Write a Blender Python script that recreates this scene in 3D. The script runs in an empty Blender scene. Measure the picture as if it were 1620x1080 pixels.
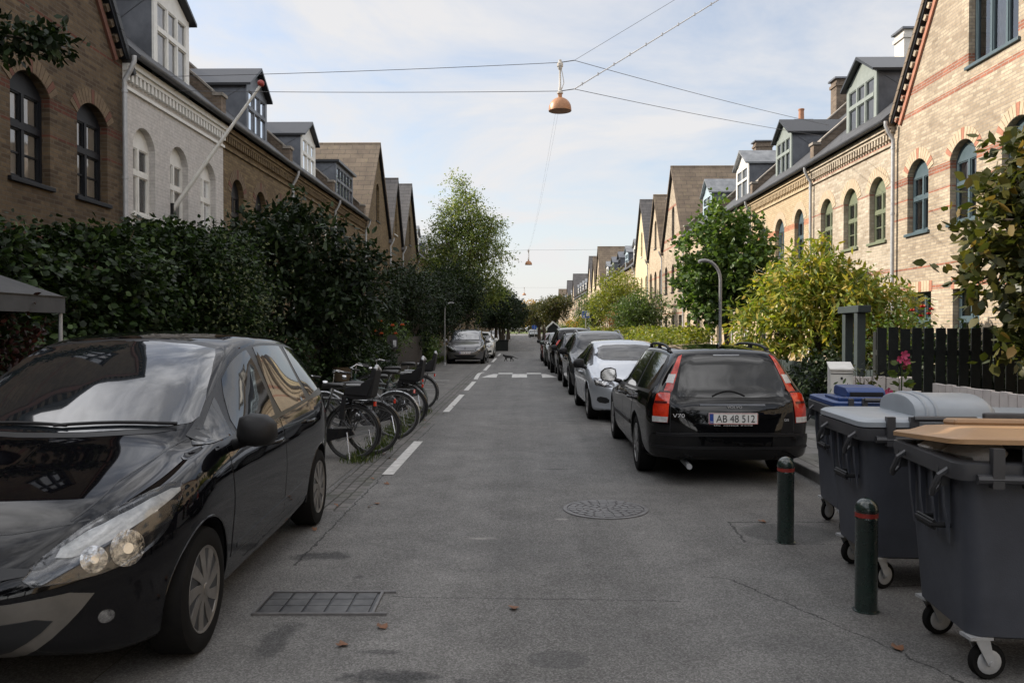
import bpy, bmesh, math, random
import numpy as np
from math import radians as R, sin, cos, pi, sqrt, atan2
from mathutils import Vector, Matrix
from mathutils.geometry import delaunay_2d_cdt
from mathutils.bvhtree import BVHTree

random.seed(7)
RNG = np.random.default_rng(7)
S = bpy.context.scene
COL = S.collection

# ------------------------------------------------------------------ camera, sky, sun, exposure
cam = bpy.data.cameras.new("camera")
cam.sensor_width = 36.0
cam.lens = 28.44
cam.clip_start = 0.05
cam.clip_end = 4000
cam_o = bpy.data.objects.new("camera", cam)
COL.objects.link(cam_o)
cam_o.location = (0, 0, 1.65)
cam_o.rotation_euler = (R(90 - 0.895), 0, R(0.806))
S.camera = cam_o

SUN_DIR = Vector((-1.0, 0.30, 0.62)).normalized()      # towards the sun
world = bpy.data.worlds.new("World")
S.world = world
world.use_nodes = True
wt = world.node_tree
wt.nodes.clear()
w_out = wt.nodes.new("ShaderNodeOutputWorld")
w_bg = wt.nodes.new("ShaderNodeBackground")
w_bg.inputs["Strength"].default_value = 0.105
sky = wt.nodes.new("ShaderNodeTexSky")
sky.sky_type = 'NISHITA'
sky.sun_disc = False
sky.sun_elevation = math.asin(SUN_DIR.z)
sky.sun_rotation = atan2(SUN_DIR.x, SUN_DIR.y)
sky.air_density = 1.0
sky.dust_density = 1.2
sky.ozone_density = 1.0
w_tc = wt.nodes.new("ShaderNodeTexCoord")
w_sep = wt.nodes.new("ShaderNodeSeparateXYZ")
wt.links.new(w_tc.outputs["Generated"], w_sep.inputs[0])
def wmath(op, a, b):
    n = wt.nodes.new("ShaderNodeMath"); n.operation = op
    for i, v in enumerate((a, b)):
        if isinstance(v, (int, float)): n.inputs[i].default_value = v
        else: wt.links.new(v, n.inputs[i])
    return n.outputs[0]
zz = wmath('ADD', wmath('MAXIMUM', w_sep.outputs["Z"], 0.0), 0.16)
w_comb = wt.nodes.new("ShaderNodeCombineXYZ")
wt.links.new(wmath('DIVIDE', w_sep.outputs["X"], zz), w_comb.inputs[0])
wt.links.new(wmath('DIVIDE', w_sep.outputs["Y"], zz), w_comb.inputs[1])
w_n = wt.nodes.new("ShaderNodeTexNoise")
w_n.inputs["Scale"].default_value = 1.15
w_n.inputs["Detail"].default_value = 9
w_n.inputs["Roughness"].default_value = 0.6
w_n.inputs["Distortion"].default_value = 0.5
wt.links.new(w_comb.outputs[0], w_n.inputs["Vector"])
w_r = wt.nodes.new("ShaderNodeValToRGB")
w_r.color_ramp.elements[0].position = 0.36
w_r.color_ramp.elements[0].color = (0.34, 0.34, 0.34, 1)
w_r.color_ramp.elements[1].position = 0.58
w_r.color_ramp.elements[1].color = (0.95, 0.95, 0.95, 1)
wt.links.new(w_n.outputs["Fac"], w_r.inputs[0])
w_mix = wt.nodes.new("ShaderNodeMixRGB")
# unseen cloud brightening added overhead and behind the camera for shade fill and reflections
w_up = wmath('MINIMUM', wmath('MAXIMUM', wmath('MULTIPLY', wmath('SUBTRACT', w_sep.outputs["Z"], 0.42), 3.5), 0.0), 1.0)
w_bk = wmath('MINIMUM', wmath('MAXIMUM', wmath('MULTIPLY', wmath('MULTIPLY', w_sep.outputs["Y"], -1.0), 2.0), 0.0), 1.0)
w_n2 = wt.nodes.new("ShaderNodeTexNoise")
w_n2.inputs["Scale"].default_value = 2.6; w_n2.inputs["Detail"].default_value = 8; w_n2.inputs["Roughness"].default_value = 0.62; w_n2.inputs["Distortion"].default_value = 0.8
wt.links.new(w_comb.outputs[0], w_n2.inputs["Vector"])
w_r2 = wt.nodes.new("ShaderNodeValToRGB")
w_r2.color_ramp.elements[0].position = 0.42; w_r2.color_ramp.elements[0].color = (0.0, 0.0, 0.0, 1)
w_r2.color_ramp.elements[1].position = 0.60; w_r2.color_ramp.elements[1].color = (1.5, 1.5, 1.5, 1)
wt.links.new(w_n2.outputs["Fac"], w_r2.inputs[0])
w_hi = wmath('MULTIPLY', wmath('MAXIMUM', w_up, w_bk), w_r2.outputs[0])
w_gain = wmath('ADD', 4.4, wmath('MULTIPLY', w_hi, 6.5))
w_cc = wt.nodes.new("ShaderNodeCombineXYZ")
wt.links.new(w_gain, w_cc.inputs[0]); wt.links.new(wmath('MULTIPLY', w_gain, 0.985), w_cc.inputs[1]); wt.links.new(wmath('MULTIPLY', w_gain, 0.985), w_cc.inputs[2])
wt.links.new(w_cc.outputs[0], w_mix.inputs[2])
low = wmath('SUBTRACT', 1.0, wmath('MULTIPLY', wmath('MAXIMUM', w_sep.outputs["Z"], 0.0), 3.2))   # thin cloud thickens towards the horizon
low = wmath('MULTIPLY', wmath('MAXIMUM', low, 0.0), 0.97)
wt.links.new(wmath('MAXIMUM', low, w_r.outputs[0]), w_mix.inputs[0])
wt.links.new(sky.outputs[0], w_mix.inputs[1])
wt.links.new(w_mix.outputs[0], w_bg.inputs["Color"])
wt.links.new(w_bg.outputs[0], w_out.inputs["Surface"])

sun = bpy.data.lights.new("sun", 'SUN')
sun.energy = 4.0
sun.angle = R(0.53)
sun.color = (1.0, 0.90, 0.78)
sun_o = bpy.data.objects.new("sun", sun)
COL.objects.link(sun_o)
sun_o.rotation_euler = (-SUN_DIR).to_track_quat('-Z', 'Y').to_euler()
sun_o.location = SUN_DIR * 60

S.view_settings.view_transform = 'Standard'
S.view_settings.look = 'None'
S.view_settings.exposure = 0.9
S.view_settings.gamma = 1.0
S.view_settings.use_curve_mapping = False
S.render.engine = 'CYCLES'
S.cycles.max_bounces = 6
S.cycles.transparent_max_bounces = 8
S.cycles.use_denoising = True

# ------------------------------------------------------------------ object helpers
def tag(o, label=None, cat=None, group=None, kind=None):
    if label: o["label"] = label
    if cat: o["category"] = cat
    if group: o["group"] = group
    if kind: o["kind"] = kind
    return o

def empty(name, loc=(0, 0, 0), rz=0.0, label=None, cat=None, group=None):
    o = bpy.data.objects.new(name, None)
    COL.objects.link(o)
    o.empty_display_size = 0.2
    o.location = loc
    o.rotation_euler = (0, 0, rz)
    return tag(o, label, cat, group)

def children_of(o):
    return [c for c in bpy.data.objects if c.parent is o]

def copy_tree(o, loc=None, rz=None, label=None, group=None, scale=None, kids=None):
    if kids is None:
        kids = {}
        for c in bpy.data.objects:
            if c.parent: kids.setdefault(c.parent.name, []).append(c)
    def rec(src, parent):
        c = src.copy(); COL.objects.link(c)
        if parent is not None: c.parent = parent
        for k in kids.get(src.name, []): rec(k, c)
        return c
    r = rec(o, None)
    if loc is not None: r.location = loc
    if rz is not None: r.rotation_euler = (0, 0, rz)
    if scale is not None: r.scale = scale if hasattr(scale, '__len__') else (scale,) * 3
    if label: r["label"] = label
    if group: r["group"] = group
    return r

class MB:
    """collects shapes; build() links them as ONE mesh object"""
    def __init__(self):
        self.v, self.f, self.m = [], [], []
    def add(self, vs, fs, mi=0):
        b = len(self.v)
        self.v += [tuple(p) for p in vs]
        self.f += [tuple(b + i for i in f) for f in fs]
        self.m += [mi] * len(fs)
        return self
    def box(self, x0, x1, y0, y1, z0, z1, mi=0):
        vs = [(x, y, z) for z in (z0, z1) for y in (y0, y1) for x in (x0, x1)]
        return self.add(vs, [(0, 2, 3, 1), (4, 5, 7, 6), (0, 1, 5, 4), (2, 6, 7, 3), (0, 4, 6, 2), (1, 3, 7, 5)], mi)
    def obox(self, c, ax, ay, az, mi=0):
        c, ax, ay, az = Vector(c), Vector(ax), Vector(ay), Vector(az)
        vs = [c + ax * i + ay * j + az * k for k in (-1, 1) for j in (-1, 1) for i in (-1, 1)]
        return self.add(vs, [(0, 2, 3, 1), (4, 5, 7, 6), (0, 1, 5, 4), (2, 6, 7, 3), (0, 4, 6, 2), (1, 3, 7, 5)], mi)
    def quad(self, a, b, c, d, mi=0):
        return self.add([a, b, c, d], [(0, 1, 2, 3)], mi)
    def poly(self, pts, mi=0):
        return self.add(pts, [tuple(range(len(pts)))], mi)
    def prism(self, pts, vec, mi=0, caps=True):
        """planar outline swept along vec"""
        n = len(pts); vec = Vector(vec)
        vs = [Vector(p) for p in pts] + [Vector(p) + vec for p in pts]
        fs = [(i, (i + 1) % n, n + (i + 1) % n, n + i) for i in range(n)]
        if caps: fs += [tuple(range(n))[::-1], tuple(range(n, 2 * n))]
        return self.add(vs, fs, mi)
    def tube(self, pts, r, seg=8, mi=0, closed=False, caps=True):
        pts = [Vector(p) for p in pts]; n = len(pts)
        rs = r if hasattr(r, '__len__') else [r] * n
        vs = []; up = None
        for i, p in enumerate(pts):
            if closed: t = pts[(i + 1) % n] - pts[i - 1]
            else: t = pts[min(i + 1, n - 1)] - pts[max(i - 1, 0)]
            t = t.normalized() if t.length > 1e-9 else Vector((0, 0, 1))
            if up is None:
                up = Vector((0, 0, 1)) if abs(t.z) < .9 else Vector((1, 0, 0))
            a = up - t * up.dot(t)
            if a.length < 1e-6: a = Vector((1, 0, 0)) - t * t.x
            a.normalize(); b = t.cross(a); up = a
            for k in range(seg):
                th = 2 * pi * k / seg
                vs.append(p + (a * cos(th) + b * sin(th)) * rs[i])
        fs = []
        for i in range(n if closed else n - 1):
            j = (i + 1) % n
            for k in range(seg):
                k2 = (k + 1) % seg
                fs.append((i * seg + k, i * seg + k2, j * seg + k2, j * seg + k))
        if caps and not closed:
            fs.append(tuple(range(seg))[::-1]); fs.append(tuple((n - 1) * seg + k for k in range(seg)))
        return self.add(vs, fs, mi)
    def lathe(self, prof, seg=24, c=(0, 0, 0), axis='z', mi=0):
        """prof: list of (r, h)"""
        vs = []
        for (r, h) in prof:
            for k in range(seg):
                t = 2 * pi * k / seg
                a, b = r * cos(t), r * sin(t)
                p = (a, b, h) if axis == 'z' else ((h, a, b) if axis == 'x' else (a, h, b))
                vs.append((p[0] + c[0], p[1] + c[1], p[2] + c[2]))
        fs = []
        for i in range(len(prof) - 1):
            for k in range(seg):
                k2 = (k + 1) % seg
                fs.append((i * seg + k, i * seg + k2, (i + 1) * seg + k2, (i + 1) * seg + k))
        if prof[0][0] > 1e-6: fs.append(tuple(range(seg))[::-1])
        if prof[-1][0] > 1e-6: fs.append(tuple((len(prof) - 1) * seg + k for k in range(seg)))
        return self.add(vs, fs, mi)
    def build(self, name, mats, parent=None, smooth=None, bevel=0, loc=None, weld=False):
        me = bpy.data.meshes.new(name)
        me.from_pydata(self.v, [], self.f)
        if not isinstance(mats, (list, tuple)): mats = [mats]
        for m in mats: me.materials.append(m)
        if len(mats) > 1: me.polygons.foreach_set("material_index", self.m)
        bm = bmesh.new(); bm.from_mesh(me)
        if weld: bmesh.ops.remove_doubles(bm, verts=bm.verts, dist=1e-4)
        bmesh.ops.recalc_face_normals(bm, faces=bm.faces)
        bm.to_mesh(me); bm.free()
        if smooth is not None:
            me.polygons.foreach_set("use_smooth", [True] * len(me.polygons))
            me.set_sharp_from_angle(angle=R(smooth))
        o = bpy.data.objects.new(name, me)
        COL.objects.link(o)
        if parent: o.parent = parent
        if loc: o.location = loc
        if bevel:
            b = o.modifiers.new("edge", 'BEVEL'); b.width = bevel; b.segments = 2; b.limit_method = 'ANGLE'; b.angle_limit = R(40)
            b.harden_normals = False
        return o

# ------------------------------------------------------------------ material helpers
def new_mat(name):
    m = bpy.data.materials.new(name); m.use_nodes = True
    nt = m.node_tree
    bs = nt.nodes["Principled BSDF"]
    return m, nt, bs

def node(nt, typ, **kw):
    n = nt.nodes.new(typ)
    for k, v in kw.items():
        if k in n.inputs: n.inputs[k].default_value = v
        else: setattr(n, k, v)
    return n

def nmath(nt, op, a, b=0.0, c=None, clamp=False):
    n = nt.nodes.new("ShaderNodeMath"); n.operation = op; n.use_clamp = clamp
    for i, v in enumerate((a, b) if c is None else (a, b, c)):
        if isinstance(v, (int, float)): n.inputs[i].default_value = v
        else: nt.links.new(v, n.inputs[i])
    return n.outputs[0]

def nmix(nt, fac, a, b, blend='MIX'):
    n = nt.nodes.new("ShaderNodeMixRGB"); n.blend_type = blend
    for i, v in enumerate((fac, a, b)):
        if isinstance(v, (int, float)): n.inputs[i].default_value = v
        elif isinstance(v, tuple): n.inputs[i].default_value = v if len(v) == 4 else v + (1,)
        else: nt.links.new(v, n.inputs[i])
    return n.outputs[0]

def nnoise(nt, vec, scale, detail=4, rough=.55, out="Fac"):
    n = node(nt, "ShaderNodeTexNoise", Scale=scale, Detail=detail, Roughness=rough)
    if vec is not None: nt.links.new(vec, n.inputs["Vector"])
    return n.outputs[out]

def nramp(nt, fac, stops, interp='LINEAR'):
    n = nt.nodes.new("ShaderNodeValToRGB"); cr = n.color_ramp; cr.interpolation = interp
    while len(cr.elements) < len(stops): cr.elements.new(0.5)
    for e, (p, c) in zip(cr.elements, stops):
        e.position = p
        e.color = (c, c, c, 1) if isinstance(c, (int, float)) else (tuple(c) + (1,))[:4]
    nt.links.new(fac, n.inputs[0])
    return n.outputs[0]

def nbump(nt, bs, h, strength=.3, dist=.01):
    n = node(nt, "ShaderNodeBump", Strength=strength, Distance=dist)
    nt.links.new(h, n.inputs["Height"]); nt.links.new(n.outputs[0], bs.inputs["Normal"])

def mat(name, col, rough=.6, metal=0, coat=0, spec=.5, col2=None, vs=4, bump=0, bs_=60, emit=0, rvar=0):
    m, nt, b = new_mat(name)
    b.inputs["Base Color"].default_value = tuple(col) + (1,)
    b.inputs["Roughness"].default_value = rough
    b.inputs["Metallic"].default_value = metal
    b.inputs["Coat Weight"].default_value = coat
    b.inputs["Coat Roughness"].default_value = .03
    b.inputs["Specular IOR Level"].default_value = spec
    tc = node(nt, "ShaderNodeTexCoord").outputs["Object"]
    if col2 is not None:
        f = nnoise(nt, tc, vs, 6, .65)
        f = nramp(nt, f, [(.32, 0.0), (.68, 1.0)])
        nt.links.new(nmix(nt, f, tuple(col), tuple(col2)), b.inputs["Base Color"])
    if rvar:
        f = nnoise(nt, tc, vs * 1.7, 5, .6)
        nt.links.new(nmath(nt, 'MULTIPLY_ADD', f, rvar, rough - rvar * .5), b.inputs["Roughness"])
    if bump:
        nbump(nt, b, nnoise(nt, tc, bs_, 4, .6), bump, .01)
    if emit:
        b.inputs["Emission Color"].default_value = tuple(col) + (1,); b.inputs["Emission Strength"].default_value = emit
    return m

def brick_mat(name, c1, c2, mortar, bands=(), bandcol=(.36, .13, .07), dirt=.35, painted=False, bw=.235, rh=.067, vz=False, rough=.85):
    m, nt, b = new_mat(name)
    tc = node(nt, "ShaderNodeTexCoord").outputs["Object"]
    sp = node(nt, "ShaderNodeSeparateXYZ"); nt.links.new(tc, sp.inputs[0])
    u = nmath(nt, 'ADD', sp.outputs[0], sp.outputs[1])
    cb = node(nt, "ShaderNodeCombineXYZ"); nt.links.new(u, cb.inputs[0]); nt.links.new(sp.outputs[2], cb.inputs[1])
    br = node(nt, "ShaderNodeTexBrick")
    br.offset = .5
    for k, v in (("Scale", 1.0), ("Brick Width", bw), ("Row Height", rh), ("Mortar Size", .0085), ("Mortar Smooth", .15), ("Bias", 0.0)):
        br.inputs[k].default_value = v
    nt.links.new(cb.outputs[0], br.inputs["Vector"])
    br.inputs["Mortar"].default_value = tuple(mortar) + (1,)
    br.inputs["Color1"].default_value = tuple(c1) + (1,); br.inputs["Color2"].default_value = tuple(c2) + (1,)
    col = br.outputs["Color"]
    if bands:
        rb = node(nt, "ShaderNodeTexBrick"); rb.offset = .5
        for k, v in (("Scale", 1.0), ("Brick Width", bw), ("Row Height", rh), ("Mortar Size", .0085), ("Mortar Smooth", .15), ("Bias", 0.0)):
            rb.inputs[k].default_value = v
        nt.links.new(cb.outputs[0], rb.inputs["Vector"])
        rb.inputs["Mortar"].default_value = tuple(mortar) + (1,)
        rb.inputs["Color1"].default_value = tuple(bandcol) + (1,)
        rb.inputs["Color2"].default_value = tuple(c * .72 for c in bandcol) + (1,)
        stops = [(0.0, 0.0)]
        for (z0, z1) in bands: stops += [(z0 / 14, 1.0), (z1 / 14, 0.0)]
        f = nramp(nt, nmath(nt, 'DIVIDE', sp.outputs[2], 14.0), stops, 'CONSTANT')
        col = nmix(nt, f, col, rb.outputs["Color"])
    # weathering: big blotches and streaks
    big = nramp(nt, nnoise(nt, tc, .7, 6, .65), [(.3, 1.0), (.72, 1.0 - dirt)])
    col = nmix(nt, 1.0, col, big, 'MULTIPLY')
    fine = nramp(nt, nnoise(nt, tc, 9, 3, .6), [(.25, .78), (.75, 1.15)])
    col = nmix(nt, 1.0, col, fine, 'MULTIPLY')
    nt.links.new(col, b.inputs["Base Color"])
    b.inputs["Roughness"].default_value = rough
    b.inputs["Specular IOR Level"].default_value = .25
    nbump(nt, b, nmath(nt, 'ADD', nmath(nt, 'MULTIPLY', br.outputs["Fac"], -1.0), nmath(nt, 'MULTIPLY', nnoise(nt, tc, 40, 3), .5)), .5 if not painted else .35, .012)
    return m

def slate_mat(name, c1, c2, gap, w=.3, h=.22, slope_axis=False, rough=.6, blotch=.3, moss=None):
    m, nt, b = new_mat(name)
    tc = node(nt, "ShaderNodeTexCoord").outputs["Object"]
    sp = node(nt, "ShaderNodeSeparateXYZ"); nt.links.new(tc, sp.inputs[0])
    cb = node(nt, "ShaderNodeCombineXYZ")
    nt.links.new(sp.outputs[1] if slope_axis else sp.outputs[0], cb.inputs[0])
    nt.links.new(sp.outputs[2], cb.inputs[1])
    br = node(nt, "ShaderNodeTexBrick"); br.offset = .5
    for k, v in (("Scale", 1.0), ("Brick Width", w), ("Row Height", h), ("Mortar Size", .012), ("Mortar Smooth", .3), ("Bias", 0.0)):
        br.inputs[k].default_value = v
    br.inputs["Color1"].default_value = tuple(c1) + (1,); br.inputs["Color2"].default_value = tuple(c2) + (1,); br.inputs["Mortar"].default_value = tuple(gap) + (1,)
    nt.links.new(cb.outputs[0], br.inputs["Vector"])
    col = nmix(nt, 1.0, br.outputs["Color"], nramp(nt, nnoise(nt, tc, 1.3, 5, .65), [(.3, 1.1), (.7, 1 - blotch)]), 'MULTIPLY')
    if moss:
        col = nmix(nt, nramp(nt, nnoise(nt, tc, 3.5, 5, .7), [(.58, 0.0), (.7, .6)]), col, moss)
    nt.links.new(col, b.inputs["Base Color"]); b.inputs["Roughness"].default_value = rough
    nbump(nt, b, nmath(nt, 'MULTIPLY', br.outputs["Fac"], -1.0), .5, .02)
    return m

M = {}
M['zinc'] = mat('zinc_sheet', (.17, .18, .20), .45, .55, col2=(.085, .092, .105), vs=1.5, rvar=.25)
M['zinc_light'] = mat('zinc_light', (.30, .31, .32), .45, .6, col2=(.16, .17, .18), vs=3, rvar=.2)
M['black_trim'] = mat('black_trim', (.012, .013, .015), .35)
M['white_paint'] = mat('white_paint', (.72, .71, .67), .45, col2=(.6, .59, .55), vs=6)
M['blue_paint'] = mat('blue_grey_paint', (.055, .085, .10), .4, col2=(.075, .11, .125), vs=5)
M['green_paint'] = mat('sage_green_paint', (.17, .19, .12), .45, col2=(.13, .15, .095), vs=5)
M['dark_paint'] = mat('dark_frame_paint', (.007, .008, .011), .45, spec=.25, col2=(.012, .013, .016), vs=5)
M['pale_blue'] = mat('pale_blue_paint', (.36, .45, .50), .5, col2=(.30, .38, .43), vs=5)
M['grey_paint'] = mat('grey_green_paint', (.24, .27, .25), .45, col2=(.19, .22, .2), vs=5)
M['room'] = mat('dark_room', (.02, .018, .016), .9)
M['curtain'] = mat('white_curtain', (.80, .79, .78), .9, col2=(.68, .67, .66), vs=9)
M['blind'] = mat('grey_blind', (.33, .32, .31), .9, col2=(.27, .26, .25), vs=9)
M['coping'] = mat('coping_mortar', (.34, .30, .26), .9, col2=(.16, .15, .13), vs=2.5, bump=.4, bs_=25)
M['render_white'] = mat('whitewashed_render', (.66, .63, .58), .85, col2=(.45, .42, .38), vs=1.2, bump=.25, bs_=30)
M['terracotta'] = mat('terracotta', (.36, .17, .09), .75, col2=(.26, .12, .07), vs=6)
M['galv'] = mat('galvanised_steel', (.44, .45, .46), .5, .35, col2=(.33, .34, .35), vs=12, rvar=.2)
M['steel'] = mat('bright_steel', (.55, .55, .56), .22, 1.0)
M['black_metal'] = mat('black_metal', (.012, .012, .013), .38, 0, .2)
M['rubber'] = mat('rubber', (.007, .007, .007), .85, spec=.12, col2=(.011, .0105, .01), vs=14)
M['black_plastic'] = mat('black_plastic', (.012, .012, .013), .5, spec=.25)

def glass_mat(name, tint=(.02, .024, .028), rough=.03, trans=.92):
    """window pane: reflects the street and sky, lets a dim room show through"""
    m, nt, b = new_mat(name)
    out = nt.nodes["Material Output"]
    nt.nodes.remove(b)
    tr = node(nt, "ShaderNodeBsdfTransparent", Color=(trans, trans * 1.01, trans * 1.02, 1))
    gl = node(nt, "ShaderNodeBsdfGlossy", Roughness=rough, Color=(.95, .97, 1, 1))
    tc = node(nt, "ShaderNodeTexCoord").outputs["Object"]
    bp = node(nt, "ShaderNodeBump", Strength=.06, Distance=.02)
    nt.links.new(nnoise(nt, tc, 1.6, 2), bp.inputs["Height"]); nt.links.new(bp.outputs[0], gl.inputs["Normal"])
    fr = node(nt, "ShaderNodeFresnel", IOR=2.5)
    mx = node(nt, "ShaderNodeMixShader")
    nt.links.new(fr.outputs[0], mx.inputs[0]); nt.links.new(tr.outputs[0], mx.inputs[1]); nt.links.new(gl.outputs[0], mx.inputs[2])
    nt.links.new(mx.outputs[0], out.inputs["Surface"])
    return m
M['pane'] = glass_mat('window_pane')
M['pane_far'] = mat('dark_pane', (.035, .04, .045), .06, spec=.9)
# ------------------------------------------------------------------ ground, road, kerbs, markings
def sheet(name, x0, x1, y0, y1, z, m, kind='structure', nx=1, ny=1, zf=None):
    mb = MB(); vs = []; fs = []
    for j in range(ny + 1):
        for i in range(nx + 1):
            x = x0 + (x1 - x0) * i / nx; y = y0 + (y1 - y0) * j / ny
            vs.append((x, y, z + (zf(x, y) if zf else 0)))
    for j in range(ny):
        for i in range(nx):
            a = j * (nx + 1) + i
            fs.append((a, a + 1, a + nx + 2, a + nx + 1))
    mb.add(vs, fs)
    o = mb.build(name, m, smooth=60 if zf else None)
    o["kind"] = kind
    return o

def asphalt(name, base, base2, stains=(), lines=(), speck=.28):
    m, nt, b = new_mat(name)
    geo = node(nt, "ShaderNodeNewGeometry").outputs["Position"]
    sp = node(nt, "ShaderNodeSeparateXYZ"); nt.links.new(geo, sp.inputs[0])
    col = nmix(nt, nramp(nt, nnoise(nt, geo, .55, 7, .62), [(.3, 0.0), (.7, 1.0)]), base, base2)
    st = nramp(nt, nnoise(nt, geo, 2.3, 6, .7), [(.35, .82), (.65, 1.14)])
    col = nmix(nt, 1.0, col, st, 'MULTIPLY')
    vor = node(nt, "ShaderNodeTexVoronoi", Scale=120.0); nt.links.new(geo, vor.inputs["Vector"])
    spk = nramp(nt, vor.outputs["Color"], [(.1, 1 - speck), (.55, 1.0), (.9, 1 + speck * 1.5)])
    col = nmix(nt, 1.0, col, spk, 'MULTIPLY')
    mp = node(nt, "ShaderNodeMapping"); mp.inputs["Scale"].default_value = (1.5, .06, 1); nt.links.new(geo, mp.inputs["Vector"])
    col = nmix(nt, 1.0, col, nramp(nt, nnoise(nt, mp.outputs[0], 1.0, 4, .6), [(.35, .8), (.65, 1.12)]), 'MULTIPLY')     # wheel-worn lanes
    fn = nramp(nt, nnoise(nt, geo, 210, 2, .6), [(.3, .7), (.7, 1.3)])
    col = nmix(nt, 1.0, col, fn, 'MULTIPLY')
    wob = nnoise(nt, geo, 3.2, 5, .7)
    for (x, y, rx, ry, k, c) in stains:
        dx = nmath(nt, 'DIVIDE', nmath(nt, 'SUBTRACT', sp.outputs[0], x), rx)
        dy = nmath(nt, 'DIVIDE', nmath(nt, 'SUBTRACT', sp.outputs[1], y), ry)
        d = nmath(nt, 'SQRT', nmath(nt, 'ADD', nmath(nt, 'MULTIPLY', dx, dx), nmath(nt, 'MULTIPLY', dy, dy)))
        d = nmath(nt, 'ADD', d, nmath(nt, 'MULTIPLY', nmath(nt, 'SUBTRACT', wob, .5), 3.2 if k > 0 else .35))
        f = nramp(nt, d, [(.5 if k > 0 else .8, abs(k)), (1.05 if k > 0 else .98, 0.0)])
        col = nmix(nt, f, col, c)
    wob2 = nnoise(nt, geo, 6.0, 5, .75)
    for (ax, ay, bx, by, w) in lines:      # cracks and seams
        L = sqrt((bx - ax) ** 2 + (by - ay) ** 2); ux, uy = (bx - ax) / L, (by - ay) / L
        px = nmath(nt, 'SUBTRACT', sp.outputs[0], ax); py = nmath(nt, 'SUBTRACT', sp.outputs[1], ay)
        t = nmath(nt, 'ADD', nmath(nt, 'MULTIPLY', px, ux), nmath(nt, 'MULTIPLY', py, uy))
        s = nmath(nt, 'ADD', nmath(nt, 'MULTIPLY', px, -uy), nmath(nt, 'MULTIPLY', py, ux))
        s = nmath(nt, 'ABSOLUTE', nmath(nt, 'ADD', s, nmath(nt, 'MULTIPLY', nmath(nt, 'SUBTRACT', wob2, .5), .12)))
        f = nmath(nt, 'MULTIPLY', nmath(nt, 'LESS_THAN', s, nmath(nt, 'MULTIPLY', wob2, w * 2)), nmath(nt, 'MULTIPLY', nmath(nt, 'GREATER_THAN', t, 0.0), nmath(nt, 'LESS_THAN', t, L)))
        col = nmix(nt, nmath(nt, 'MULTIPLY', f, .8), col, (.012, .012, .012))
    nt.links.new(col, b.inputs["Base Color"])
    nt.links.new(nramp(nt, vor.outputs["Color"], [(.2, .95), (.8, .62)]), b.inputs["Roughness"])
    b.inputs["Specular IOR Level"].default_value = .4
    nbump(nt, b, nmath(nt, 'ADD', vor.outputs["Distance"], nnoise(nt, geo, 130, 3, .7)), .4, .005)
    return m

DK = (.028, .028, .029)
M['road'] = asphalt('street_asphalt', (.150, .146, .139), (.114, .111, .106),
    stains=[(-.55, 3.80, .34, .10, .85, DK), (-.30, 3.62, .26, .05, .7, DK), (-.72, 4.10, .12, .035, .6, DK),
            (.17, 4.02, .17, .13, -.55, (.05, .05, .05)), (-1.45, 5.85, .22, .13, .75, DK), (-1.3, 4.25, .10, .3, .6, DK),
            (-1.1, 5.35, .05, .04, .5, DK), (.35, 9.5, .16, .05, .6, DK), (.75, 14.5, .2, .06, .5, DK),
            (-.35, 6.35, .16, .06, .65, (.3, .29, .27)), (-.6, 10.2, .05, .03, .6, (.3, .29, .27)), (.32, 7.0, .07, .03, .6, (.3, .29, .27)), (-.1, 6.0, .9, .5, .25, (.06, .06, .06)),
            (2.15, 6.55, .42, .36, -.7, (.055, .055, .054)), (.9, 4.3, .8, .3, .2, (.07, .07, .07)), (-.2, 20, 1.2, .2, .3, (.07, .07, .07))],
    lines=[(-.82, 4.95, .95, 4.90, .005), (1.75, 6.92, 2.62, 6.92, .012), (1.72, 6.25, 1.76, 6.92, .010), (1.72, 6.22, 2.62, 6.2, .006),
           (1.9, 4.2, 1.35, 5.35, .006), (1.9, 4.2, 2.25, 3.2, .006), (1.35, 5.35, 1.2, 5.38, .004), (-1.6, 5.6, -1.55, 14.0, .008), (2.2, 5.2, 3.2, 5.25, .006)])
M['apron'] = asphalt('worn_bay_asphalt', (.15, .142, .13), (.11, .105, .097), stains=[(-3.0, 14.5, .5, .3, .4, (.06, .06, .06)), (-2.9, 26, .8, .3, .4, (.06, .06, .06))],
    lines=[(-4.0, 20.9, -2.3, 21.0, .02), (-4.0, 23.2, -2.3, 23.3, .02)])
M['paint_line'] = mat('road_paint', (.62, .61, .58), .7, col2=(.38, .37, .355), vs=9, bump=.3, bs_=90)
M['paint_worn'] = mat('worn_road_paint', (.36, .35, .33), .8, col2=(.17, .165, .16), vs=12)
M['kerb'] = mat('kerb_stone', (.22, .215, .205), .85, col2=(.14, .135, .13), vs=5, bump=.4, bs_=40)

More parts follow.
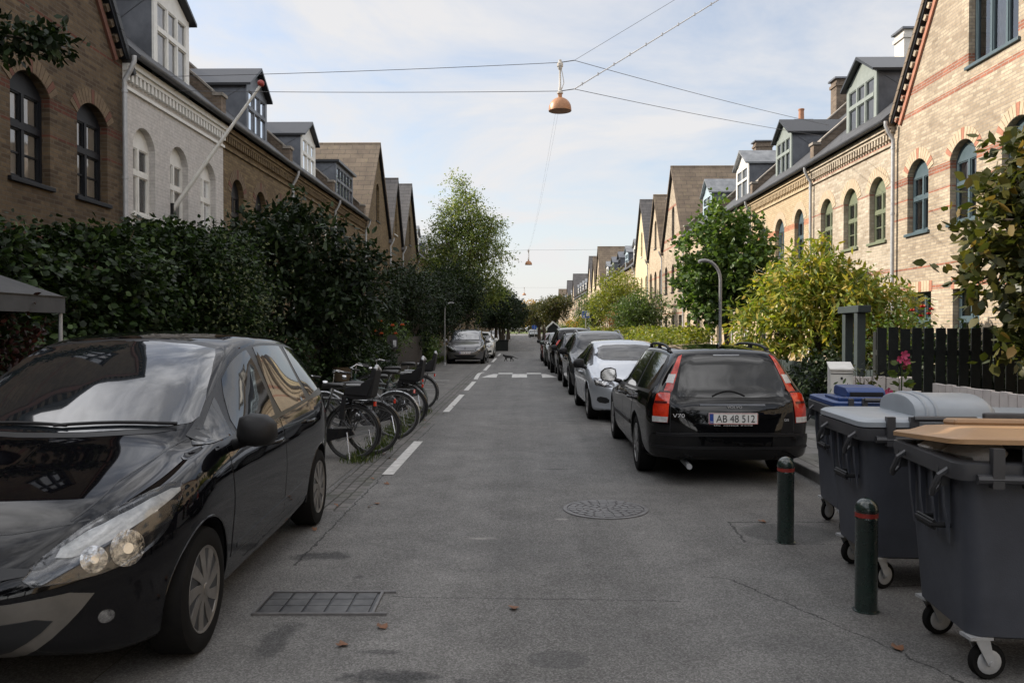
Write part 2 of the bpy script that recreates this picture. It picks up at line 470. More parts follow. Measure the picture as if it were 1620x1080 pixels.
def paver_mat(name, c1, c2, gap, w, h, rot=False):
    m, nt, b = new_mat(name)
    geo = node(nt, "ShaderNodeNewGeometry").outputs["Position"]
    sp = node(nt, "ShaderNodeSeparateXYZ"); nt.links.new(geo, sp.inputs[0])
    cb = node(nt, "ShaderNodeCombineXYZ")
    wx = nmath(nt, 'MULTIPLY', nmath(nt, 'SUBTRACT', nnoise(nt, geo, 2.0, 3), .5), .05)
    nt.links.new(nmath(nt, 'ADD', sp.outputs[1 if rot else 0], wx), cb.inputs[0]); nt.links.new(nmath(nt, 'ADD', sp.outputs[0 if rot else 1], wx), cb.inputs[1])
    br = node(nt, "ShaderNodeTexBrick"); br.offset = .5
    for k, v in (("Scale", 1.0), ("Brick Width", w), ("Row Height", h), ("Mortar Size", .011), ("Mortar Smooth", .4), ("Bias", 0.0)): br.inputs[k].default_value = v
    br.inputs["Color1"].default_value = tuple(c1) + (1,); br.inputs["Color2"].default_value = tuple(c2) + (1,); br.inputs["Mortar"].default_value = tuple(gap) + (1,)
    nt.links.new(cb.outputs[0], br.inputs["Vector"])
    col = nmix(nt, 1.0, br.outputs["Color"], nramp(nt, nnoise(nt, geo, 3, 6, .7), [(.3, .7), (.7, 1.2)]), 'MULTIPLY')
    col = nmix(nt, nramp(nt, nnoise(nt, geo, 1.1, 5, .7), [(.5, 0.0), (.68, .55)]), col, (.035, .045, .02))
    nt.links.new(col, b.inputs["Base Color"]); b.inputs["Roughness"].default_value = .85
    nbump(nt, b, nmath(nt, 'ADD', nmath(nt, 'MULTIPLY', br.outputs["Fac"], -1.0), nnoise(nt, geo, 30, 3)), .6, .015)
    return m
M['setts'] = paver_mat('granite_setts', (.17, .16, .15), (.11, .105, .1), (.045, .042, .035), .17, .115, rot=True)
M['flags'] = paver_mat('pavement_slabs', (.25, .24, .225), (.2, .195, .185), (.07, .068, .062), .62, .5)
M['soil'] = mat('garden_soil', (.045, .036, .026), .95, col2=(.03, .034, .016), vs=2.5, bump=.6, bs_=12)
M['ground'] = mat('far_ground', (.07, .075, .035), .95, col2=(.05, .06, .028), vs=.05)

sheet('ground', -900, 900, -300, 1500, -.16, M['ground'])
hump = lambda x, y: .085 * max(0, sin(pi * (y - 25.6) / 4.6)) if 25.6 < y < 30.2 else 0
sheet('road', -1.62, 3.15, 7.9, 262, 0, M['road'], nx=2, ny=900, zf=hump)
sheet('road', -1.62, 5.2, -34, 7.9, 0, M['road'])
sheet('gutter', -1.98, -1.62, 7.3, 262, -.004, M['setts'])
sheet('road', -2.02, -1.62, -34, 7.3, -.003, M['road'])
sheet('road', -2.02, -1.98, 7.3, 262, -.003, M['road'])
sheet('parking_bays', -4.3, -2.02, -34, 262, 0.002, M['apron'])
sheet('pavement', 3.29, 5.0, 8.05, 262, .11, M['flags'])
mb = MB(); mb.box(3.15, 3.288, 8.05, 262, -.1, .112); mb.box(3.15, 5.3, 7.9, 8.048, -.1, .112)
mb.build('kerb', M['kerb'], bevel=.015)["kind"] = 'structure'
sheet('garden_soil', 5.0, 9.0, 8.05, 262, .06, M['soil'])
sheet('garden_soil', 5.2, 9.0, -34, 7.9, .05, M['soil'])
sheet('garden_soil', -7.5, -4.3, -34, 262, .06, M['soil'])
sheet('cross_street', -120, 120, 262, 275, -.02, M['apron'])
M['lawn'] = mat('park_lawn', (.13, .16, .035), .95, col2=(.09, .13, .025), vs=.2)
sheet('lawn', -160, 160, 275, 420, -.01, M['lawn'])

# painted dashes, chequered hump marking, bay lines: one marking each
def marking(pts, m=None, z=.006):
    mb = MB()
    n = max(1, int(abs(pts[2][1] - pts[0][1]) / .25))
    (x0, y0), (x1, _), (x2, y1), (x3, _) = pts
    vs = []; fs = []
    for j in range(n + 1):
        t = j / n
        y = y0 + (y1 - y0) * t
        for a, b_ in ((x0, x3), (x1, x2)):
            x = a + (b_ - a) * t
            vs.append((x, y, z + hump(x, y)))
    for j in range(n): fs.append((2 * j, 2 * j + 1, 2 * j + 3, 2 * j + 2))
    mb.add(vs, fs)
    o = mb.build('road_marking', m or M['paint_line']); o["kind"] = 'structure'
    return o
for (y0, y1) in ((9.1, 11.8), (16.0, 20.2), (21.6, 25.2), (26.0, 30.6), (32, 37), (40, 45.5), (49, 54)):
    marking([(-1.60, y0), (-1.47, y0), (-1.47, y1), (-1.60, y1)])
for k, x in enumerate((-1.38, -.88, -.38, .12, .62)):
    ya, yb = (26.5, 27.9) if k % 2 == 0 else (27.91, 29.3)
    dx0 = .35 if k == 0 else 0; dx1 = .35 if k == 4 else 0
    if k % 2 == 0: marking([(x, ya), (x + .5, ya), (x + .5 - dx1, yb), (x + dx0, yb)])
    else: marking([(x, ya), (x + .5, ya), (x + .5, yb), (x, yb)])
for y in (18.3, 21.9, 24.0, 25.6, 30.5): marking([(-4.1, y), (-2.35, y), (-2.35, y + .14), (-4.1, y + .14)], M['paint_worn'], .008)
marking([(-1.35, 29.5), (.9, 29.5), (.9, 29.62), (-1.35, 29.62)], M['paint_worn'])

# manhole cover
M['iron'] = mat('cast_iron', (.17, .165, .165), .55, .2, col2=(.10, .098, .098), vs=14, rvar=.3)
def manhole():
    t = empty('manhole_cover', (.75, 7.38, 0), 0, 'round cast iron manhole cover with a ring pattern set in the asphalt', 'manhole cover')
    mb = MB(); mb.lathe([(.0, .008), (.345, .008), (.345, -.05)], 48); mb.build('cover', M['iron'], t)
    mb = MB()
    for r0, r1, n in ((.03, .075, 5), (.085, .14, 9), (.15, .205, 14), (.215, .27, 18), (.28, .335, 22)):
        for i in range(n):
            a0 = 2 * pi * (i + .08) / n; a1 = 2 * pi * (i + .92) / n
            pts = [(r0 * cos(a0 + (a1 - a0) * k / 4), r0 * sin(a0 + (a1 - a0) * k / 4), .008) for k in range(5)] + [(r1 * cos(a1 - (a1 - a0) * k / 4), r1 * sin(a1 - (a1 - a0) * k / 4), .008) for k in range(5)]
            mb.prism(pts, (0, 0, .006))
    mb.build('tread_pattern', M['iron'], t)
    mb = MB(); mb.lathe([(.352, -.05), (.352, .011), (.385, .009), (.385, -.05)], 48); mb.build('rim', M['iron'], t, smooth=30)
manhole()
M['iron_dark'] = mat('worn_dark_iron', (.05, .05, .052), .5, .4, col2=(.13, .13, .13), vs=7, rvar=.3)
def grate():
    t = empty('drain_grate', (-1.22, 4.82, 0), R(1), 'rectangular iron drain grate of square plates near the black people carrier', 'drain grate')
    mb = MB(); mb.box(-.36, .36, -.2, .2, -.03, .004); mb.build('base_plate', M['black_trim'], t)
    mb = MB()
    for i in range(5):
        for j in range(3):
            mb.box(-.345 + i * .14, -.345 + i * .14 + .125, -.19 + j * .128, -.19 + j * .128 + .118, .004, .011)
    mb.build('plate', M['iron_dark'], t, bevel=.003)
    mb = MB()
    mb.box(-.38, .46, .205, .225, -.03, .014); mb.box(-.38, .46, -.225, -.205, -.03, .014); mb.box(-.38, -.362, -.205, .205, -.03, .013); mb.box(.362, .38, -.205, .205, -.03, .013)
    mb.build('frame', M['iron'], t)
    t.scale = (.93, .9, 1)
grate()
# ------------------------------------------------------------------ houses
# a house is built in its own frame: x along the front, y away from the street, z up
HE = 6.72                      # eaves height
XR, XL = 9.0, -7.4             # the two building lines
YELLOW = ((.56, .43, .27), (.44, .32, .19), (.40, .35, .28))
BRK = {
 'band': brick_mat('yellow_brick_red_bands', (.56, .47, .345), (.37, .295, .21), (.36, .31, .255), bands=[(.9, 1.02), (2.50, 2.62), (2.98, 3.05), (4.16, 4.24), (4.62, 4.70), (5.0, 5.16), (6.52, 6.64), (7.05, 7.2), (8.9, 9.05)], bandcol=(.40, .165, .105), dirt=.42),
 'pale': brick_mat('pale_yellow_brick', (.58, .505, .395), (.39, .32, .235), (.43, .385, .32), bands=[(3.0, 3.07), (5.06, 5.12), (6.16, 6.22)], bandcol=(.42, .2, .14), dirt=.36),
 'yellow': brick_mat('clean_yellow_brick', (.53, .42, .27), (.45, .345, .215), (.34, .265, .18), bands=[(4.95, 5.12), (3.0, 3.1)], bandcol=(.50, .20, .11), dirt=.15),
 'far': brick_mat('sunny_yellow_brick', (.55, .45, .32), (.44, .34, .23), (.45, .39, .31), bands=[(3.0, 3.1), (5.0, 5.1)], bandcol=(.48, .22, .13), dirt=.25),
 'cream': brick_mat('cream_painted_brick', (.66, .56, .36), (.62, .52, .33), (.55, .46, .3), dirt=.15, painted=True),
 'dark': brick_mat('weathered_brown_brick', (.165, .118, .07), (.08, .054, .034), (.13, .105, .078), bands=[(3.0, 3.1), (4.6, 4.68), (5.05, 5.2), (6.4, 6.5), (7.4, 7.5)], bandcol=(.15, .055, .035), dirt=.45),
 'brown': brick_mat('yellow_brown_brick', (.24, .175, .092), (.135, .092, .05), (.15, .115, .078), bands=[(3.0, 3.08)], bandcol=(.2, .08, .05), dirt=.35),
 'white': brick_mat('pale_painted_brick', (.56, .535, .51), (.54, .515, .49), (.48, .46, .44), dirt=.15, painted=True),
}
SL = {
 'dark': slate_mat('dark_slate', (.06, .063, .07), (.042, .045, .05), (.02, .02, .022), moss=(.05, .045, .02)),
 'brown': slate_mat('brown_tile', (.21, .16, .11), (.16, .12, .085), (.07, .055, .04), .62, .26, True, .8, .35, moss=(.24, .2, .1)),
 'grey': slate_mat('grey_tile', (.13, .12, .115), (.10, .095, .095), (.045, .042, .04), .55, .24, True, .75),
 'parapet': brick_mat('party_wall_brick', (.26, .2, .15), (.16, .12, .09), (.2, .17, .14), dirt=.5),
}

def win_poly(sc, z0, z1, w, arch, n=12):
    """outline of an opening, counter-clockwise in (x, z)"""
    a, b = sc - w / 2, sc + w / 2
    if arch <= 0: return [(a, z0), (b, z0), (b, z1), (a, z1)]
    zs = z1 - arch
    rad = (w * w / 4 + arch * arch) / (2 * arch); cz = z1 - rad
    th = math.asin(min(1, w / 2 / rad))
    if arch > w / 2: th = pi / 2
    pts = [(a, z0), (b, z0)]
    for k in range(n + 1):
        t = th - 2 * th * k / n
        pts.append((sc + rad * sin(t), cz + rad * cos(t)))
    return pts

def panel_holes(mb, outline, holes, y, depth, mi=0):
    """wall sheet in plane y with openings and their reveals"""
    pts, faces = [], []
    for pl in [outline] + holes:
        b = len(pts); pts += [Vector(p) for p in pl]; faces.append(list(range(b, b + len(pl))))
    edges = []
    for f in faces:
        edges += [(f[i], f[(i + 1) % len(f)]) for i in range(len(f))]
    v, e, f, *_ = delaunay_2d_cdt(pts, edges, [], 1, 1e-5)
    def inside(p, pl):
        r = False
        for i in range(len(pl)):
            (x1, y1), (x2, y2) = pl[i], pl[i - 1]
            if (y1 > p[1]) != (y2 > p[1]) and p[0] < (x2 - x1) * (p[1] - y1) / (y2 - y1) + x1: r = not r
        return r
    keep = []
    for t in f:
        c = sum((v[i] for i in t), Vector((0, 0))) / len(t)
        if inside(c, outline) and not any(inside(c, h) for h in holes): keep.append(tuple(t))
    mb.add([(p.x, y, p.y) for p in v], keep, mi)
    for h in holes:
        n = len(h)
        mb.add([(p[0], y, p[1]) for p in h] + [(p[0], y + depth, p[1]) for p in h], [(i, (i + 1) % n, n + (i + 1) % n, n + i) for i in range(n)], mi)

def window(parent, sc, z0, z1, w, arch, fm, near, cols=2, trans=.62, y=.13, curtain=None, bars=0, sill=True, sillm=None, name='window', inner=None):
    """casement window in an opening; pane, curtain and sill are sub-parts"""
    a, b = sc - w / 2, sc + w / 2
    zs = z1 - arch
    g = .055 if near else .09
    mb = MB(); d0, d1 = y, y + .07
    mb.box(a, a + g, d0, d1, z0, zs); mb.box(b - g, b, d0, d1, z0, zs)
    mb.box(a + g, b - g, d0, d1, z0, z0 + g); mb.box(a + g, b - g, d0, d1, zs - g, zs)
    zt = z0 + (zs - z0) * trans
    cw = (w - 2 * g) / cols
    if trans: mb.box(a + g, b - g, d0 - .012, d1, zt - .05, zt + .05)
    for k in range(1, cols):
        x = a + g + cw * k
        for lo, hi in (((z0 + g, zt - .05), (zt + .05, zs - g)) if trans else ((z0 + g, zs - g),)):
            mb.box(x - .035, x + .035, d0 - .006, d1, lo, hi)
    if near:
        for k in range(cols):
            x0 = a + g + cw * k + (.035 if k else 0); x1 = a + g + cw * (k + 1) - (.035 if k < cols - 1 else 0)
            for lo, hi in (((z0 + g, zt - .05), (zt + .05, zs - g)) if trans else ((z0 + g, zs - g),)):
                for bx in ((x0, x0 + .022, lo, hi), (x1 - .022, x1, lo, hi), (x0 + .022, x1 - .022, lo, lo + .03), (x0 + .022, x1 - .022, hi - .022, hi)):
                    mb.box(bx[0], bx[1], d0 + .015, d1, bx[2], bx[3])
                nb = bars if hi - lo > .6 else 0
                for q in range(1, nb + 1):
                    zb = lo + (hi - lo) * q / (nb + 1); mb.box(x0 + .03, x1 - .03, d0 + .02, d1 - .01, zb - .013, zb + .013)
    if arch > 0:
        top = [p for p in win_poly(sc, z0, z1, w, arch)[2:]]
        mb.prism([(p[0], d0 + .006, p[1]) for p in top], (0, .06, 0))
    wo = mb.build(name, fm, parent)
    fr = wo; wo = inner or wo
    pm = MB(); pm.quad((a + .02, y + .045, z0 + .02), (b - .02, y + .045, z0 + .02), (b - .02, y + .045, zs), (a + .02, y + .045, zs))
    pm.build('pane', M['pane'] if near else M['pane_far'], wo)
    if near:
        rm = MB(); rm.box(a - .02, b + .02, y + .45, y + .5, z0 - .1, z1 + .1); rm.quad((a - .02, y + .1, z0), (b + .02, y + .1, z0), (b + .02, y + .46, z0), (a - .02, y + .46, z0))
        rm.build('room_back', M['room'], wo)
        if curtain:
            for s0, s1 in curtain:
                cm = MB(); n = 14; vs = []; fs = []
                for k in range(n + 1):
                    x = a + w * (s0 + (s1 - s0) * k / n)
                    yy = y + .07 + .010 * sin(k * 2.3 + sc * 5)
                    vs += [(x, yy, z0 + .03), (x, yy, zs - .02)]
                for k in range(n): fs.append((2 * k, 2 * k + 2, 2 * k + 3, 2 * k + 1))
                cm.add(vs, fs); cm.build('curtain', M['curtain'], wo, smooth=80)
    if sill:
        sm = MB(); sm.box(a - .07, b + .07, -.055, y, z0 - .07, z0 - .002)
        sm.build('sill', sillm or fm, wo, bevel=.008)
    return fr

def roof_slab(mb, p0, p1, q0, q1, th=.1, mi=0):
    """slab between eaves p0-p1 and ridge q0-q1"""
    p0, p1, q0, q1 = map(Vector, (p0, p1, q0, q1))
    n = (p1 - p0).cross(q0 - p0).normalized()
    if n.z < 0: n = -n
    mb.prism([p0, p1, q1, q0], -n * th, mi)

PITCH = .86
def ridge_z(d): return HE + .02 + (d + .28) * PITCH

def dormer(parent, sc, w, zb, zt, zp, fm, cheek, near, cols=3, y0=.42, flat=False, curtain=None):
    a, b = sc - w / 2, sc + w / 2
    dr = lambda z: (z - HE - .02) / PITCH - .28
    o = empty('dormer', (0, 0, 0)); o.parent = parent
    for x in (a, b):
        mb = MB(); e = .05 if x == a else -.05
        pts = [(x, y0, ridge_z(y0) - .1), (x, y0, zt), (x, dr(zt) + .3, zt), ]
        mb.prism(pts, (e, 0, 0))
        if near:      # standing seam on the cheek
            zc0 = ridge_z(y0) + .25
            p = Vector((x, y0 + .03, zt - .08)); q = Vector((x, y0 + (zt - zc0) * .8, zc0 + .42))
            mb.tube([p, q], .012, 5)
        mb.build('dormer_cheek', cheek, o)
    # front: pediment, casing
    fb = MB()
    fb.box(a - .02, a + .09, y0 - .05, y0 - .002, zb - .1, zt); fb.box(b - .09, b + .02, y0 - .05, y0 - .002, zb - .1, zt)
    fb.box(a + .09, b - .09, y0 - .05, y0 - .002, zt - .1, zt); fb.box(a + .09, b - .09, y0 - .05, y0 - .002, zb - .1, zb)
    if not flat: fb.prism([(a - .02, y0 - .03, zt), (b + .02, y0 - .03, zt), (sc, y0 - .03, zp - .06)], (0, .1, 0))
    fb.build('dormer_front', fm, o)
    window(o, sc, zb, zt - .1, w - .18, 0, fm, near, cols, .6, y0 - .05, curtain, sill=False, name='dormer_window', inner=o)
    rb = MB(); ov = .13
    if flat:
        rb.box(a - ov, b + ov, y0 - .2, dr(zt) + .4, zt + .002, zt + .1)
    else:
        back = dr(zp) + .25
        k = (zp - zt) / (w / 2)
        for s in (-1, 1):
            e = (sc + s * (w / 2 + ov), zt - ov * k)
            rb.prism([(sc, y0 - .2, zp), (e[0], y0 - .2, e[1]), (e[0], y0 - .2, e[1] + .07), (sc, y0 - .2, zp + .085)], (0, back - y0 + .2, 0))
    rb.build('dormer_roof', M['zinc_light'] if fm in (M['white_paint'], M['pale_blue']) and not near else M['black_trim'] if near else M['zinc'], o)
    return o

def cornice(parent, W, m, x0=0, near=True, dent=True):
    mb = MB()
    mb.box(x0, W, -.05, -.001, HE - .62, HE - .56)
    mb.box(x0, W, -.10, -.001, HE - .30, HE - .22); mb.box(x0, W, -.15, -.001, HE - .22, HE - .1)
    if dent:
        n = int((W - x0) / .16)
        for i in range(n):
            x = x0 + .02 + i * (W - x0) / n
            mb.box(x, x + .08, -.09, -.001, HE - .46, HE - .30)
    mb.build('cornice', m, parent)

def gutter(parent, W):
    mb = MB(); n = 7
    pts = [(-.28 - .07 * cos(pi * k / n), HE - .02 - .07 * sin(pi * k / n)) for k in range(n + 1)] + [(-.28 + .06 * cos(pi * k / n), HE - .02 - .06 * sin(pi * k / n)) for k in range(n + 1)]
    mb.prism([(0, p[0], p[1]) for p in pts], (W, 0, 0))
    mb.build('gutter', M['zinc'], parent, smooth=40)

def downpipe(parent, x, y=-.1):
    mb = MB()
    mb.tube([(x, -.28, HE - .08), (x, -.28, HE - .18), (x, -.2, HE - .36), (x, y, HE - .52), (x, y, HE - .7), (x, y, 3.0), (x, y, .2), (x, y - .12, .08)], .045, 9)
    for z in (HE - .75, 4.4, 2.4): mb.lathe([(.056, z), (.056, z + .05)], 9, (x, y, 0))
    mb.build('downpipe', M['galv'], parent, smooth=50)

def chimney(parent, x, y, z0, z1, w=.55, d=.75, m=None, pot=False, cap=True):
    mb = MB(); mb.box(x - w / 2, x + w / 2, y - d / 2, y + d / 2, z0, z1)
    if cap: mb.box(x - w / 2 - .05, x + w / 2 + .05, y - d / 2 - .05, y + d / 2 + .05, z1 - .28, z1 - .16)
    o = mb.build('chimney', m or SL['parapet'], parent)
    if cap:
        c = MB(); c.box(x - w / 2 - .09, x + w / 2 + .09, y - d / 2 - .09, y + d / 2 + .09, z1 + .001, z1 + .07); c.build('chimney_cap', M['zinc'], o)
    if pot:
        p = MB(); p.lathe([(.13, z1 + .07), (.12, z1 + .55), (.14, z1 + .56), (.14, z1 + .62), (.09, z1 + .62), (.09, z1 + .3)], 14, (x, y, 0)); p.build('chimney_pot', M['terracotta'], o, smooth=40)
    return o

def parapet(parent, x, m=None, th=.30, ridge=4.05, up=.34):
    mb = MB()
    pts = [(x - th / 2, -.02, HE - .05), (x - th / 2, -.02, HE + .62), (x - th / 2, .2, HE + .72), (x - th / 2, ridge, ridge_z(ridge) + up), (x - th / 2, 8.2 - .1, ridge_z(.1) + up), (x - th / 2, 8.2 - .1, HE)]
    mb.prism(pts, (th, 0, 0))
    o = mb.build('party_wall', m or SL['parapet'], parent)
    c = MB()
    for i in (1, 2, 3):
        p, q = Vector(pts[i]), Vector(pts[i + 1])
        if i == 1: c.box(x - th / 2 - .03, x + th / 2 + .03, -.06, .2, HE + .62, HE + .70)
        else:
            p = p + Vector((-.03, 0, .004)); q = q + Vector((-.03, 0, .004))
            c.prism([p, q, q + Vector((0, 0, .06)), p + Vector((0, 0, .06))], (th + .06, 0, 0))
    c.build('wall_coping', M['coping'], o)

def arch_trim(parent, wins, m1, m2):
    """brick arch over each opening, red bricks between yellow"""
    for (sc, z0, z1, w, arch) in wins:
        mb = MB()
        if arch <= 0:
            n = 9
            for k in range(n):
                x = sc - w / 2 - .05 + (w + .1) * k / n
                mb.box(x + .006, x + (w + .1) / n - .006, -.012, -.001, z1 + .004, z1 + .24, 1 if k in (0, 4, 8) else 0)
            mb.build('window_arch', [m1, m2], parent); continue
        rad = (w * w / 4 + arch * arch) / (2 * arch); cz = z1 - rad; th = math.asin(min(1, w / 2 / rad))
        n = 15
        for k in range(n):
            t0 = -th + 2 * th * (k + .06) / n; t1 = -th + 2 * th * (k + .94) / n
            P = lambda r, t: (sc + r * sin(t), -.012, cz + r * cos(t))
            mb.prism([P(rad + .005, t0), P(rad + .005, t1), P(rad + .25, t1), P(rad + .25, t0)], (0, .011, 0), 1 if k in (1, n - 2, n // 2) else 0)
        mb.build('window_arch', [m1, m2], parent)

M['brick_y'] = mat('yellow_arch_brick', (.5, .41, .29), .85, col2=(.4, .31, .21), vs=7)
M['brick_r'] = mat('red_arch_brick', (.40, .18, .115), .85, col2=(.32, .14, .09), vs=7)
M['brick_d'] = mat('brown_arch_brick', (.165, .118, .07), .85, col2=(.10, .068, .042), vs=7)
M['brick_dr'] = mat('dark_red_arch_brick', (.14, .055, .035), .85, col2=(.1, .045, .03), vs=7)

GR = {1: 'yellow brick houses on the sunny side of the street', -1: 'brown brick houses on the shaded side of the street'}

def house(side, y0, y1, label, brick, fm, near=True, gable=False, wins=None, gf=True, dorm=None, roofm=None, chim=None, pipe=True, bars=0, cur=None, apex=None,
          par=True, trims=None, corn=None, gwin=True, sillm=None, depth=8.2, gtrim=None, cheek=None, curt=None):
    W = y1 - y0
    if side > 0: t = empty('terraced_house', (XR, y1, 0), R(-90), label, 'house', GR[1])
    else: t = empty('terraced_house', (XL, y0, 0), R(90), label, 'house', GR[-1])
    loc = (lambda yw: y1 - yw) if side > 0 else (lambda yw: yw - y0)
    if wins is None:
        n = 3; wins = [(y0 + W * (k + .5) / n, 3.86, 5.55, .95, .3) for k in range(n)]
    ws = [(loc(a[0]),) + tuple(a[1:5]) for a in wins]
    gfs = []
    if gf: gfs = [(a[0], .95, 2.45, a[3], 0) for a in ws] if gf is True else [(loc(a[0]),) + tuple(a[1:5]) for a in gf]
    gws = []
    if gable:
        az = apex or (HE + W * .73)
        outline = [(0, 0), (W, 0), (W, HE - .1), (W / 2, az), (0, HE - .1)]
        if gwin is True: gwin = (W / 2, 7.1, 9.0, .85, .3, 2)
        if gwin: gws = [gwin]
    else:
        outline = [(0, 0), (W, 0), (W, HE), (0, HE)]
    mb = MB()
    holes = [win_poly(*a[:5]) for a in ws + gfs + gws]
    panel_holes(mb, outline, holes, 0, .14)
    e = .012
    if gable:
        for x in (e, W - e): mb.quad((x, 0, 0), (x, depth, 0), (x, depth, HE - .1), (x, 0, HE - .1))
        mb.poly([(0, depth, 0), (W, depth, 0), (W, depth, HE - .1), (W / 2, depth, az), (0, depth, HE - .1)])
    else:
        for x in (e, W - e): mb.poly([(x, 0, 0), (x, depth, 0), (x, depth, HE), (x, depth / 2, ridge_z(3.9)), (x, 0, HE)])
        mb.quad((0, depth, 0), (W, depth, 0), (W, depth, HE), (0, depth, HE))
    mb.build('wall', BRK[brick], t)
    cl = curt if curt is not None else [[(0.04, .22), (.8, .96)], [(.0, .3)], [(.05, .5)], None]
    for i, a in enumerate(ws): window(t, *a[:5], fm, near, 2, .6, .13, cl[i % len(cl)], bars, sillm=sillm)
    for i, a in enumerate(gfs): window(t, *a[:5], fm, near, 2, .58, .13, cl[(i + 1) % len(cl)], 0, sillm=sillm)
    for a in gws: window(t, *a[:5], fm, near, a[5], .62 if near else .6, .13, [(.4, .62)] if near else None, 0, sillm=sillm)
    rm = roofm or SL['dark']
    rb = MB()
    if gable:
        k = (az - HE + .1) / (W / 2)
        for s in (0, 1):
            ex = -.22 if s == 0 else W + .22
            ez = HE - .1 - .22 * k + .1
            p0, p1, q0, q1 = (ex, -.16, ez), (ex, depth, ez), (W / 2, -.16, az + .1), (W / 2, depth, az + .1)
            roof_slab(rb, p0, p1, q0, q1)
        rb.build('roof', rm, t)
        # verge: raking brick courses and corbels
        vb = MB(); slope = Vector((W / 2, 0, az - HE + .1)); L = slope.length
        for s in (0, 1):
            sx = 1 if s == 0 else -1
            o = Vector((0 if s == 0 else W, 0, HE - .12)); u = Vector((sx * slope.x, 0, slope.z)).normalized(); n_ = Vector((-u.z * sx * sx, 0, 0)); nn = Vector((sx * u.z, 0, -abs(u.x)))
            def strip(t0, t1, y_, off0, off1, mi):
                p = o + u * t0; q = o + u * t1
                vb.prism([p + nn * off0 + Vector((0, y_, 0)), q + nn * off0 + Vector((0, y_, 0)), q + nn * off1 + Vector((0, y_, 0)), p + nn * off1 + Vector((0, y_, 0))], (0, -y_ - .001, 0), mi)
            strip(0.05, L - .1, -.13, .0, .1, 2)
            if near:
                c = .12
                while c < L - .5:
                    strip(c, c + .12, -.1, .1, .21, 0); c += .26
                strip(.1, L - .35, -.05, .23, .34, 1)
        vb.build('verge', gtrim or [BRK[brick], M['brick_r'], M['dark_paint']], t)
    else:
        roof_slab(rb, (0, -.34, ridge_z(-.34)), (W, -.34, ridge_z(-.34)), (0, depth / 2 - .2, ridge_z(3.9)), (W, depth / 2 - .2, ridge_z(3.9)))
        roof_slab(rb, (0, depth + .25, HE), (W, depth + .25, HE), (0, depth / 2 - .2, ridge_z(3.9)), (W, depth / 2 - .2, ridge_z(3.9)))
        rb.build('roof', rm, t)
        cornice(t, W, corn or BRK[brick], near=near, dent=near or W < 9)
        gutter(t, W)
        if par: parapet(t, (0.0 if side > 0 else W))
    if pipe: downpipe(t, .12 if side > 0 else W - .12)
    if dorm:
        for dd in dorm: dormer(t, loc(dd[0]), dd[1], dd[2], dd[3], dd[4], dd[5], cheek or M['zinc'], near, dd[6] if len(dd) > 6 else 3, flat=dd[7] if len(dd) > 7 else False, curtain=dd[8] if len(dd) > 8 else None)
    if chim:
        for c in chim: chimney(t, loc(c[0]), c[1], c[2], c[3], *(c[4:]))
    if trims: arch_trim(t, ws + gfs, *trims)
    return t

WP, BP, GP, DP = M['white_paint'], M['blue_paint'], M['green_paint'], M['dark_paint']
TY, TD = (M['brick_y'], M['brick_r']), (M['brick_d'], M['brick_dr'])
# ---- sunny side, near to far
house(1, 11.6, 19.8, 'tall gabled brick house with red bands and blue grey window frames', 'band', BP, True, True, roofm=SL['brown'], apex=12.3,
      wins=[(18.65, 3.86, 5.52, .98, .34), (16.75, 3.86, 5.52, 1.0, .34), (14.9, 3.86, 5.52, 1.0, .34), (13.0, 3.86, 5.52, 1.0, .34)],
      gf=[(18.5, .95, 2.48, 1.0, 0), (16.6, .95, 2.48, 1.0, 0), (14.7, .95, 2.48, 1.0, 0), (12.9, .95, 2.48, 1.0, 0)], gwin=(4.05, 6.95, 9.2, 1.65, 0, 3), trims=TY)
rh1 = house(1, 19.8, 25.4, 'pale brick house with sage green arched windows beside the red banded gable', 'pale', GP, True, trims=(M['brick_y'], M['brick_y']),
      wins=[(20.75, 3.86, 5.5, .95, .36), (22.45, 3.86, 5.5, .95, .36), (24.2, 3.86, 5.5, .95, .36)], bars=1,
      dorm=[(22.7, 1.95, 7.15, 8.55, 9.1, M['grey_paint'], 3, False, [(.0, 1.0)])], chim=None)
house(1, 25.4, 32.1, 'smooth yellow brick house with a balcony and a whitewashed chimney', 'yellow', BP, True, trims=(M['brick_y'], M['brick_y']),
      wins=[(26.6, 3.86, 5.55, .9, .38), (28.6, 3.05, 5.5, 1.0, .38), (30.6, 3.86, 5.5, .9, .38)],
      dorm=[(29.4, 1.7, 7.15, 8.55, 9.1, M['grey_paint'], 3)], chim=[(28.0, 4.4, 8.5, 11.75, .7, 1.1, M['render_white'])])
house(1, 32.1, 38.4, 'yellow brick house with a white fronted zinc dormer and a terracotta chimney pot', 'far', WP, False, dorm=[(34.9, 1.9, 7.15, 8.6, 9.2, WP, 2)], chim=[(33.2, 4.0, 8.8, 11.7, .6, .8), (38.2, 4.0, 9, 11.3, .5, .7, None, True)], trims=(M['brick_y'], M['brick_y']))
house(1, 38.4, 45.4, 'yellow brick house with a pale blue dormer next to a tiled gable', 'far', DP, False, dorm=[(41.5, 1.9, 7.15, 8.5, 9.2, M['pale_blue'], 2)], chim=[(45.0, 4.2, 9, 11.9, .6, .9)])
house(1, 45.4, 52.4, 'gabled brick house with a brown tiled roof and a small roof hatch', 'band', DP, False, True, roofm=SL['brown'], apex=11.35)
house(1, 52.4, 58.3, 'narrow middle house with a lower tiled gable and a chimney', 'far', DP, False, True, roofm=SL['brown'], apex=10.7, chim=[(53.6, .8, 7.5, 10.2, .5, .6)])
house(1, 58.3, 65.3, 'cream painted gable house with a dark slate roof', 'cream', WP, False, True, roofm=SL['grey'], apex=11.4)
FM = [WP, M['pale_blue'], DP, GP, WP]
LBR = ['far', 'cream', 'far', 'pale', 'far']
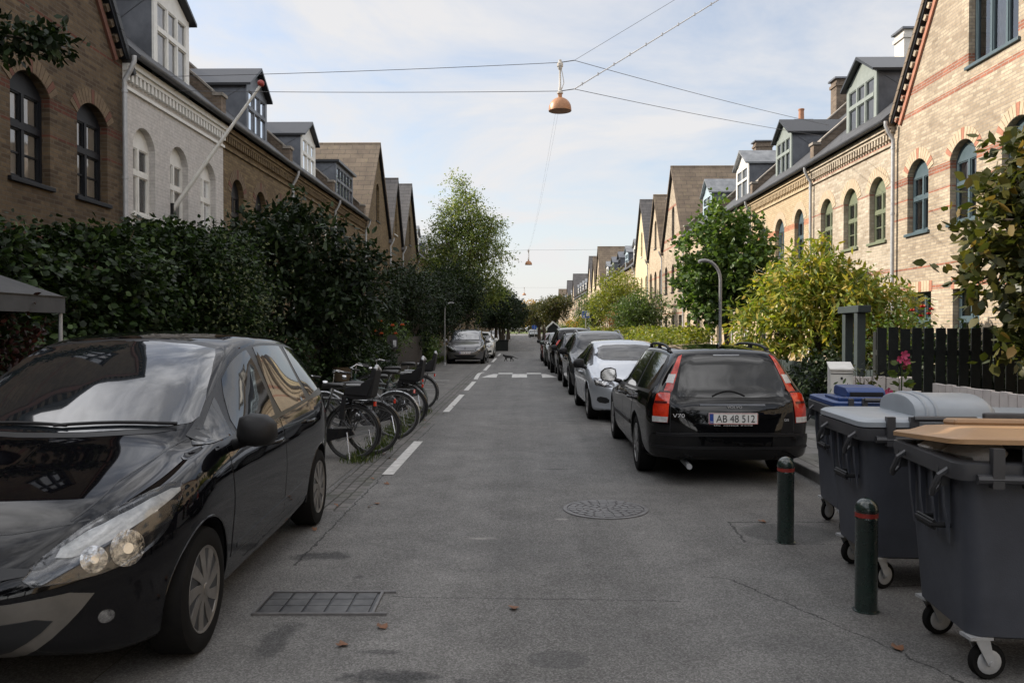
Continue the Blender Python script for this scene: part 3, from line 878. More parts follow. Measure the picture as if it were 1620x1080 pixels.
for i in range(5):
    ya = 65.3 + i * 5.62
    house(1, ya, ya + 5.62, ['brick house with a white dormer just past the cream gable', 'cream house with a pale blue dormer beyond the cream gable', 'brick house with a dark framed dormer midway along the sunny row', 'pale brick house with a green dormer midway along the sunny row', 'brick house with a white dormer before the second triple gable'][i],
          LBR[i], FM[i], False, dorm=[(ya + 2.8, 1.9, 7.15, 8.55, 9.1, FM[i], 2)], chim=[(ya + 5.5, 4, 9, 11.3)] if i % 2 else None)
house(1, 93.4, 100.4, 'first gable of the second triple, brown roof', 'far', DP, False, True, roofm=SL['brown'], apex=11.4)
house(1, 100.4, 106.2, 'narrow middle gable of the second triple', 'cream', DP, False, True, roofm=SL['brown'], apex=10.7)
house(1, 106.2, 113.2, 'last gable of the second triple, grey roof', 'far', DP, False, True, roofm=SL['grey'], apex=11.4)
for i in range(5):
    ya = 113.2 + i * 5.6
    house(1, ya, ya + 5.6, ['distant brick house just past the second triple gable', 'second distant dormer house past the second triple gable', 'third distant dormer house past the second triple gable', 'fourth distant dormer house past the second triple gable', 'distant dormer house before the third triple gable'][i], 'far', WP, False, dorm=[(ya + 2.8, 1.9, 7.15, 8.55, 9.1, WP, 2)], trims=None)
house(1, 141.2, 148.2, 'first gable of the third triple far down the street', 'far', DP, False, True, roofm=SL['grey'], apex=11.4)
house(1, 148.2, 161, 'wide low middle house of the third triple far away', 'far', WP, False, dorm=[(151.5, 1.9, 7.15, 8.55, 9.1, WP, 2), (157.5, 1.9, 7.15, 8.55, 9.1, WP, 2)])
house(1, 161, 168, 'last gable of the third triple far down the street', 'far', DP, False, True, roofm=SL['grey'], apex=11.4)
house(1, 168, 200, 'long distant terrace block near the end of the street', 'far', WP, False, wins=[(170 + 3 * k, 3.86, 5.5, .95, .3) for k in range(10)], dorm=[(172 + 6.5 * k, 1.9, 7.15, 8.55, 9.1, WP, 2) for k in range(5)])
house(1, 200, 208, 'brown roofed gable farthest away at the end of the street', 'far', DP, False, True, roofm=SL['brown'], apex=11.6)
# ---- shaded side
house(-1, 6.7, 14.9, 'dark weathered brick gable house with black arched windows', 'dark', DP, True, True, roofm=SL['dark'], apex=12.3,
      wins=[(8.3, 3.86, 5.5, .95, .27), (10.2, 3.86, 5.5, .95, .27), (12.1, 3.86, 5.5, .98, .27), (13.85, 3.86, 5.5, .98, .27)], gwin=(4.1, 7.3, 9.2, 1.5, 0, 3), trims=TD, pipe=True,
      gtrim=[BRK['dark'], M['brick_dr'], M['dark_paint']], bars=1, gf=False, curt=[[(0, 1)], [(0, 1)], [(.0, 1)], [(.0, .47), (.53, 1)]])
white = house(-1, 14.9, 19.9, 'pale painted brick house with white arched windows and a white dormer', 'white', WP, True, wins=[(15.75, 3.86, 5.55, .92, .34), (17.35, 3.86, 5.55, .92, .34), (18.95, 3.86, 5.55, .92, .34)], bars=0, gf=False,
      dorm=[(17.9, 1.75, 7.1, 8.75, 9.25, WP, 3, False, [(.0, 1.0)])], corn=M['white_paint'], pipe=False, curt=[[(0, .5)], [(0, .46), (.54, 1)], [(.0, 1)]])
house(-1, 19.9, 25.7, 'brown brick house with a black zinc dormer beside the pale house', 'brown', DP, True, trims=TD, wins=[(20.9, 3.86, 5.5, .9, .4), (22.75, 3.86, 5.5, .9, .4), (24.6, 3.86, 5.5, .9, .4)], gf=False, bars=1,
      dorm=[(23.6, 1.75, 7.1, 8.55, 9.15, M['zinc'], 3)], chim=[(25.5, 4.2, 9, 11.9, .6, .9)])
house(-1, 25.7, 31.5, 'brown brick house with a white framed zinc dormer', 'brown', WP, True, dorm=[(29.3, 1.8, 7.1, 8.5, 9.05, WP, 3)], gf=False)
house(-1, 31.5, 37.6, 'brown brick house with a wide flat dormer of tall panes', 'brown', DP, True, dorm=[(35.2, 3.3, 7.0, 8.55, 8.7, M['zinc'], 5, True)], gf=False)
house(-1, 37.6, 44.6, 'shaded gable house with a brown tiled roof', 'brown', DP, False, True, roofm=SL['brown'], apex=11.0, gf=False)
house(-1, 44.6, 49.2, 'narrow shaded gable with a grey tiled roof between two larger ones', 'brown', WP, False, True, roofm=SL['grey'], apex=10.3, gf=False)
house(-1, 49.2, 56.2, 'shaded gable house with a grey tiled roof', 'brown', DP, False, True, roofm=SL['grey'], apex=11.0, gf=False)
for i in range(5):
    ya = 56.2 + i * 6
    house(-1, ya, ya + 6, ['shaded dormer house just past the triple gable', 'second shaded dormer house behind the birch', 'third shaded dormer house behind the birch', 'fourth shaded dormer house beyond the birch', 'last shaded dormer house before the far gables'][i], 'brown', WP, False, dorm=[(ya + 3, 1.9, 7.1, 8.5, 9.1, WP, 2)], gf=False, chim=[(ya + 5.8, 4, 9, 11.4)] if i % 2 == 0 else None)
house(-1, 86.2, 93.2, 'far shaded gable house above the tree row', 'brown', DP, False, True, roofm=SL['grey'], apex=11.0, gf=False)
house(-1, 93.2, 130, 'long far shaded terrace behind the tree row', 'brown', WP, False, gf=False, wins=[(96 + 3 * k, 3.86, 5.5, .95, .3) for k in range(11)])
house(-1, 130, 200, 'farthest shaded terrace at the end of the tree row', 'brown', WP, False, gf=False, wins=[(133 + 3 * k, 3.86, 5.5, .95, .3) for k in range(20)])

# ---- the rows carry on behind the camera (mirrored in the cars)
house(1, 3.4, 11.6, 'gabled brick house beside the camera on the sunny side', 'far', BP, False, True, roofm=SL['brown'], apex=12.3)
house(1, -9, 3.4, 'pale brick houses just behind the camera on the sunny side', 'pale', WP, False, wins=[(-7.5 + 2.1 * k, 3.86, 5.5, .95, .3) for k in range(5)], dorm=[(-5.8, 1.9, 7.15, 8.55, 9.1, WP, 2), (.2, 1.9, 7.15, 8.55, 9.1, WP, 2)])
house(1, -34, -9, 'brick terrace farther behind the camera on the sunny side', 'far', WP, False, wins=[(-32 + 2.6 * k, 3.86, 5.5, .95, .3) for k in range(9)])
house(-1, -9, 6.7, 'brown brick houses just behind the camera on the shaded side', 'brown', WP, False, gf=False, wins=[(-7.5 + 2.4 * k, 3.86, 5.5, .95, .3) for k in range(6)], dorm=[(-5, 1.9, 7.15, 8.55, 9.1, WP, 2), (1.2, 1.9, 7.15, 8.55, 9.1, WP, 2)])
house(-1, -34, -9, 'brown brick terrace farther behind the camera on the shaded side', 'brown', WP, False, gf=False, wins=[(-32 + 2.6 * k, 3.86, 5.5, .95, .3) for k in range(9)])
# ------------------------------------------------------------------ plants
def leaf_mat(name, stops, trans=.35, rough=.45, spec=.4):
    m, nt, b = new_mat(name)
    out = nt.nodes["Material Output"]
    ri = node(nt, "ShaderNodeNewGeometry").outputs["Random Per Island"]
    col = nramp(nt, ri, stops)
    tc = node(nt, "ShaderNodeTexCoord").outputs["Object"]
    col = nmix(nt, 1.0, col, nramp(nt, nnoise(nt, tc, 1.4, 3), [(.3, .75), (.7, 1.25)]), 'MULTIPLY')
    nt.links.new(col, b.inputs["Base Color"]); b.inputs["Roughness"].default_value = rough; b.inputs["Specular IOR Level"].default_value = spec
    tl = node(nt, "ShaderNodeBsdfTranslucent"); nt.links.new(nmix(nt, 1.0, col, (1.25, 1.3, .5), 'MULTIPLY'), tl.inputs["Color"])
    mx = node(nt, "ShaderNodeMixShader"); mx.inputs[0].default_value = trans
    nt.links.new(b.outputs[0], mx.inputs[1]); nt.links.new(tl.outputs[0], mx.inputs[2]); nt.links.new(mx.outputs[0], out.inputs["Surface"])
    return m
LM = {
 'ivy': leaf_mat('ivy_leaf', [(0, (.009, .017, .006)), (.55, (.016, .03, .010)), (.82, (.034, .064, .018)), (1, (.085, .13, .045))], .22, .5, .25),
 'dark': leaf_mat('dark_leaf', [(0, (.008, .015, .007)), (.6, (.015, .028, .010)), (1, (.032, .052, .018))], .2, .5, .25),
 'mid': leaf_mat('green_leaf', [(0, (.04, .07, .018)), (.6, (.07, .115, .028)), (1, (.12, .17, .04))], .35),
 'round': leaf_mat('broad_leaf', [(0, (.045, .085, .022)), (.6, (.085, .145, .038)), (1, (.15, .21, .06))], .38),
 'fresh': leaf_mat('fresh_leaf', [(0, (.05, .085, .015)), (.5, (.085, .13, .022)), (1, (.15, .19, .04))], .45),
 'yellow': leaf_mat('yellowing_leaf', [(0, (.09, .14, .025)), (.45, (.19, .235, .04)), (.8, (.36, .335, .06)), (1, (.48, .34, .09))], .4),
 'gold': leaf_mat('golden_leaf', [(0, (.2, .13, .02)), (.5, (.38, .22, .03)), (1, (.5, .3, .06))], .4),
 'pale': leaf_mat('pale_seed_head', [(0, (.09, .11, .05)), (1, (.2, .22, .11))], .2),
 'hedge': leaf_mat('lime_leaf', [(0, (.10, .14, .02)), (.5, (.18, .21, .035)), (1, (.3, .28, .05))], .4),
 'rust': leaf_mat('rusty_leaf', [(0, (.12, .06, .03)), (.5, (.22, .11, .05)), (1, (.3, .16, .07))], .35),
 'redl': leaf_mat('dark_red_leaf', [(0, (.018, .008, .008)), (.6, (.035, .012, .011)), (1, (.06, .018, .016))], .3),
 'olive': leaf_mat('olive_leaf', [(0, (.03, .04, .012)), (.5, (.06, .07, .02)), (.9, (.11, .10, .03)), (1, (.2, .13, .05))], .35),
 'birch': leaf_mat('birch_leaf', [(0, (.08, .12, .035)), (.5, (.15, .20, .06)), (.85, (.22, .26, .08)), (1, (.34, .31, .1))], .45),
 'grass': leaf_mat('grass_blade', [(0, (.03, .05, .012)), (.6, (.06, .09, .02)), (1, (.12, .13, .04))], .3),
}
M['bark'] = mat('bark', (.075, .06, .045), .95, col2=(.035, .028, .022), vs=9, bump=.7, bs_=18)
M['bark_pale'] = mat('pale_bark', (.16, .13, .10), .9, col2=(.08, .065, .05), vs=7, bump=.5, bs_=18)
M['twig'] = mat('brown_twig', (.09, .06, .04), .9)

def leaves(name, pos, d, size, m, parent=None, aspect=.55, fold=.25, droop=0.0, simple=False):
    """one mesh of folded leaves: pos (n,3) leaf bases, d (n,3) leaf directions, size (n,)"""
    n = len(pos)
    d = d / np.maximum(1e-6, np.linalg.norm(d, axis=1, keepdims=True))
    up = RNG.normal(size=(n, 3)) * .55 + np.array([0, 0, 1.0])
    side = np.cross(d, up); side /= np.maximum(1e-6, np.linalg.norm(side, axis=1, keepdims=True))
    nrm = np.cross(side, d)
    s = size[:, None]
    w = s * aspect * .5
    if simple:
        V = np.stack([pos, pos + d * s * .5 + side * w - nrm * w * fold, pos + d * s - nrm * s * .1, pos + d * s * .5 - side * w - nrm * w * fold], 1).reshape(-1, 3)
        k = 4; F = [0, 1, 2, 0, 2, 3]; nf = 2; L = 3
    else:
        tip = pos + d * s - nrm * s * .16
        V = np.stack([pos, pos + d * s * .34 + side * w - nrm * w * fold, pos + d * s * .70 + side * w * .75 - nrm * (w * fold + s * .06), tip,
                      pos + d * s * .70 - side * w * .75 - nrm * (w * fold + s * .06), pos + d * s * .34 - side * w - nrm * w * fold], 1).reshape(-1, 3)
        k = 6; F = [0, 1, 2, 3, 0, 3, 4, 5]; nf = 2; L = 4
    idx = (np.arange(n)[:, None] * k + np.array(F)[None, :]).reshape(-1)
    me = bpy.data.meshes.new(name)
    me.vertices.add(len(V)); me.vertices.foreach_set("co", V.astype(np.float32).reshape(-1))
    me.loops.add(len(idx)); me.loops.foreach_set("vertex_index", idx.astype(np.int32))
    me.polygons.add(n * nf); me.polygons.foreach_set("loop_start", (np.arange(n * nf) * L).astype(np.int32))
    me.update(calc_edges=True); me.validate()
    me.materials.append(m)
    o = bpy.data.objects.new(name, me); COL.objects.link(o)
    if parent: o.parent = parent
    return o

def sprays(blobs, n_twig, per, twig_len, leaf, hollow=.55, out=.8, upw=.25, gravity=0.0, jitter=.5):
    """leaf positions: twigs growing out through a cloud of ellipsoid blobs (cx,cy,cz,rx,ry,rz)"""
    B = np.array(blobs, float)
    vol = B[:, 3] * B[:, 4] * B[:, 5]; pr = vol ** .75; pr /= pr.sum()
    bi = RNG.choice(len(B), n_twig, p=pr)
    dirs = RNG.normal(size=(n_twig, 3)); dirs /= np.linalg.norm(dirs, axis=1, keepdims=True)
    rad = hollow + (1 - hollow) * RNG.random(n_twig) ** .6
    base = B[bi, :3] + dirs * B[bi, 3:] * rad[:, None]
    td = dirs * out + RNG.normal(size=(n_twig, 3)) * jitter + np.array([0, 0, upw])
    td /= np.linalg.norm(td, axis=1, keepdims=True)
    tl = twig_len * (.5 + RNG.random(n_twig))
    t = (np.arange(per) + .5) / per
    P = base[:, None, :] + td[:, None, :] * (tl[:, None] * t[None, :])[:, :, None]
    P[:, :, 2] -= gravity * (tl[:, None] * t[None, :]) ** 2
    P = P + RNG.normal(size=P.shape) * leaf * .25
    D = td[:, None, :] * .7 + RNG.normal(size=P.shape) * .75
    D[:, :, 2] -= .15 + gravity
    sz = leaf * (.6 + .7 * RNG.random(P.shape[:2]))
    return P.reshape(-1, 3), D.reshape(-1, 3), sz.reshape(-1)

def limb(mb, p, q, r0, r1, wob=.12, n=7, seg=7):
    p, q = Vector(p), Vector(q); L = (q - p).length
    pts = []
    ph = random.random() * 6
    for i in range(n):
        t = i / (n - 1)
        o = Vector((sin(ph + t * 5), cos(ph * 1.7 + t * 4), 0)) * wob * L * .25 * sin(pi * t)
        pts.append(p.lerp(q, t) + o)
    mb.tube(pts, [r0 + (r1 - r0) * i / (n - 1) for i in range(n)], seg)

def plant(name, loc, label, cat, blobs, leaf, n_twig, per, twig_len, m, trunk_r=.08, trunk_h=1.0, bark='bark', group=None, extra=None, limbs=10, simple=False, stems=1, aspect=.55, **kw):
    """tree or shrub: trunk with limbs, crown of leaves. blobs are relative to loc"""
    t = empty(name, loc, 0, label, cat, group)
    mb = MB()
    crown_c = Vector(np.array(blobs)[:, :3].mean(0))
    for s in range(stems):
        a = 2 * pi * s / max(1, stems)
        b0 = Vector((cos(a), sin(a), 0)) * (.12 if stems > 1 else 0)
        top = Vector((crown_c.x * .7 + cos(a) * (.25 if stems > 1 else 0), crown_c.y * .7 + sin(a) * (.25 if stems > 1 else 0), trunk_h))
        limb(mb, b0 - Vector((0, 0, .1)), top, trunk_r, trunk_r * .72, .1)
        if stems == 1: mb.lathe([(trunk_r * 1.5, -.1), (trunk_r * 1.15, .06), (trunk_r, .2)], 9)
        bs = sorted(blobs, key=lambda b: -b[3] * b[4] * b[5])[:limbs]
        for b in bs[s::stems]:
            q = Vector(b[:3]) + Vector((0, 0, b[5] * .3))
            limb(mb, top - Vector((0, 0, trunk_h * .12)), q, trunk_r * .55, trunk_r * .12, .25)
            for k in range(4):
                d = Vector((random.gauss(0, 1), random.gauss(0, 1), random.gauss(.3, .7))).normalized()
                limb(mb, q.lerp(top, random.random() * .5), Vector(b[:3]) + Vector((d.x * b[3], d.y * b[4], d.z * b[5])) * .8, trunk_r * .2, trunk_r * .05, .3, 5, 5)
    mb.build('trunk', M[bark], t, smooth=60)
    P, D, Z = sprays(blobs, n_twig, per, twig_len, leaf, **kw)
    if extra is not None:
        P = np.vstack([P, extra[0]]); D = np.vstack([D, extra[1]]); Z = np.concatenate([Z, extra[2]])
    leaves('crown', P, D, Z, LM[m], t, simple=simple, aspect=aspect)
    return t

def blobset(n, rx, ry, rz, cz, r0=.35, r1=.6, seed=1):
    rg = np.random.default_rng(seed); out = []
    for i in range(n):
        d = rg.normal(size=3); d /= np.linalg.norm(d); k = rg.random() ** .45
        r = r0 + (r1 - r0) * rg.random()
        out.append((d[0] * rx * k, d[1] * ry * k, cz + d[2] * rz * k, r, r, r * .85))
    return out

# tall ivy hedge behind the near car
def hedge_leaves(x0, x1, y0, y1, topf, n, leaf, m, name, parent, bottom=.1, lump=.25, seed=3, fr=.62):
    rg = np.random.default_rng(seed)
    y = y0 + (y1 - y0) * rg.random(n); f = rg.random(n)
    face = rg.random(n)
    zt = np.array([topf(v) for v in y])
    lx = lump * (np.sin(y * 2.1) * .5 + np.sin(y * 5.3 + 1) * .3)
    x = np.where(face < fr, x1 + lx + rg.normal(size=n) * .16, x0 + (x1 - x0) * rg.random(n))
    z = np.where(face < fr, bottom + (zt - bottom) * f, zt + rg.normal(size=n) * .10)
    lz = lump * (np.sin(z * 3.1 + y * 1.3) * .6); x = x + np.where(face < fr, lz, 0)
    z = z + lump * .8 * np.sin(y * 4.1 + np.sin(y * 9) ) * np.where(face < fr, 0, 1)
    P = np.stack([x, y, z], 1)
    D = np.stack([rg.normal(size=n) * .6 + (x1 > x0) * np.where(face < fr, .6, .1) * (1 if x1 > x0 else 1), rg.normal(size=n) * .8, rg.normal(size=n) * .5 - .25 + np.where(face < fr, 0, .6)], 1)
    return leaves(name, P, D, leaf * (.55 + .8 * rg.random(n)), LM[m], parent, aspect=.85)

def ivy():
    t = empty('ivy_hedge', (0, 0, 0), 0, 'tall dark ivy hedge behind the black people carrier', 'hedge')
    top = lambda y: np.interp(y, [4.5, 6.5, 8, 10, 12, 13.6, 15], [1.8, 1.98, 2.28, 2.62, 2.98, 3.08, 2.5]) + .12 * sin(y * 3.3) + .08 * sin(y * 8.1)
    mb = MB()
    for k in range(16):
        y = 4.6 + k * .64; z = top(y)
        limb(mb, (-5.4, y, 0), (-5.35 + random.uniform(-.1, .2), y + random.uniform(-.3, .3), z - .2), .045, .012, .3)
        for q in range(4):
            zz_ = random.uniform(.6, z - .4); limb(mb, (-5.38, y, zz_), (-4.95 + random.uniform(-.1, .15), y + random.uniform(-.6, .6), zz_ + random.uniform(-.1, .6)), .012, .004, .4, 5, 5)
    mb.build('stems', M['twig'], t)
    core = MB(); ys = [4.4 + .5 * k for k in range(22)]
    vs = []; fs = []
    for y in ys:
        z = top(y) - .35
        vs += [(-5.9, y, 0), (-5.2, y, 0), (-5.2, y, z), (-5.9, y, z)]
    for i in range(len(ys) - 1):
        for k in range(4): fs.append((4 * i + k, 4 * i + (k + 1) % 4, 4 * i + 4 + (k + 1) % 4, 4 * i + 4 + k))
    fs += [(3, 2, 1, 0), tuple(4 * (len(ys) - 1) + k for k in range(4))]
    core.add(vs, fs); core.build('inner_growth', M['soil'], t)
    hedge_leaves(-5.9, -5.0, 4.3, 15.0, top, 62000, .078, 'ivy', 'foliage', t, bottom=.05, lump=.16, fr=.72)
    return t
ivy()
# ivy end pieces growing above the hedge as loose shoots
plant('garden_shrub', (-5.2, 12.7, .05), 'flowering ivy shrub with pale seed heads bulging from the end of the tall hedge', 'shrub', [(.25, 0, 2.2, .75, 1.1, .8), (.3, .5, 1.5, .7, .9, .8), (.2, -.6, 2.5, .5, .6, .5), (.2, .9, 2.6, .5, .6, .6)], .075, 1700, 9, .3, 'ivy', .05, 1.2, stems=3, limbs=4)
fl = [(-4.9 + .25 + RNG.normal() * .32, 12.7 + RNG.normal() * .6, 2.1 + RNG.normal() * .42) for _ in range(420)]
fp = np.repeat(np.array(fl) + np.array([.35, -.3, 0]), 7, 0); fd = RNG.normal(size=fp.shape)
leaves('seed_heads', fp - np.array([-5.2, 12.7, .05]), fd, np.full(len(fp), .026), LM['pale'], bpy.data.objects['garden_shrub'], aspect=.7, simple=True)
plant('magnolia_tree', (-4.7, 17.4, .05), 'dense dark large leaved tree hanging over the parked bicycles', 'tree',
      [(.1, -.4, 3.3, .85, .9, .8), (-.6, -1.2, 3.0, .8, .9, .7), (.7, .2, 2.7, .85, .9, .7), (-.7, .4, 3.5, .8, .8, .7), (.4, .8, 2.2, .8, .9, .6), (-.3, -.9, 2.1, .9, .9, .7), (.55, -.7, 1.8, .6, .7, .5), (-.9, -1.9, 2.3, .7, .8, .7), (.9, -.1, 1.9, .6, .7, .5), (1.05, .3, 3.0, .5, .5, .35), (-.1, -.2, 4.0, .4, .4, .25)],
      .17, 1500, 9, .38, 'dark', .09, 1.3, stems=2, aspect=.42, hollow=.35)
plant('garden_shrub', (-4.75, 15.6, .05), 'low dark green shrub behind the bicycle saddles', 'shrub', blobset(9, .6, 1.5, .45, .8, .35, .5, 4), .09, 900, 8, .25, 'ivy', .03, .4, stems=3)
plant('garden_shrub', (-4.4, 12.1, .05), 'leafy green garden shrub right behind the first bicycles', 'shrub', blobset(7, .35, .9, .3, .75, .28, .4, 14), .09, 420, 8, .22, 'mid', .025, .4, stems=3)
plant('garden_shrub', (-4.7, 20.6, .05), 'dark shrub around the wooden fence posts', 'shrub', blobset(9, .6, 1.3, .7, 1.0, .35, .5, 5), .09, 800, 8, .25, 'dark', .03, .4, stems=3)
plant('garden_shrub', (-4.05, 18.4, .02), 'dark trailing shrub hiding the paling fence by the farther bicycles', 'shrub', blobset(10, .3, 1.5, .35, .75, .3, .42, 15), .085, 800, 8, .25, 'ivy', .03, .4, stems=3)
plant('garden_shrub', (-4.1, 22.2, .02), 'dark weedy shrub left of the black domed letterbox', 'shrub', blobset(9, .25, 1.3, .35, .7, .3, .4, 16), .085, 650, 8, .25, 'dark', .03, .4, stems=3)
plant('lilac_shrub', (-5.0, 33.5, .05), 'tall dark lilac shrub by the leaning grey pole', 'shrub', blobset(14, 1.0, 2.6, 1.2, 2.6, .55, .85, 6), .12, 1300, 9, .4, 'dark', .07, 1.2, stems=3)
plant('lilac_shrub', (-5.1, 27.5, .05), 'dark loose shrub between the rose fence and the lilac', 'shrub', blobset(9, .8, 1.5, .9, 1.9, .4, .6, 8), .11, 700, 8, .35, 'dark', .05, .8, stems=3)
plant('garden_shrub', (-4.4, 36.5, .05), 'low leafy shrub beside the grey people carrier', 'shrub', blobset(9, .6, 2.2, .35, .75, .35, .5, 9), .1, 600, 8, .25, 'mid', .03, .4, stems=3)
birch_b = [(0, 0, 10.9, .55, .55, 1.0), (.2, -.2, 9.6, 1.0, 1.0, 1.1), (-1.0, .2, 9.3, .8, .8, 1.0), (.9, .3, 8.4, 1.2, 1.1, 1.0), (-1.3, -.3, 8.0, 1.0, 1.0, 1.0), (0, 0, 7.4, 1.5, 1.4, 1.2), (1.6, .1, 7.0, 1.0, 1.0, .8), (-2.0, .1, 6.6, 1.1, 1.0, .9), (1.9, -.2, 8.6, .6, .6, .6), (.5, .5, 5.6, 1.6, 1.5, 1.1), (-1.2, -.4, 5.2, 1.6, 1.4, 1.1), (1.8, .1, 5.0, .8, .9, .7), (2.6, .1, 6.6, .55, .5, .35), (0, 0, 4.0, 1.9, 1.6, 1.0), (-.8, 0, 11.6, .25, .25, .6), (2.1, .2, 4.1, .5, .6, .5)]
plant('birch_tree', (-3.75, 52, .05), 'tall airy birch tree with light green top above the tree row', 'tree', [tuple(v * .95 for v in b) for b in birch_b], .14, 4300, 10, .85, 'birch', .16, 4.2, 'bark_pale', simple=True, gravity=.25, hollow=.2, limbs=14, upw=.35, jitter=.8)
plant('garden_tree', (-4.3, 49, .05), 'broad dark green tree at the foot of the birch', 'tree', blobset(16, 1.8, 2.4, 1.6, 3.4, .8, 1.2, 11), .14, 2300, 9, .5, 'dark', .14, 1.8, simple=True)
plant('garden_tree', (-4.8, 42, .05), 'dark bushy tree behind the grey people carrier', 'tree', blobset(16, 1.3, 2.4, 1.3, 2.6, .7, 1.0, 12), .13, 1900, 9, .5, 'dark', .12, 1.4, simple=True)
row = []
row_lab = ['first of the small clipped trees on the shaded verge, nearest the white car', 'second small clipped tree on the shaded verge', 'third small clipped tree on the shaded verge above the black box', 'fourth small clipped tree on the shaded verge', 'fifth small clipped tree farther along the shaded verge', 'last small clipped tree on the shaded verge']
for i, (x, y, s) in enumerate(((-2.1, 63, 1), (-1.95, 70, .98), (-2.0, 79, 1.02), (-2.2, 91, 1), (-2.1, 106, 1.05), (-2.2, 126, 1))):
    if i == 0:
        row.append(plant('verge_tree', (x, y, 0), row_lab[0], 'tree', blobset(16, 1.2, 2.2, 1.1, 3.3, .8, 1.1, 21), .17, 1700, 9, .4, 'dark', .16, 2.3, simple=True, group='small clipped trees on the shaded verge'))
    else: copy_tree(row[0], (x, y, 0), i * 1.3, row_lab[i], scale=s)
rr = []
rr_lab = ['round clipped street tree on the sunny verge, largest and nearest', 'slimmer clipped street tree just left of the round one', 'clipped street tree beyond the pair on the sunny verge', 'farthest clipped street tree on the sunny verge']
for i, (x, y, s) in enumerate(((3.1, 84, 1.05), (1.95, 98, .95), (3.0, 120, 1), (2.9, 146, 1))):
    if i == 0:
        rr.append(plant('street_tree', (x, y, .1), rr_lab[0], 'tree', blobset(13, 1.6, 1.6, 1.0, 3.7, .7, 1.0, 22), .16, 1300, 9, .4, 'olive', .24, 2.2, simple=True, group='clipped street trees on the sunny verge'))
    else: copy_tree(rr[0], (x, y, .02), i * 1.7, rr_lab[i], scale=s)
far_lab = ['golden autumn tree in the park at the end of the street', 'yellow green tree beside the golden one in the park', 'dark tree at the edge of the park behind the shaded terrace', 'green park tree right of the golden ones', 'second golden tree farther into the park', 'wide dull green tree closing the view on the right']
for i, (x, y, s, m_) in enumerate(((-1.5, 276, 1.9, 'gold'), (-5.5, 282, 1.7, 'yellow'), (-14, 290, 2.2, 'mid'), (8, 292, 2.0, 'mid'), (3, 310, 2.3, 'gold'), (18, 305, 2.6, 'olive'))):
    plant('park_tree', (x, y, 0), far_lab[i], 'tree', [tuple(v * s for v in b) for b in blobset(10, 2.0, 2.0, 1.5, 3.4, .9, 1.3, 30 + i)], .6, 500, 8, .9, m_, .25, 2.5, simple=True, group='trees in the park at the end')
for i, (x, y) in enumerate(((-3.5, -19), (3.9, -24), (.5, -40))):
    plant('street_tree', (x, y, 0), ['tree behind the camera on the shaded verge', 'tree behind the camera on the sunny verge', 'tree closing the street far behind the camera'][i], 'tree', [tuple(v * 1.7 for v in b) for b in blobset(12, 1.6, 1.6, 1.6, 4.2, .8, 1.2, 70 + i)], .4, 800, 8, .7, 'dark', .2, 3.0, simple=True)
def wood():
    bl = []
    for k in range(70): bl.append((-80 + k * 2.4 + random.uniform(-1, 1), 330 + random.uniform(0, 14), random.uniform(2, 6), 3.2, 3, random.uniform(2, 4)))
    P, D, Z = sprays(bl, 3500, 7, 1.5, 1.1)
    o = leaves('treeline', P, D, Z, LM['olive'], simple=True)
    tag(o, 'far belt of trees behind the park lawn', 'trees', kind='stuff')
wood()

# sunny side gardens
plant('garden_tree', (5.55, 22.3, .08), 'round dark green tree in front of the houses with a grey curved pole before it', 'tree',
      [(-.1, 0, 4.3, .7, .7, .5), (.5, .1, 3.9, .75, .8, .6), (-.6, -.1, 3.7, .7, .8, .6), (.2, -.3, 3.2, .95, .9, .7), (-.5, .2, 2.9, .85, .8, .6), (.85, .1, 3.1, .6, .7, .6), (.1, .1, 2.3, .8, .8, .5), (-.6, 0, 2.3, .5, .6, .4), (.7, 0, 2.4, .5, .6, .4), (-.25, 0, 4.8, .25, .25, .3)],
      .135, 1350, 9, .32, 'round', .10, 1.7, hollow=.4, aspect=.75)
plant('sumac_tree', (6.1, 16.6, .08), 'yellowing leafy shrub with drooping leaves behind the dark gate frame', 'shrub',
      [(-.2, 0, 2.75, .5, .6, .45), (.4, .1, 2.4, .65, .75, .5), (-.7, 0, 2.2, .7, .8, .5), (.1, -.3, 2.1, .8, .8, .5), (1.1, .1, 2.0, .7, .8, .5), (-1.2, .1, 1.5, .6, .8, .45), (-.3, -.2, 1.5, .8, .8, .45), (.8, -.2, 1.4, .8, .8, .5), (-.1, .1, 3.1, .3, .3, .25)],
      .165, 1250, 10, .36, 'yellow', .07, 1.1, stems=3, aspect=.32, gravity=.3, hollow=.3)
plant('garden_shrub', (5.55, 13.0, .08), 'dark low shrub between the yellow shrub and the dark fence', 'shrub', blobset(10, .9, 1.2, .25, .7, .3, .42, 41), .07, 900, 8, .22, 'dark', .03, .4, stems=3)
plant('corner_tree', (6.02, 9.3, .02), 'olive green broad leaved tree overhanging the black picket fence', 'tree',
      [(-.1, 0, 3.3, .55, .6, .45), (.3, .1, 3.0, .7, .7, .5), (-.45, -.1, 2.75, .55, .6, .42), (.2, -.2, 2.5, .7, .7, .45), (-.5, .0, 2.25, .45, .5, .28), (.5, .1, 2.2, .7, .7, .4), (.15, -.25, 1.85, .5, .5, .3), (-.15, -.1, 1.5, .35, .4, .3), (.9, 0, 2.8, .8, .8, .7), (.3, -.1, 1.15, .3, .3, .25), (.05, .1, 3.75, .3, .3, .25)],
      .15, 1150, 8, .3, 'olive', .06, 1.4, stems=2, hollow=.3, aspect=.62)
plant('garden_shrub', (6.4, 11.7, .08), 'dark shrub filling the gaps behind the black picket fence', 'shrub', blobset(12, 1.5, .5, .35, .85, .35, .5, 42), .08, 1100, 8, .22, 'dark', .03, .4, stems=3)
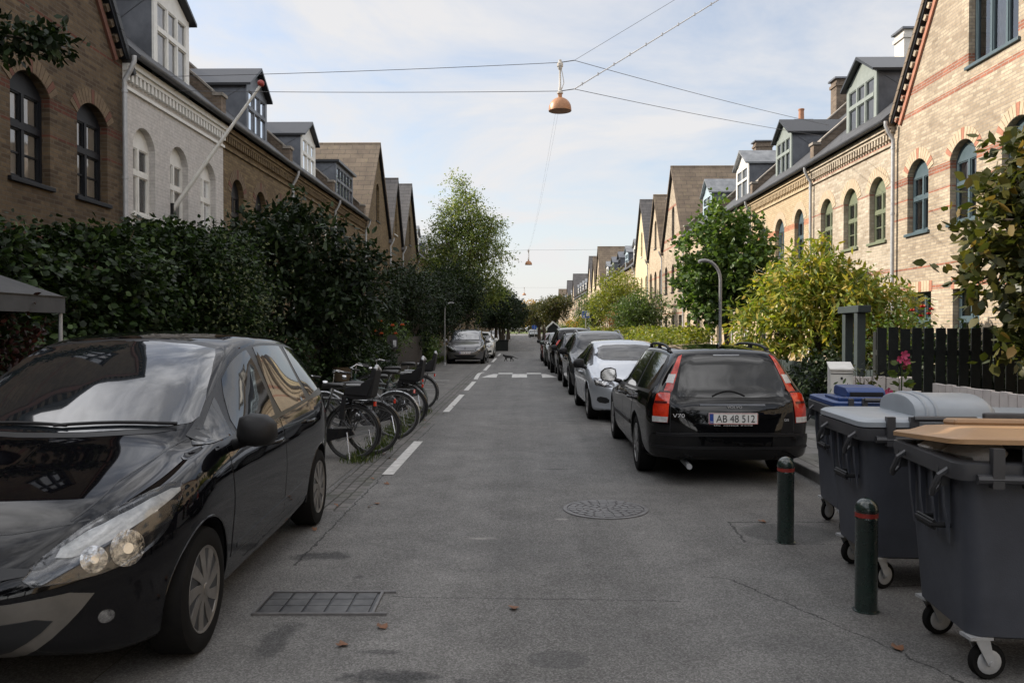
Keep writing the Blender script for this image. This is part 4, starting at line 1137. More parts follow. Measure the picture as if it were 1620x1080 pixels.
def lowhedge():
    t = empty('garden_hedge', (0, 0, 0), 0, 'clipped lime green hedge along the pavement behind the parked cars', 'hedge')
    top = lambda y: 1.42 + .06 * sin(y * 2.2) + .04 * sin(y * 5)
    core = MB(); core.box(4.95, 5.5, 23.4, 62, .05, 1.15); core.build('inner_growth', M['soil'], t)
    hedge_leaves(5.5, 4.62, 23, 62, top, 26000, .095, 'hedge', 'foliage', t, bottom=.15, lump=.1, seed=9, fr=.45)
lowhedge()
plant('mixed_shrub', (6.3, 43, .08), 'big loose green shrub rising behind the lime hedge', 'shrub', blobset(12, 1.2, 2.2, 1.1, 2.1, .6, .9, 51), .12, 1300, 9, .35, 'mid', .07, 1.0, stems=3, simple=True)
plant('rust_shrub', (5.7, 46.5, .08), 'rust brown withering shrub next to the green one', 'shrub', blobset(8, .7, 1.0, .9, 1.9, .4, .6, 52), .11, 600, 9, .4, 'rust', .05, .9, stems=3, simple=True)
plant('garden_tree', (6.6, 56, .08), 'yellow green tree in front of the cream gable', 'tree', blobset(12, 1.3, 1.8, 1.4, 3.6, .7, 1.0, 53), .14, 1100, 9, .5, 'hedge', .1, 1.8, simple=True)
plant('garden_tree', (6.0, 66, .08), 'mid green tree by the parking sign', 'tree', blobset(12, 1.3, 1.8, 1.3, 3.0, .7, 1.0, 54), .14, 1000, 9, .5, 'mid', .1, 1.5, simple=True)
plant('garden_shrub', (5.9, 80, .08), 'orange autumn shrub on the sunny verge', 'shrub', blobset(8, 1.0, 1.8, .8, 1.9, .6, .8, 55), .15, 500, 8, .4, 'gold', .06, 1.0, stems=3, simple=True)
for i, (y, l_) in enumerate(((72, 'loose green bush past the parking sign'), (90, 'green bush beyond the orange shrub'), (105, 'far green bush near the second triple gable'), (128, 'farthest green bush on the sunny verge'))):
    plant('garden_shrub', (5.6, y, .08), l_, 'shrub', blobset(9, 1.0, 2.4, .6, 1.3, .6, .8, 60 + i), .15, 600, 8, .4, ['hedge', 'mid', 'fresh', 'mid'][i], .06, .7, stems=3, simple=True)
plant('barberry_shrub', (-4.35, 6.55, .05), 'dark red leaved shrub beside the grey awning', 'shrub', [(0, 0, 1.3, .35, .5, .4), (.15, .3, .9, .4, .5, .4), (-.2, -.2, 1.0, .4, .5, .4)], .055, 420, 8, .22, 'redl', .03, .5, stems=3)
def overhang():
    t = empty('overhanging_branch', (-6.0, 8.2, .22), 0, 'dark leafy branch hanging in front of the dark gable wall', 'branch')
    mb = MB(); pts = [(-1.2, -.2, 4.3), (-.4, 0, 4.55), (.3, .1, 4.5), (.9, .15, 4.42), (1.25, .2, 4.36)]
    mb.tube(pts, [.035, .028, .02, .012, .005], 6); mb.tube([(-1.2, -.2, 4.3), (-1.25, -.2, 2.5), (-1.2, -.1, 0)], [.035, .05, .07], 8)
    mb.build('stem', M['bark'], t, smooth=60)
    P, D, Z = sprays([(-.6, 0, 4.5, .55, .4, .18), (.1, .1, 4.5, .5, .35, .17), (.7, .15, 4.42, .45, .3, .13), (1.05, .2, 4.38, .3, .2, .1)], 200, 9, .22, .10, hollow=.1)
    leaves('crown', P, D, Z, LM['dark'], t)
overhang()
# weeds and grass along the bays
def grass():
    n = 5200
    y = np.concatenate([RNG.uniform(9.8, 16.5, n // 2), RNG.uniform(17, 46, n // 2)])
    x = np.where(np.arange(n) < n // 2, -1.98 + RNG.normal(size=n) * .09 - .1 * np.abs(np.sin(y * 2)), -4.25 + RNG.normal(size=n) * .14)
    P = np.stack([x, y, np.full(n, -.005)], 1); D = np.stack([RNG.normal(size=n) * .35, RNG.normal(size=n) * .35, np.ones(n)], 1)
    o = leaves('grass', P, D, np.where(np.arange(n) < n // 2, .08, .16) * (.5 + RNG.random(n)), LM['grass'], simple=True, aspect=.16)
    tag(o, 'weedy grass tufts along the gutter and garden edge', 'grass', kind='stuff')
grass()
# fallen leaves on the asphalt
M['dead_leaf'] = mat('dead_leaf', (.19, .085, .04), .7, col2=(.12, .055, .028), vs=30)
leaf0 = None
lf = [(-.77, 4.42, 1.0, 'brown fallen leaf just below the drain grate'), (-.93, 4.18, 2.2, 'curled orange leaf on the asphalt left of the other by the grate'), (1.93, 4.16, .4, 'brown leaf lying near the wheels of the nearest waste bin'), (-.05, 4.75, 2.9, 'small brown leaf fragment in the middle of the street'), (2.05, 6.9, 1.2, 'pale dry leaf beside the farther bollard'), (2.45, 5.75, .3, 'brown leaf between the two bollards')]
for i, (x, y, a, lab) in enumerate(lf):
    if leaf0 is None:
        leaf0 = leaves('fallen_leaf', np.array([[-.03, 0, .012], [-.01, .01, .012]]), np.array([[1, .1, .25], [.4, .8, .3]]), np.array([.07, .045]), M['dead_leaf'], aspect=.7, fold=.5)
        o = leaf0
    else: o = leaf0.copy(); COL.objects.link(o)
    o.location = (x, y, .003); o.rotation_euler = (0, 0, a); tag(o, lab, 'leaf', 'dead leaves on the street')

for k in range(34):
    o = leaf0.copy(); COL.objects.link(o)
    y = RNG.uniform(5.5, 24); o.location = (-1.66 + RNG.normal() * .12 if k % 3 else 3.0 + RNG.normal() * .1, y, .003); o.rotation_euler = (RNG.normal() * .2, RNG.normal() * .2, RNG.uniform(0, 6)); o.scale = (RNG.uniform(.5, .95),) * 3
    tag(o, 'small dry leaf lying along the edge of the street', 'leaf', 'small dry leaves along the street edges')
# ------------------------------------------------------------------ cars
# a car's own frame: nose at y = 0, tail at y = L, z up
def paint(name, col, metal=0.0, rough=.3, col2=None):
    m = mat(name, col, rough + (.1 if metal == 0 else 0), metal, .9 if metal == 0 else 1.0, .0, col2=col2, vs=1.2)
    return m
M['car_glass'] = mat('car_glass', (.006, .007, .008), .03, spec=.6, coat=.25)
M['screen_glass'] = mat('windscreen_glass', (.012, .015, .018), .02, spec=1.0, coat=1.0)
M['badge_metal'] = mat('badge_metal', (.55, .55, .56), .35, .3)
M['chrome'] = mat('chrome', (.75, .75, .76), .08, 1.0)
M['alloy'] = mat('wheel_silver', (.36, .36, .355), .35, .8, col2=(.25, .245, .24), vs=12)
M['alloy_dull'] = mat('wheel_trim_grey', (.25, .24, .225), .4, .55, col2=(.15, .14, .13), vs=10)
M['red_lens'] = mat('red_lens', (.72, .045, .014), .12, coat=1, col2=(.26, .008, .005), vs=8)
M['white_lens'] = mat('clear_lens', (.62, .62, .6), .1, coat=1, col2=(.4, .4, .4), vs=30)
M['reflector'] = mat('lamp_reflector', (.70, .70, .70), .12, .9, col2=(.06, .06, .065), vs=26, bump=.6, bs_=30)
M['lamp_dark'] = mat('lamp_housing', (.045, .046, .05), .15, .4, 1.0)
M['plate'] = mat('number_plate', (.72, .72, .70), .35)
M['plate_red'] = mat('plate_border_red', (.45, .05, .03), .4)
M['plate_blue'] = mat('plate_strip_blue', (.02, .06, .28), .4)
M['ink'] = mat('black_ink', (.01, .01, .01), .5)
def lens_cover():
    m, nt, b = new_mat('lamp_cover'); out = nt.nodes["Material Output"]; nt.nodes.remove(b)
    tr = node(nt, "ShaderNodeBsdfTransparent", Color=(.94, .95, .96, 1)); gl = node(nt, "ShaderNodeBsdfGlossy", Roughness=.04)
    fr = node(nt, "ShaderNodeFresnel", IOR=1.5); mx = node(nt, "ShaderNodeMixShader")
    nt.links.new(fr.outputs[0], mx.inputs[0]); nt.links.new(tr.outputs[0], mx.inputs[1]); nt.links.new(gl.outputs[0], mx.inputs[2]); nt.links.new(mx.outputs[0], out.inputs["Surface"])
    return m
M['lamp_cover'] = lens_cover()

def pchip(keys):
    xs = np.array([k[0] for k in keys], float); ys = np.array([k[1] for k in keys], float)
    h = np.diff(xs); d = np.diff(ys) / h
    m = np.zeros(len(xs)); m[0], m[-1] = d[0], d[-1]
    for i in range(1, len(xs) - 1):
        if d[i - 1] * d[i] > 0:
            w1, w2 = 2 * h[i] + h[i - 1], h[i] + 2 * h[i - 1]
            m[i] = (w1 + w2) / (w1 / d[i - 1] + w2 / d[i])
    def f(x):
        x = min(max(x, xs[0]), xs[-1]); i = int(min(np.searchsorted(xs, x, 'right') - 1, len(xs) - 2)); i = max(i, 0)
        t = (x - xs[i]) / h[i]
        return float((2 * t**3 - 3 * t**2 + 1) * ys[i] + (t**3 - 2 * t**2 + t) * h[i] * m[i] + (-2 * t**3 + 3 * t**2) * ys[i + 1] + (t**3 - t**2) * h[i] * m[i + 1])
    return f

def chaikin(pts, it=2, closed=False):
    for _ in range(it):
        n = len(pts); q = []
        if not closed: q.append(pts[0])
        for i in range(n if closed else n - 1):
            a, b = pts[i], pts[(i + 1) % n]
            q.append(tuple(.75 * u + .25 * v for u, v in zip(a, b))); q.append(tuple(.25 * u + .75 * v for u, v in zip(a, b)))
        if not closed: q.append(pts[-1])
        pts = q
    return pts

class Car:
    def __init__(s, name, spec, body_m, label, cat, group=None):
        s.sp = spec; s.m = body_m
        s.L = spec['L']
        s.top, s.belt, s.bot = pchip(spec['top']), pchip(spec['belt']), pchip(spec['bot'])
        s.hb, s.hr = pchip(spec['half']), pchip(spec['roofhalf'])
        s.t = empty(name, (0, 0, 0), 0, label, cat, group)
        s.body()
    def ends(s, y, rf, pf, rr, pr):
        e = 1.0
        q = min(1, max(1e-4, y / rf)); e *= (1 - (1 - q) ** pf) ** (1 / pf)
        q = min(1, max(1e-4, (s.L - y) / rr)); e *= (1 - (1 - q) ** pr) ** (1 / pr)
        return e
    def section(s, y):
        sp = s.sp; zc = sp.get('zc', .48)
        Ev = s.ends(y, *sp['ev']); Eh = s.ends(y, *sp['eh'])
        w = s.hb(y) * Eh
        zt = zc + (s.top(y) - zc) * Ev; zb = zc + (s.bot(y) - zc) * Ev; zs = zc + (min(s.belt(y), s.top(y) - .015) - zc) * Ev
        h = zs - zb; g = zt - zs
        cr = min(sp.get('crown', .06), g * .8)
        k = min(1, max(0, (g - .08) / .32)); k = k * k * (3 - 2 * k)
        wr = (1 - k) * .74 * w + k * min(s.hr(y), w)
        ze = zt - cr
        f1 = sp.get('sill_in', .03)
        pts = [(0, zb), (.78 * w, zb), (w - f1 - .03, zb + .01), (w - f1, zb + .16 * h), (w - .012, zb + .42 * h), (w, zb + .60 * h), (w - .010, zs - .20 * h), (w - .032, zs - .07 * h), (w - .055 - .03 * (1 - k), zs + .004 * k + (1 - k) * .25 * g),
               (w - .06 + (wr - w + .06) * .5 - (1 - k) * .02, zs + (ze - zs) * .5), (wr + .012, ze - .035 * k), (wr - .05, ze + .5 * cr), (wr * .5, zt - .12 * cr), (0, zt)]
        return chaikin(pts, 2)
    def body(s):
        L = s.L
        e = [.55 * (k / 15) ** 2 for k in range(1, 16)]
        ys = [.0008] + e + list(np.linspace(.6, L - .6, int((L - 1.2) / .055))) + [L - v for v in e[::-1]] + [L - .0008]
        rings = [s.section(y) for y in ys]
        n = len(rings[0]); vs = []
        for y, r in zip(ys, rings):
            vs += [(x, y, z) for x, z in r] + [(-x, y, z) for x, z in r[-2:0:-1]]
        m = 2 * n - 2; fs = []
        for i in range(len(ys) - 1):
            for k in range(m):
                k2 = (k + 1) % m
                fs.append((i * m + k, i * m + k2, (i + 1) * m + k2, (i + 1) * m + k))
        fs += [tuple(range(m)), tuple((len(ys) - 1) * m + k for k in range(m))[::-1]]
        s.bvh = BVHTree.FromPolygons([Vector(v) for v in vs], fs)
        mb = MB(); mb.add(vs, fs)
        o = mb.build('body', [s.m, M['black_plastic']], s.t, smooth=180)
        base = o.data; base.polygons.foreach_set("use_smooth", [True] * len(base.polygons))
        vn = [v.normal.copy() for v in base.vertices]
        co = [v.co.copy() for v in base.vertices]
        polys = [tuple(p.vertices) for p in base.polygons]
        tree = BVHTree.FromPolygons(co, polys)
        # wheel arches
        ra = s.sp['arch']; cb = MB()
        for wy in s.sp['axles']:
            for sd in (-1, 1):
                cb.lathe([(ra, .42 * sd), (ra, 1.3 * sd)], 48, (0, wy, s.sp['wr']), 'x')
        cut = cb.build('cutter', M['black_plastic'])
        md = o.modifiers.new('cut', 'BOOLEAN'); md.object = cut; md.operation = 'DIFFERENCE'; md.solver = 'EXACT'
        dg = bpy.context.evaluated_depsgraph_get()
        me = bpy.data.meshes.new_from_object(o.evaluated_get(dg))
        o.modifiers.clear(); o.data = me
        bpy.data.objects.remove(cut)
        me.materials.clear(); me.materials.append(s.m); me.materials.append(M['black_plastic'])
        nor = [None] * len(me.loops)
        for p in me.polygons:
            c = p.center; onc = False
            for wy in s.sp['axles']:
                if all(abs(math.hypot(me.vertices[v].co.y - wy, me.vertices[v].co.z - s.sp['wr']) - ra) < 4e-3 or abs(abs(me.vertices[v].co.x) - .42) < 1e-3 for v in p.vertices) and abs(c.y - wy) < ra + .01: onc = True
            p.material_index = 1 if onc or p.normal.z < -.7 else 0
            p.use_smooth = True
            for li in p.loop_indices:
                if onc: nor[li] = p.normal.copy(); continue
                v = me.vertices[me.loops[li].vertex_index].co
                q, nn, fi, d = tree.find_nearest(v)
                ids = polys[fi]
                if len(ids) == 4:
                    ws = [1 / ((co[i] - q).length + 1e-5) ** 2 for i in ids]
                    nv = Vector((0, 0, 0))
                    for w_, i in zip(ws, ids): nv += vn[i] * w_
                    nor[li] = nv.normalized()
                else: nor[li] = p.normal.copy()
        me.normals_split_custom_set([tuple(x) for x in nor])
        # arch lips
        for wy in s.sp['axles']:
            for sd in (-1, 1):
                pts = []
                for k in range(33):
                    a = R(-22) + R(224) * k / 32
                    y, z = wy + (ra + .004) * cos(a), s.sp['wr'] + (ra + .004) * sin(a)
                    h = s.bvh.ray_cast(Vector((3 * sd, y, z)), Vector((-sd, 0, 0)))
                    if h[0] is not None and abs(h[0].x) > .55: pts.append((h[0].x - .006 * sd, y, z))
                if len(pts) > 3:
                    lb = MB(); lb.tube(pts, .009, 6); lb.build('arch_lip', s.sp.get('lip_m', s.m), s.t, smooth=60)
        s.base = o
    def cast(s, P, th, sd=1):
        n = Vector((sin(th), -cos(th), 0)); 
        h = s.bvh.ray_cast(Vector(P) + n * 6, -n)
        return h
    def panel(s, name, pts, th=0, off=.004, m=None, round_=2, parent=None, sd=1, step=.05, smooth=40, skirt=.01, thick=None):
        """a patch lying on the body: outline given by rough 3-D points, pressed on along direction th"""
        th = R(th)
        hx, hy = cos(th), sin(th)
        P2 = [(p[0] * hx + p[1] * hy, p[2]) for p in pts]
        if round_: P2 = chaikin(P2, round_, True)
        dense = []
        for i in range(len(P2)):
            a, b = P2[i], P2[(i + 1) % len(P2)]
            k = max(1, int(math.hypot(b[0] - a[0], b[1] - a[1]) / step))
            for j in range(k): dense.append((a[0] + (b[0] - a[0]) * j / k, a[1] + (b[1] - a[1]) * j / k))
        P2 = dense; nb = len(P2)
        xs = [p[0] for p in P2]; zs = [p[1] for p in P2]
        def inside(x, z):
            r = False
            for i in range(nb):
                (x1, y1), (x2, y2) = P2[i], P2[i - 1]
                if (y1 > z) != (y2 > z) and x < (x2 - x1) * (z - y1) / (y2 - y1) + x1: r = not r
            return r
        pin = []
        gx = np.arange(min(xs) + step * .5, max(xs), step); gz = np.arange(min(zs) + step * .5, max(zs), step)
        for x in gx:
            for z in gz:
                if inside(x, z) and all((x - q[0]) ** 2 + (z - q[1]) ** 2 > (step * .45) ** 2 for q in P2): pin.append((x, z))
        allp = [Vector(p) for p in P2 + pin]
        v, e, f, *_ = delaunay_2d_cdt(allp, [(i, (i + 1) % nb) for i in range(nb)], [], 1, 1e-6)
        f = [t for t in f if inside(*(sum((v[i] for i in t), Vector((0, 0))) / len(t)))]
        V = []; ok = []; N = []
        n = Vector((sin(th), -cos(th), 0)); pc = s.sp.get('pivot', s.L / 2)
        for p in v:
            o = Vector((hx, hy, 0)) * p.x + Vector((0, 0, p.y)) + n * 6
            # p.x is measured along the panel's own horizontal axis
            h = s.bvh.ray_cast(o, -n)
            if h[0] is None: V.append(Vector((0, 0, 0))); ok.append(False); N.append(n)
            else:
                nn = h[1] if h[1].dot(n) > 0 else -h[1]
                V.append(h[0]); ok.append(True); N.append(nn)
        F = [t for t in f if all(ok[i] for i in t)]
        if not F: return None
        V = [a + b * off for a, b in zip(V, N)]
        ec = {}
        for t in F:
            for i in range(len(t)):
                k = (t[i], t[(i + 1) % len(t)]); kk = tuple(sorted(k)); ec[kk] = ec.get(kk, []) + [k]
        b0 = len(V); low = {}; VV = list(V); FF = list(F)
        for kk, l in ec.items():
            if len(l) == 1:
                for i in kk:
                    if i not in low: low[i] = len(VV); VV.append(V[i] - N[i] * (off + skirt * .3))
                a, b = l[0]; FF.append((b, a, low[a], low[b]))
        used = sorted({i for t in FF for i in t}); mp = {u: k for k, u in enumerate(used)}
        VV = [VV[u] for u in used]; FF = [tuple(mp[i] for i in t) for t in FF]
        if sd < 0: VV = [Vector((-p.x, p.y, p.z)) for p in VV]
        mb = MB(); mb.add(VV, FF)
        return mb.build(name, m or s.m, parent or s.t, smooth=smooth)
    def ribbon(s, name, pts, th=0, w=.008, off=.002, m=None, sd=1, parent=None, step=.06):
        """thin line pressed on to the body (shut lines, trim)"""
        thr = R(th); n = Vector((sin(thr), -cos(thr), 0)); P = []
        for i in range(len(pts) - 1):
            a, b = Vector(pts[i]), Vector(pts[i + 1]); k = max(1, int((b - a).length / step))
            P += [a.lerp(b, j / k) for j in range(k)]
        P.append(Vector(pts[-1])); Q = []
        for p in P:
            h = s.bvh.ray_cast(p + n * 6, -n)
            if h[0] is not None: Q.append((h[0], h[1] if h[1].dot(n) > 0 else -h[1]))
        if len(Q) < 2: return
        vs = []; fs = []
        for i, (p, nn) in enumerate(Q):
            t = Q[min(i + 1, len(Q) - 1)][0] - Q[max(i - 1, 0)][0]
            sdv = t.cross(nn).normalized() * w * .5
            for q in (p - sdv, p - sdv + nn * off, p + sdv + nn * off, p + sdv): vs.append((q.x * sd, q.y, q.z))
        for i in range(len(Q) - 1):
            for k in range(3): fs.append((4 * i + k, 4 * i + k + 1, 4 * i + 5 + k, 4 * i + 4 + k))
        mb = MB(); mb.add(vs, fs); return mb.build(name, m or M['black_trim'], parent or s.t, smooth=50)
    def side_outline(s, yb0, yt0, yb1, yt1, lo=.03, hi=.035, n=5):
        cr = s.sp.get('crown', .06)
        b = [(.8, yb0 + (yb1 - yb0) * k / n, s.belt(yb0 + (yb1 - yb0) * k / n) + lo) for k in range(n + 1)]
        t = [(.8, yt1 + (yt0 - yt1) * k / n, s.top(yt1 + (yt0 - yt1) * k / n) - cr - hi) for k in range(n + 1)]
        return b + t
    def glass(s, surround, wins):
        for sd in (-1, 1):
            s.panel('window_surround', s.side_outline(*surround, lo=.0, hi=.012), 90, .002, s.sp.get('dlo_m', M['black_trim']), 1, sd=sd, step=.06)
            for w in wins: s.panel('side_window', s.side_outline(*w), 90, .0045, M['car_glass'], 1, sd=sd, step=.05)
    def door(s, ya, yb, zlo, front_slant=0, rear_pts=None, handle=True, sd=1, hm=None, zh=None):
        ztop = lambda y: s.belt(y) - .012
        pts = [(.9, ya, zlo), (.9, yb, zlo)] if rear_pts is None else [(.9, ya, zlo)] + rear_pts
        yb_ = yb
        pts = pts + [(.9, yb_, ztop(yb_))] + [(.9, yb_ + (ya + front_slant - yb_) * k / 5, ztop(yb_ + (ya + front_slant - yb_) * k / 5)) for k in range(1, 6)]
        d = s.panel('door', pts, 90, .003, s.m, 0, sd=sd, step=.06)
        loop = pts + [pts[0]]
        s.ribbon('shut_line', loop, 90, .011, .0012, M['black_trim'], sd)
        if handle and d:
            y = yb_ - .22; z = zh or (s.belt(y) - .13)
            h = s.bvh.ray_cast(Vector((3, y, z)), Vector((-1, 0, 0)))[0]
            if h:
                cp = MB(); cp.tube([((h.x + .002) * sd, y - .09, z), ((h.x + .034) * sd, y - .075, z + .004), ((h.x + .036) * sd, y + .06, z + .004), ((h.x + .002) * sd, y + .085, z)], [.012, .014, .014, .011], 8)
                cp.build('handle', hm or s.m, d, smooth=60)
        return d
    def mirror(s, y, z, x, sd=1, m=None, size=1.0, glass=True):
        mb = MB(); k = size
        prof = [(-.095, .03), (-.085, .075), (-.03, .095), (.05, .085), (.1, .04), (.105, -.03), (.08, -.07), (0, -.082), (-.08, -.07), (-.1, -.02)]
        vs = []; n = len(prof); layers = [(.0, 1.0), (-.05, 1.0), (-.09, .9), (-.12, .62), (-.13, .2)]
        for dy, sc in layers:
            for a, b in prof: vs.append(((x + .12 * k + a * sc * k) * sd, y + dy * k, z + b * sc * k))
        fs = []
        for i in range(len(layers) - 1):
            for q in range(n): fs.append((i * n + q, i * n + (q + 1) % n, (i + 1) * n + (q + 1) % n, (i + 1) * n + q))
        fs += [tuple(range(n)), tuple((len(layers) - 1) * n + q for q in range(n))]
        mb.add(vs, fs)
        mb.tube([((x - .03) * sd, y + .02, z - .09), ((x + .06) * sd, y - .03, z - .06), ((x + .11) * sd, y - .05, z - .02)], [.035, .03, .03], 8)
        o = mb.build('mirror', m or s.m, s.t, smooth=50)
        if glass:
            g = MB(); g.poly([((x + .12 * k + a * .86 * k) * sd, y + .004, z + b * .86 * k) for a, b in prof]); g.build('mirror_glass', M['chrome'], o)
    def plate(s, y, z, front, text=None, tilt=0):
        sg = -1 if front else 1
        t = MB(); t.box(-.255, .255, -.006, .006, -.058, .058)
        o = t.build('number_plate', M['plate'], s.t, bevel=.003); o.location = (0, y, z); o.rotation_euler = (tilt, 0, 0 if front else pi)
        yy = -.0075
        def bx(nm, a, b, c, d, m, dy=.0):
            q = MB(); q.box(a, b, yy - dy, yy + .002, c, d); q.build(nm, m, o)
        q = MB()
        for a, b, c, d in ((-.252, .252, .052, .056), (-.252, .252, -.056, -.052), (-.252, -.248, -.052, .052), (.248, .252, -.052, .052)): q.box(a, b, yy, yy + .002, c, d)
        q.build('plate_border', M['plate_red'], o)
        bx('country_strip', -.246, -.205, -.05, .05, M['plate_blue'])
        if text:
            w = text_mesh('lettering', text, .108, M['ink'], o, (.022, yy - .001, 0), .40)
            text_mesh('country_letters', 'DK', .026, M['plate'], o, (-.2255, yy - .001, -.034), .03)
        return o
    def wheels(s, style, m, width=.2, n=5):
        proto = None
        r = s.sp['wr']
        for wy in s.sp['axles']:
            for sd in (-1, 1):
                xo = s.hb(wy) - .018
                if proto is None:
                    w = empty('wheel', (0, 0, 0)); w.parent = s.t
                    rr_ = r * .70
                    tb = MB(); tb.lathe([(rr_ - .01, -width), (r * .93, -width), (r, -width + .025), (r, -.03), (r * .975, -.008), (r * .9, .0), (rr_ + .03, .004), (rr_, -.004), (rr_ - .012, -.02)], 56, axis='x'); tb.build('tyre', M['rubber'], w, smooth=35)
                    rim_wheel(w, rr_, style, m, n)
                    proto = w; proto_k = children_of(w)
                    o = w
                else:
                    o = proto.copy(); COL.objects.link(o)
                    for k in proto_k: c = k.copy(); COL.objects.link(c); c.parent = o
                    o.parent = s.t
                o.location = (xo * sd, wy, r); o.rotation_euler = (0, 0, 0 if sd > 0 else pi)
    def place(s, loc, rz): s.t.location = loc; s.t.rotation_euler = (0, 0, rz); return s.t

def text_mesh(name, text, size, m, parent, loc, fit_w=None, face='front', extrude=.0004, rot=None):
    c = bpy.data.curves.new(name, 'FONT'); c.body = text; c.size = size; c.align_x = 'CENTER'; c.align_y = 'CENTER'; c.extrude = extrude
    o = bpy.data.objects.new(name, c); COL.objects.link(o)
    dg = bpy.context.evaluated_depsgraph_get()
    me = bpy.data.meshes.new_from_object(o.evaluated_get(dg)); bpy.data.objects.remove(o)
    xs = [v.co.x for v in me.vertices]
    k = fit_w / (max(xs) - min(xs)) if fit_w else 1
    cx = (max(xs) + min(xs)) / 2; ys = [v.co.y for v in me.vertices]; cy = (max(ys) + min(ys)) / 2
    for v in me.vertices: v.co = Vector(((v.co.x - cx) * k, v.co.y - cy, v.co.z))
    me.materials.clear(); me.materials.append(m)
    q = bpy.data.objects.new(name, me); COL.objects.link(q); q.parent = parent; q.location = loc; q.rotation_euler = rot or (R(90), 0, 0)
    return q

def rim_wheel(w, r, style, m, n):
    bk = MB(); bk.lathe([(0, -.07), (r * .98, -.07), (r * .98, -.012)], 40, axis='x'); bk.build('wheel_well_disc', M['black_metal'], w, smooth=35)
    rb = MB(); rb.lathe([(r * .9, -.03), (r * .93, -.008), (r * .985, -.002), (r * 1.0, -.012), (r * 1.0, -.03)], 48, axis='x')
    rb.lathe([(0, .004), (r * .12, .003), (r * .17, -.006), (r * .19, -.03)], 24, axis='x')
    k = n * (2 if style == 'double' else 1)
    for i in range(k):
        a = 2 * pi * i / k
        tw = .30 if style == 'twist' else (.11 if (style == 'double' and i % 2) else (-.11 if style == 'double' else 0))
        ws = {'twist': (.020, .022, .030, .036), 'double': (.018, .013, .012, .016), 'plain': (.030, .024, .021, .030)}[style]
        def P(rad, ang, x): return (x, rad * cos(a + ang), rad * sin(a + ang))
        vs = []
        for rad, hw_, x, t_ in zip((r * .13, r * .4, r * .7, r * .95), ws, (.0, -.006, -.008, -.008), (0, tw * .4, tw * .8, tw)):
            for sg in (-1, 1): vs += [P(rad, t_ + sg * hw_ / rad, x), P(rad, t_ + sg * hw_ / rad, x - .03)]
        fs = []
        for q in range(3):
            b = q * 4
            fs += [(b, b + 2, b + 6, b + 4), (b, b + 4, b + 5, b + 1), (b + 2, b + 3, b + 7, b + 6)]
        rb.add(vs, fs)
    rb.build('rim', m, w, smooth=35)

def roof_rails(c, y0, y1, x, m, feet=3):
    for sd in (-1, 1):
        pts = []; mb = MB()
        for k in range(15):
            y = y0 + (y1 - y0) * k / 14
            h = c.bvh.ray_cast(Vector((x, y, 4)), Vector((0, 0, -1)))[0]
            u = min(1, min(k, 14 - k) / 2.5); pts.append((x * sd, y, h.z - .005 + .052 * u ** .6))
        mb.tube(pts, .017, 8)
        for k in range(feet):
            y = y0 + .12 + (y1 - y0 - .24) * k / (feet - 1); h = c.bvh.ray_cast(Vector((x, y, 4)), Vector((0, 0, -1)))[0]
            mb.box(x * sd - .014, x * sd + .014, y - .05, y + .05, h.z - .01, h.z + .04)
        mb.build('roof_rail', m, c.t, smooth=50)

# ---- people carrier (rounded nose, tall cabin)
MPV = dict(L=4.34, wr=.315, arch=.365, axles=(.87, 3.57), crown=.075, zc=.5,
    top=[(0, .66), (.12, .74), (.35, .86), (.65, .955), (.95, 1.03), (1.08, 1.07), (1.3, 1.19), (1.7, 1.41), (2.0, 1.545), (2.25, 1.605), (2.6, 1.635), (3.1, 1.625), (3.6, 1.59), (3.95, 1.535), (4.08, 1.46), (4.2, 1.1), (4.3, .9), (4.34, .7)],
    belt=[(0, .62), (.35, .80), (.7, .90), (1.05, .975), (1.6, 1.0), (2.4, 1.02), (3.2, 1.05), (3.8, 1.1), (4.15, 1.08), (4.34, .8)],
    bot=[(0, .24), (.5, .19), (1.3, .19), (3.2, .2), (3.9, .24), (4.34, .32)],
    half=[(0, .86), (.5, .89), (.9, .915), (1.8, .905), (3.0, .91), (3.6, .915), (4.0, .88), (4.34, .8)],
    roofhalf=[(0, .7), (1.0, .74), (1.5, .69), (2.1, .655), (2.8, .66), (3.5, .64), (4.0, .60), (4.34, .6)],
    ev=(.5, 2.7, .22, 3.0), eh=(.85, 2.6, .5, 3.0))

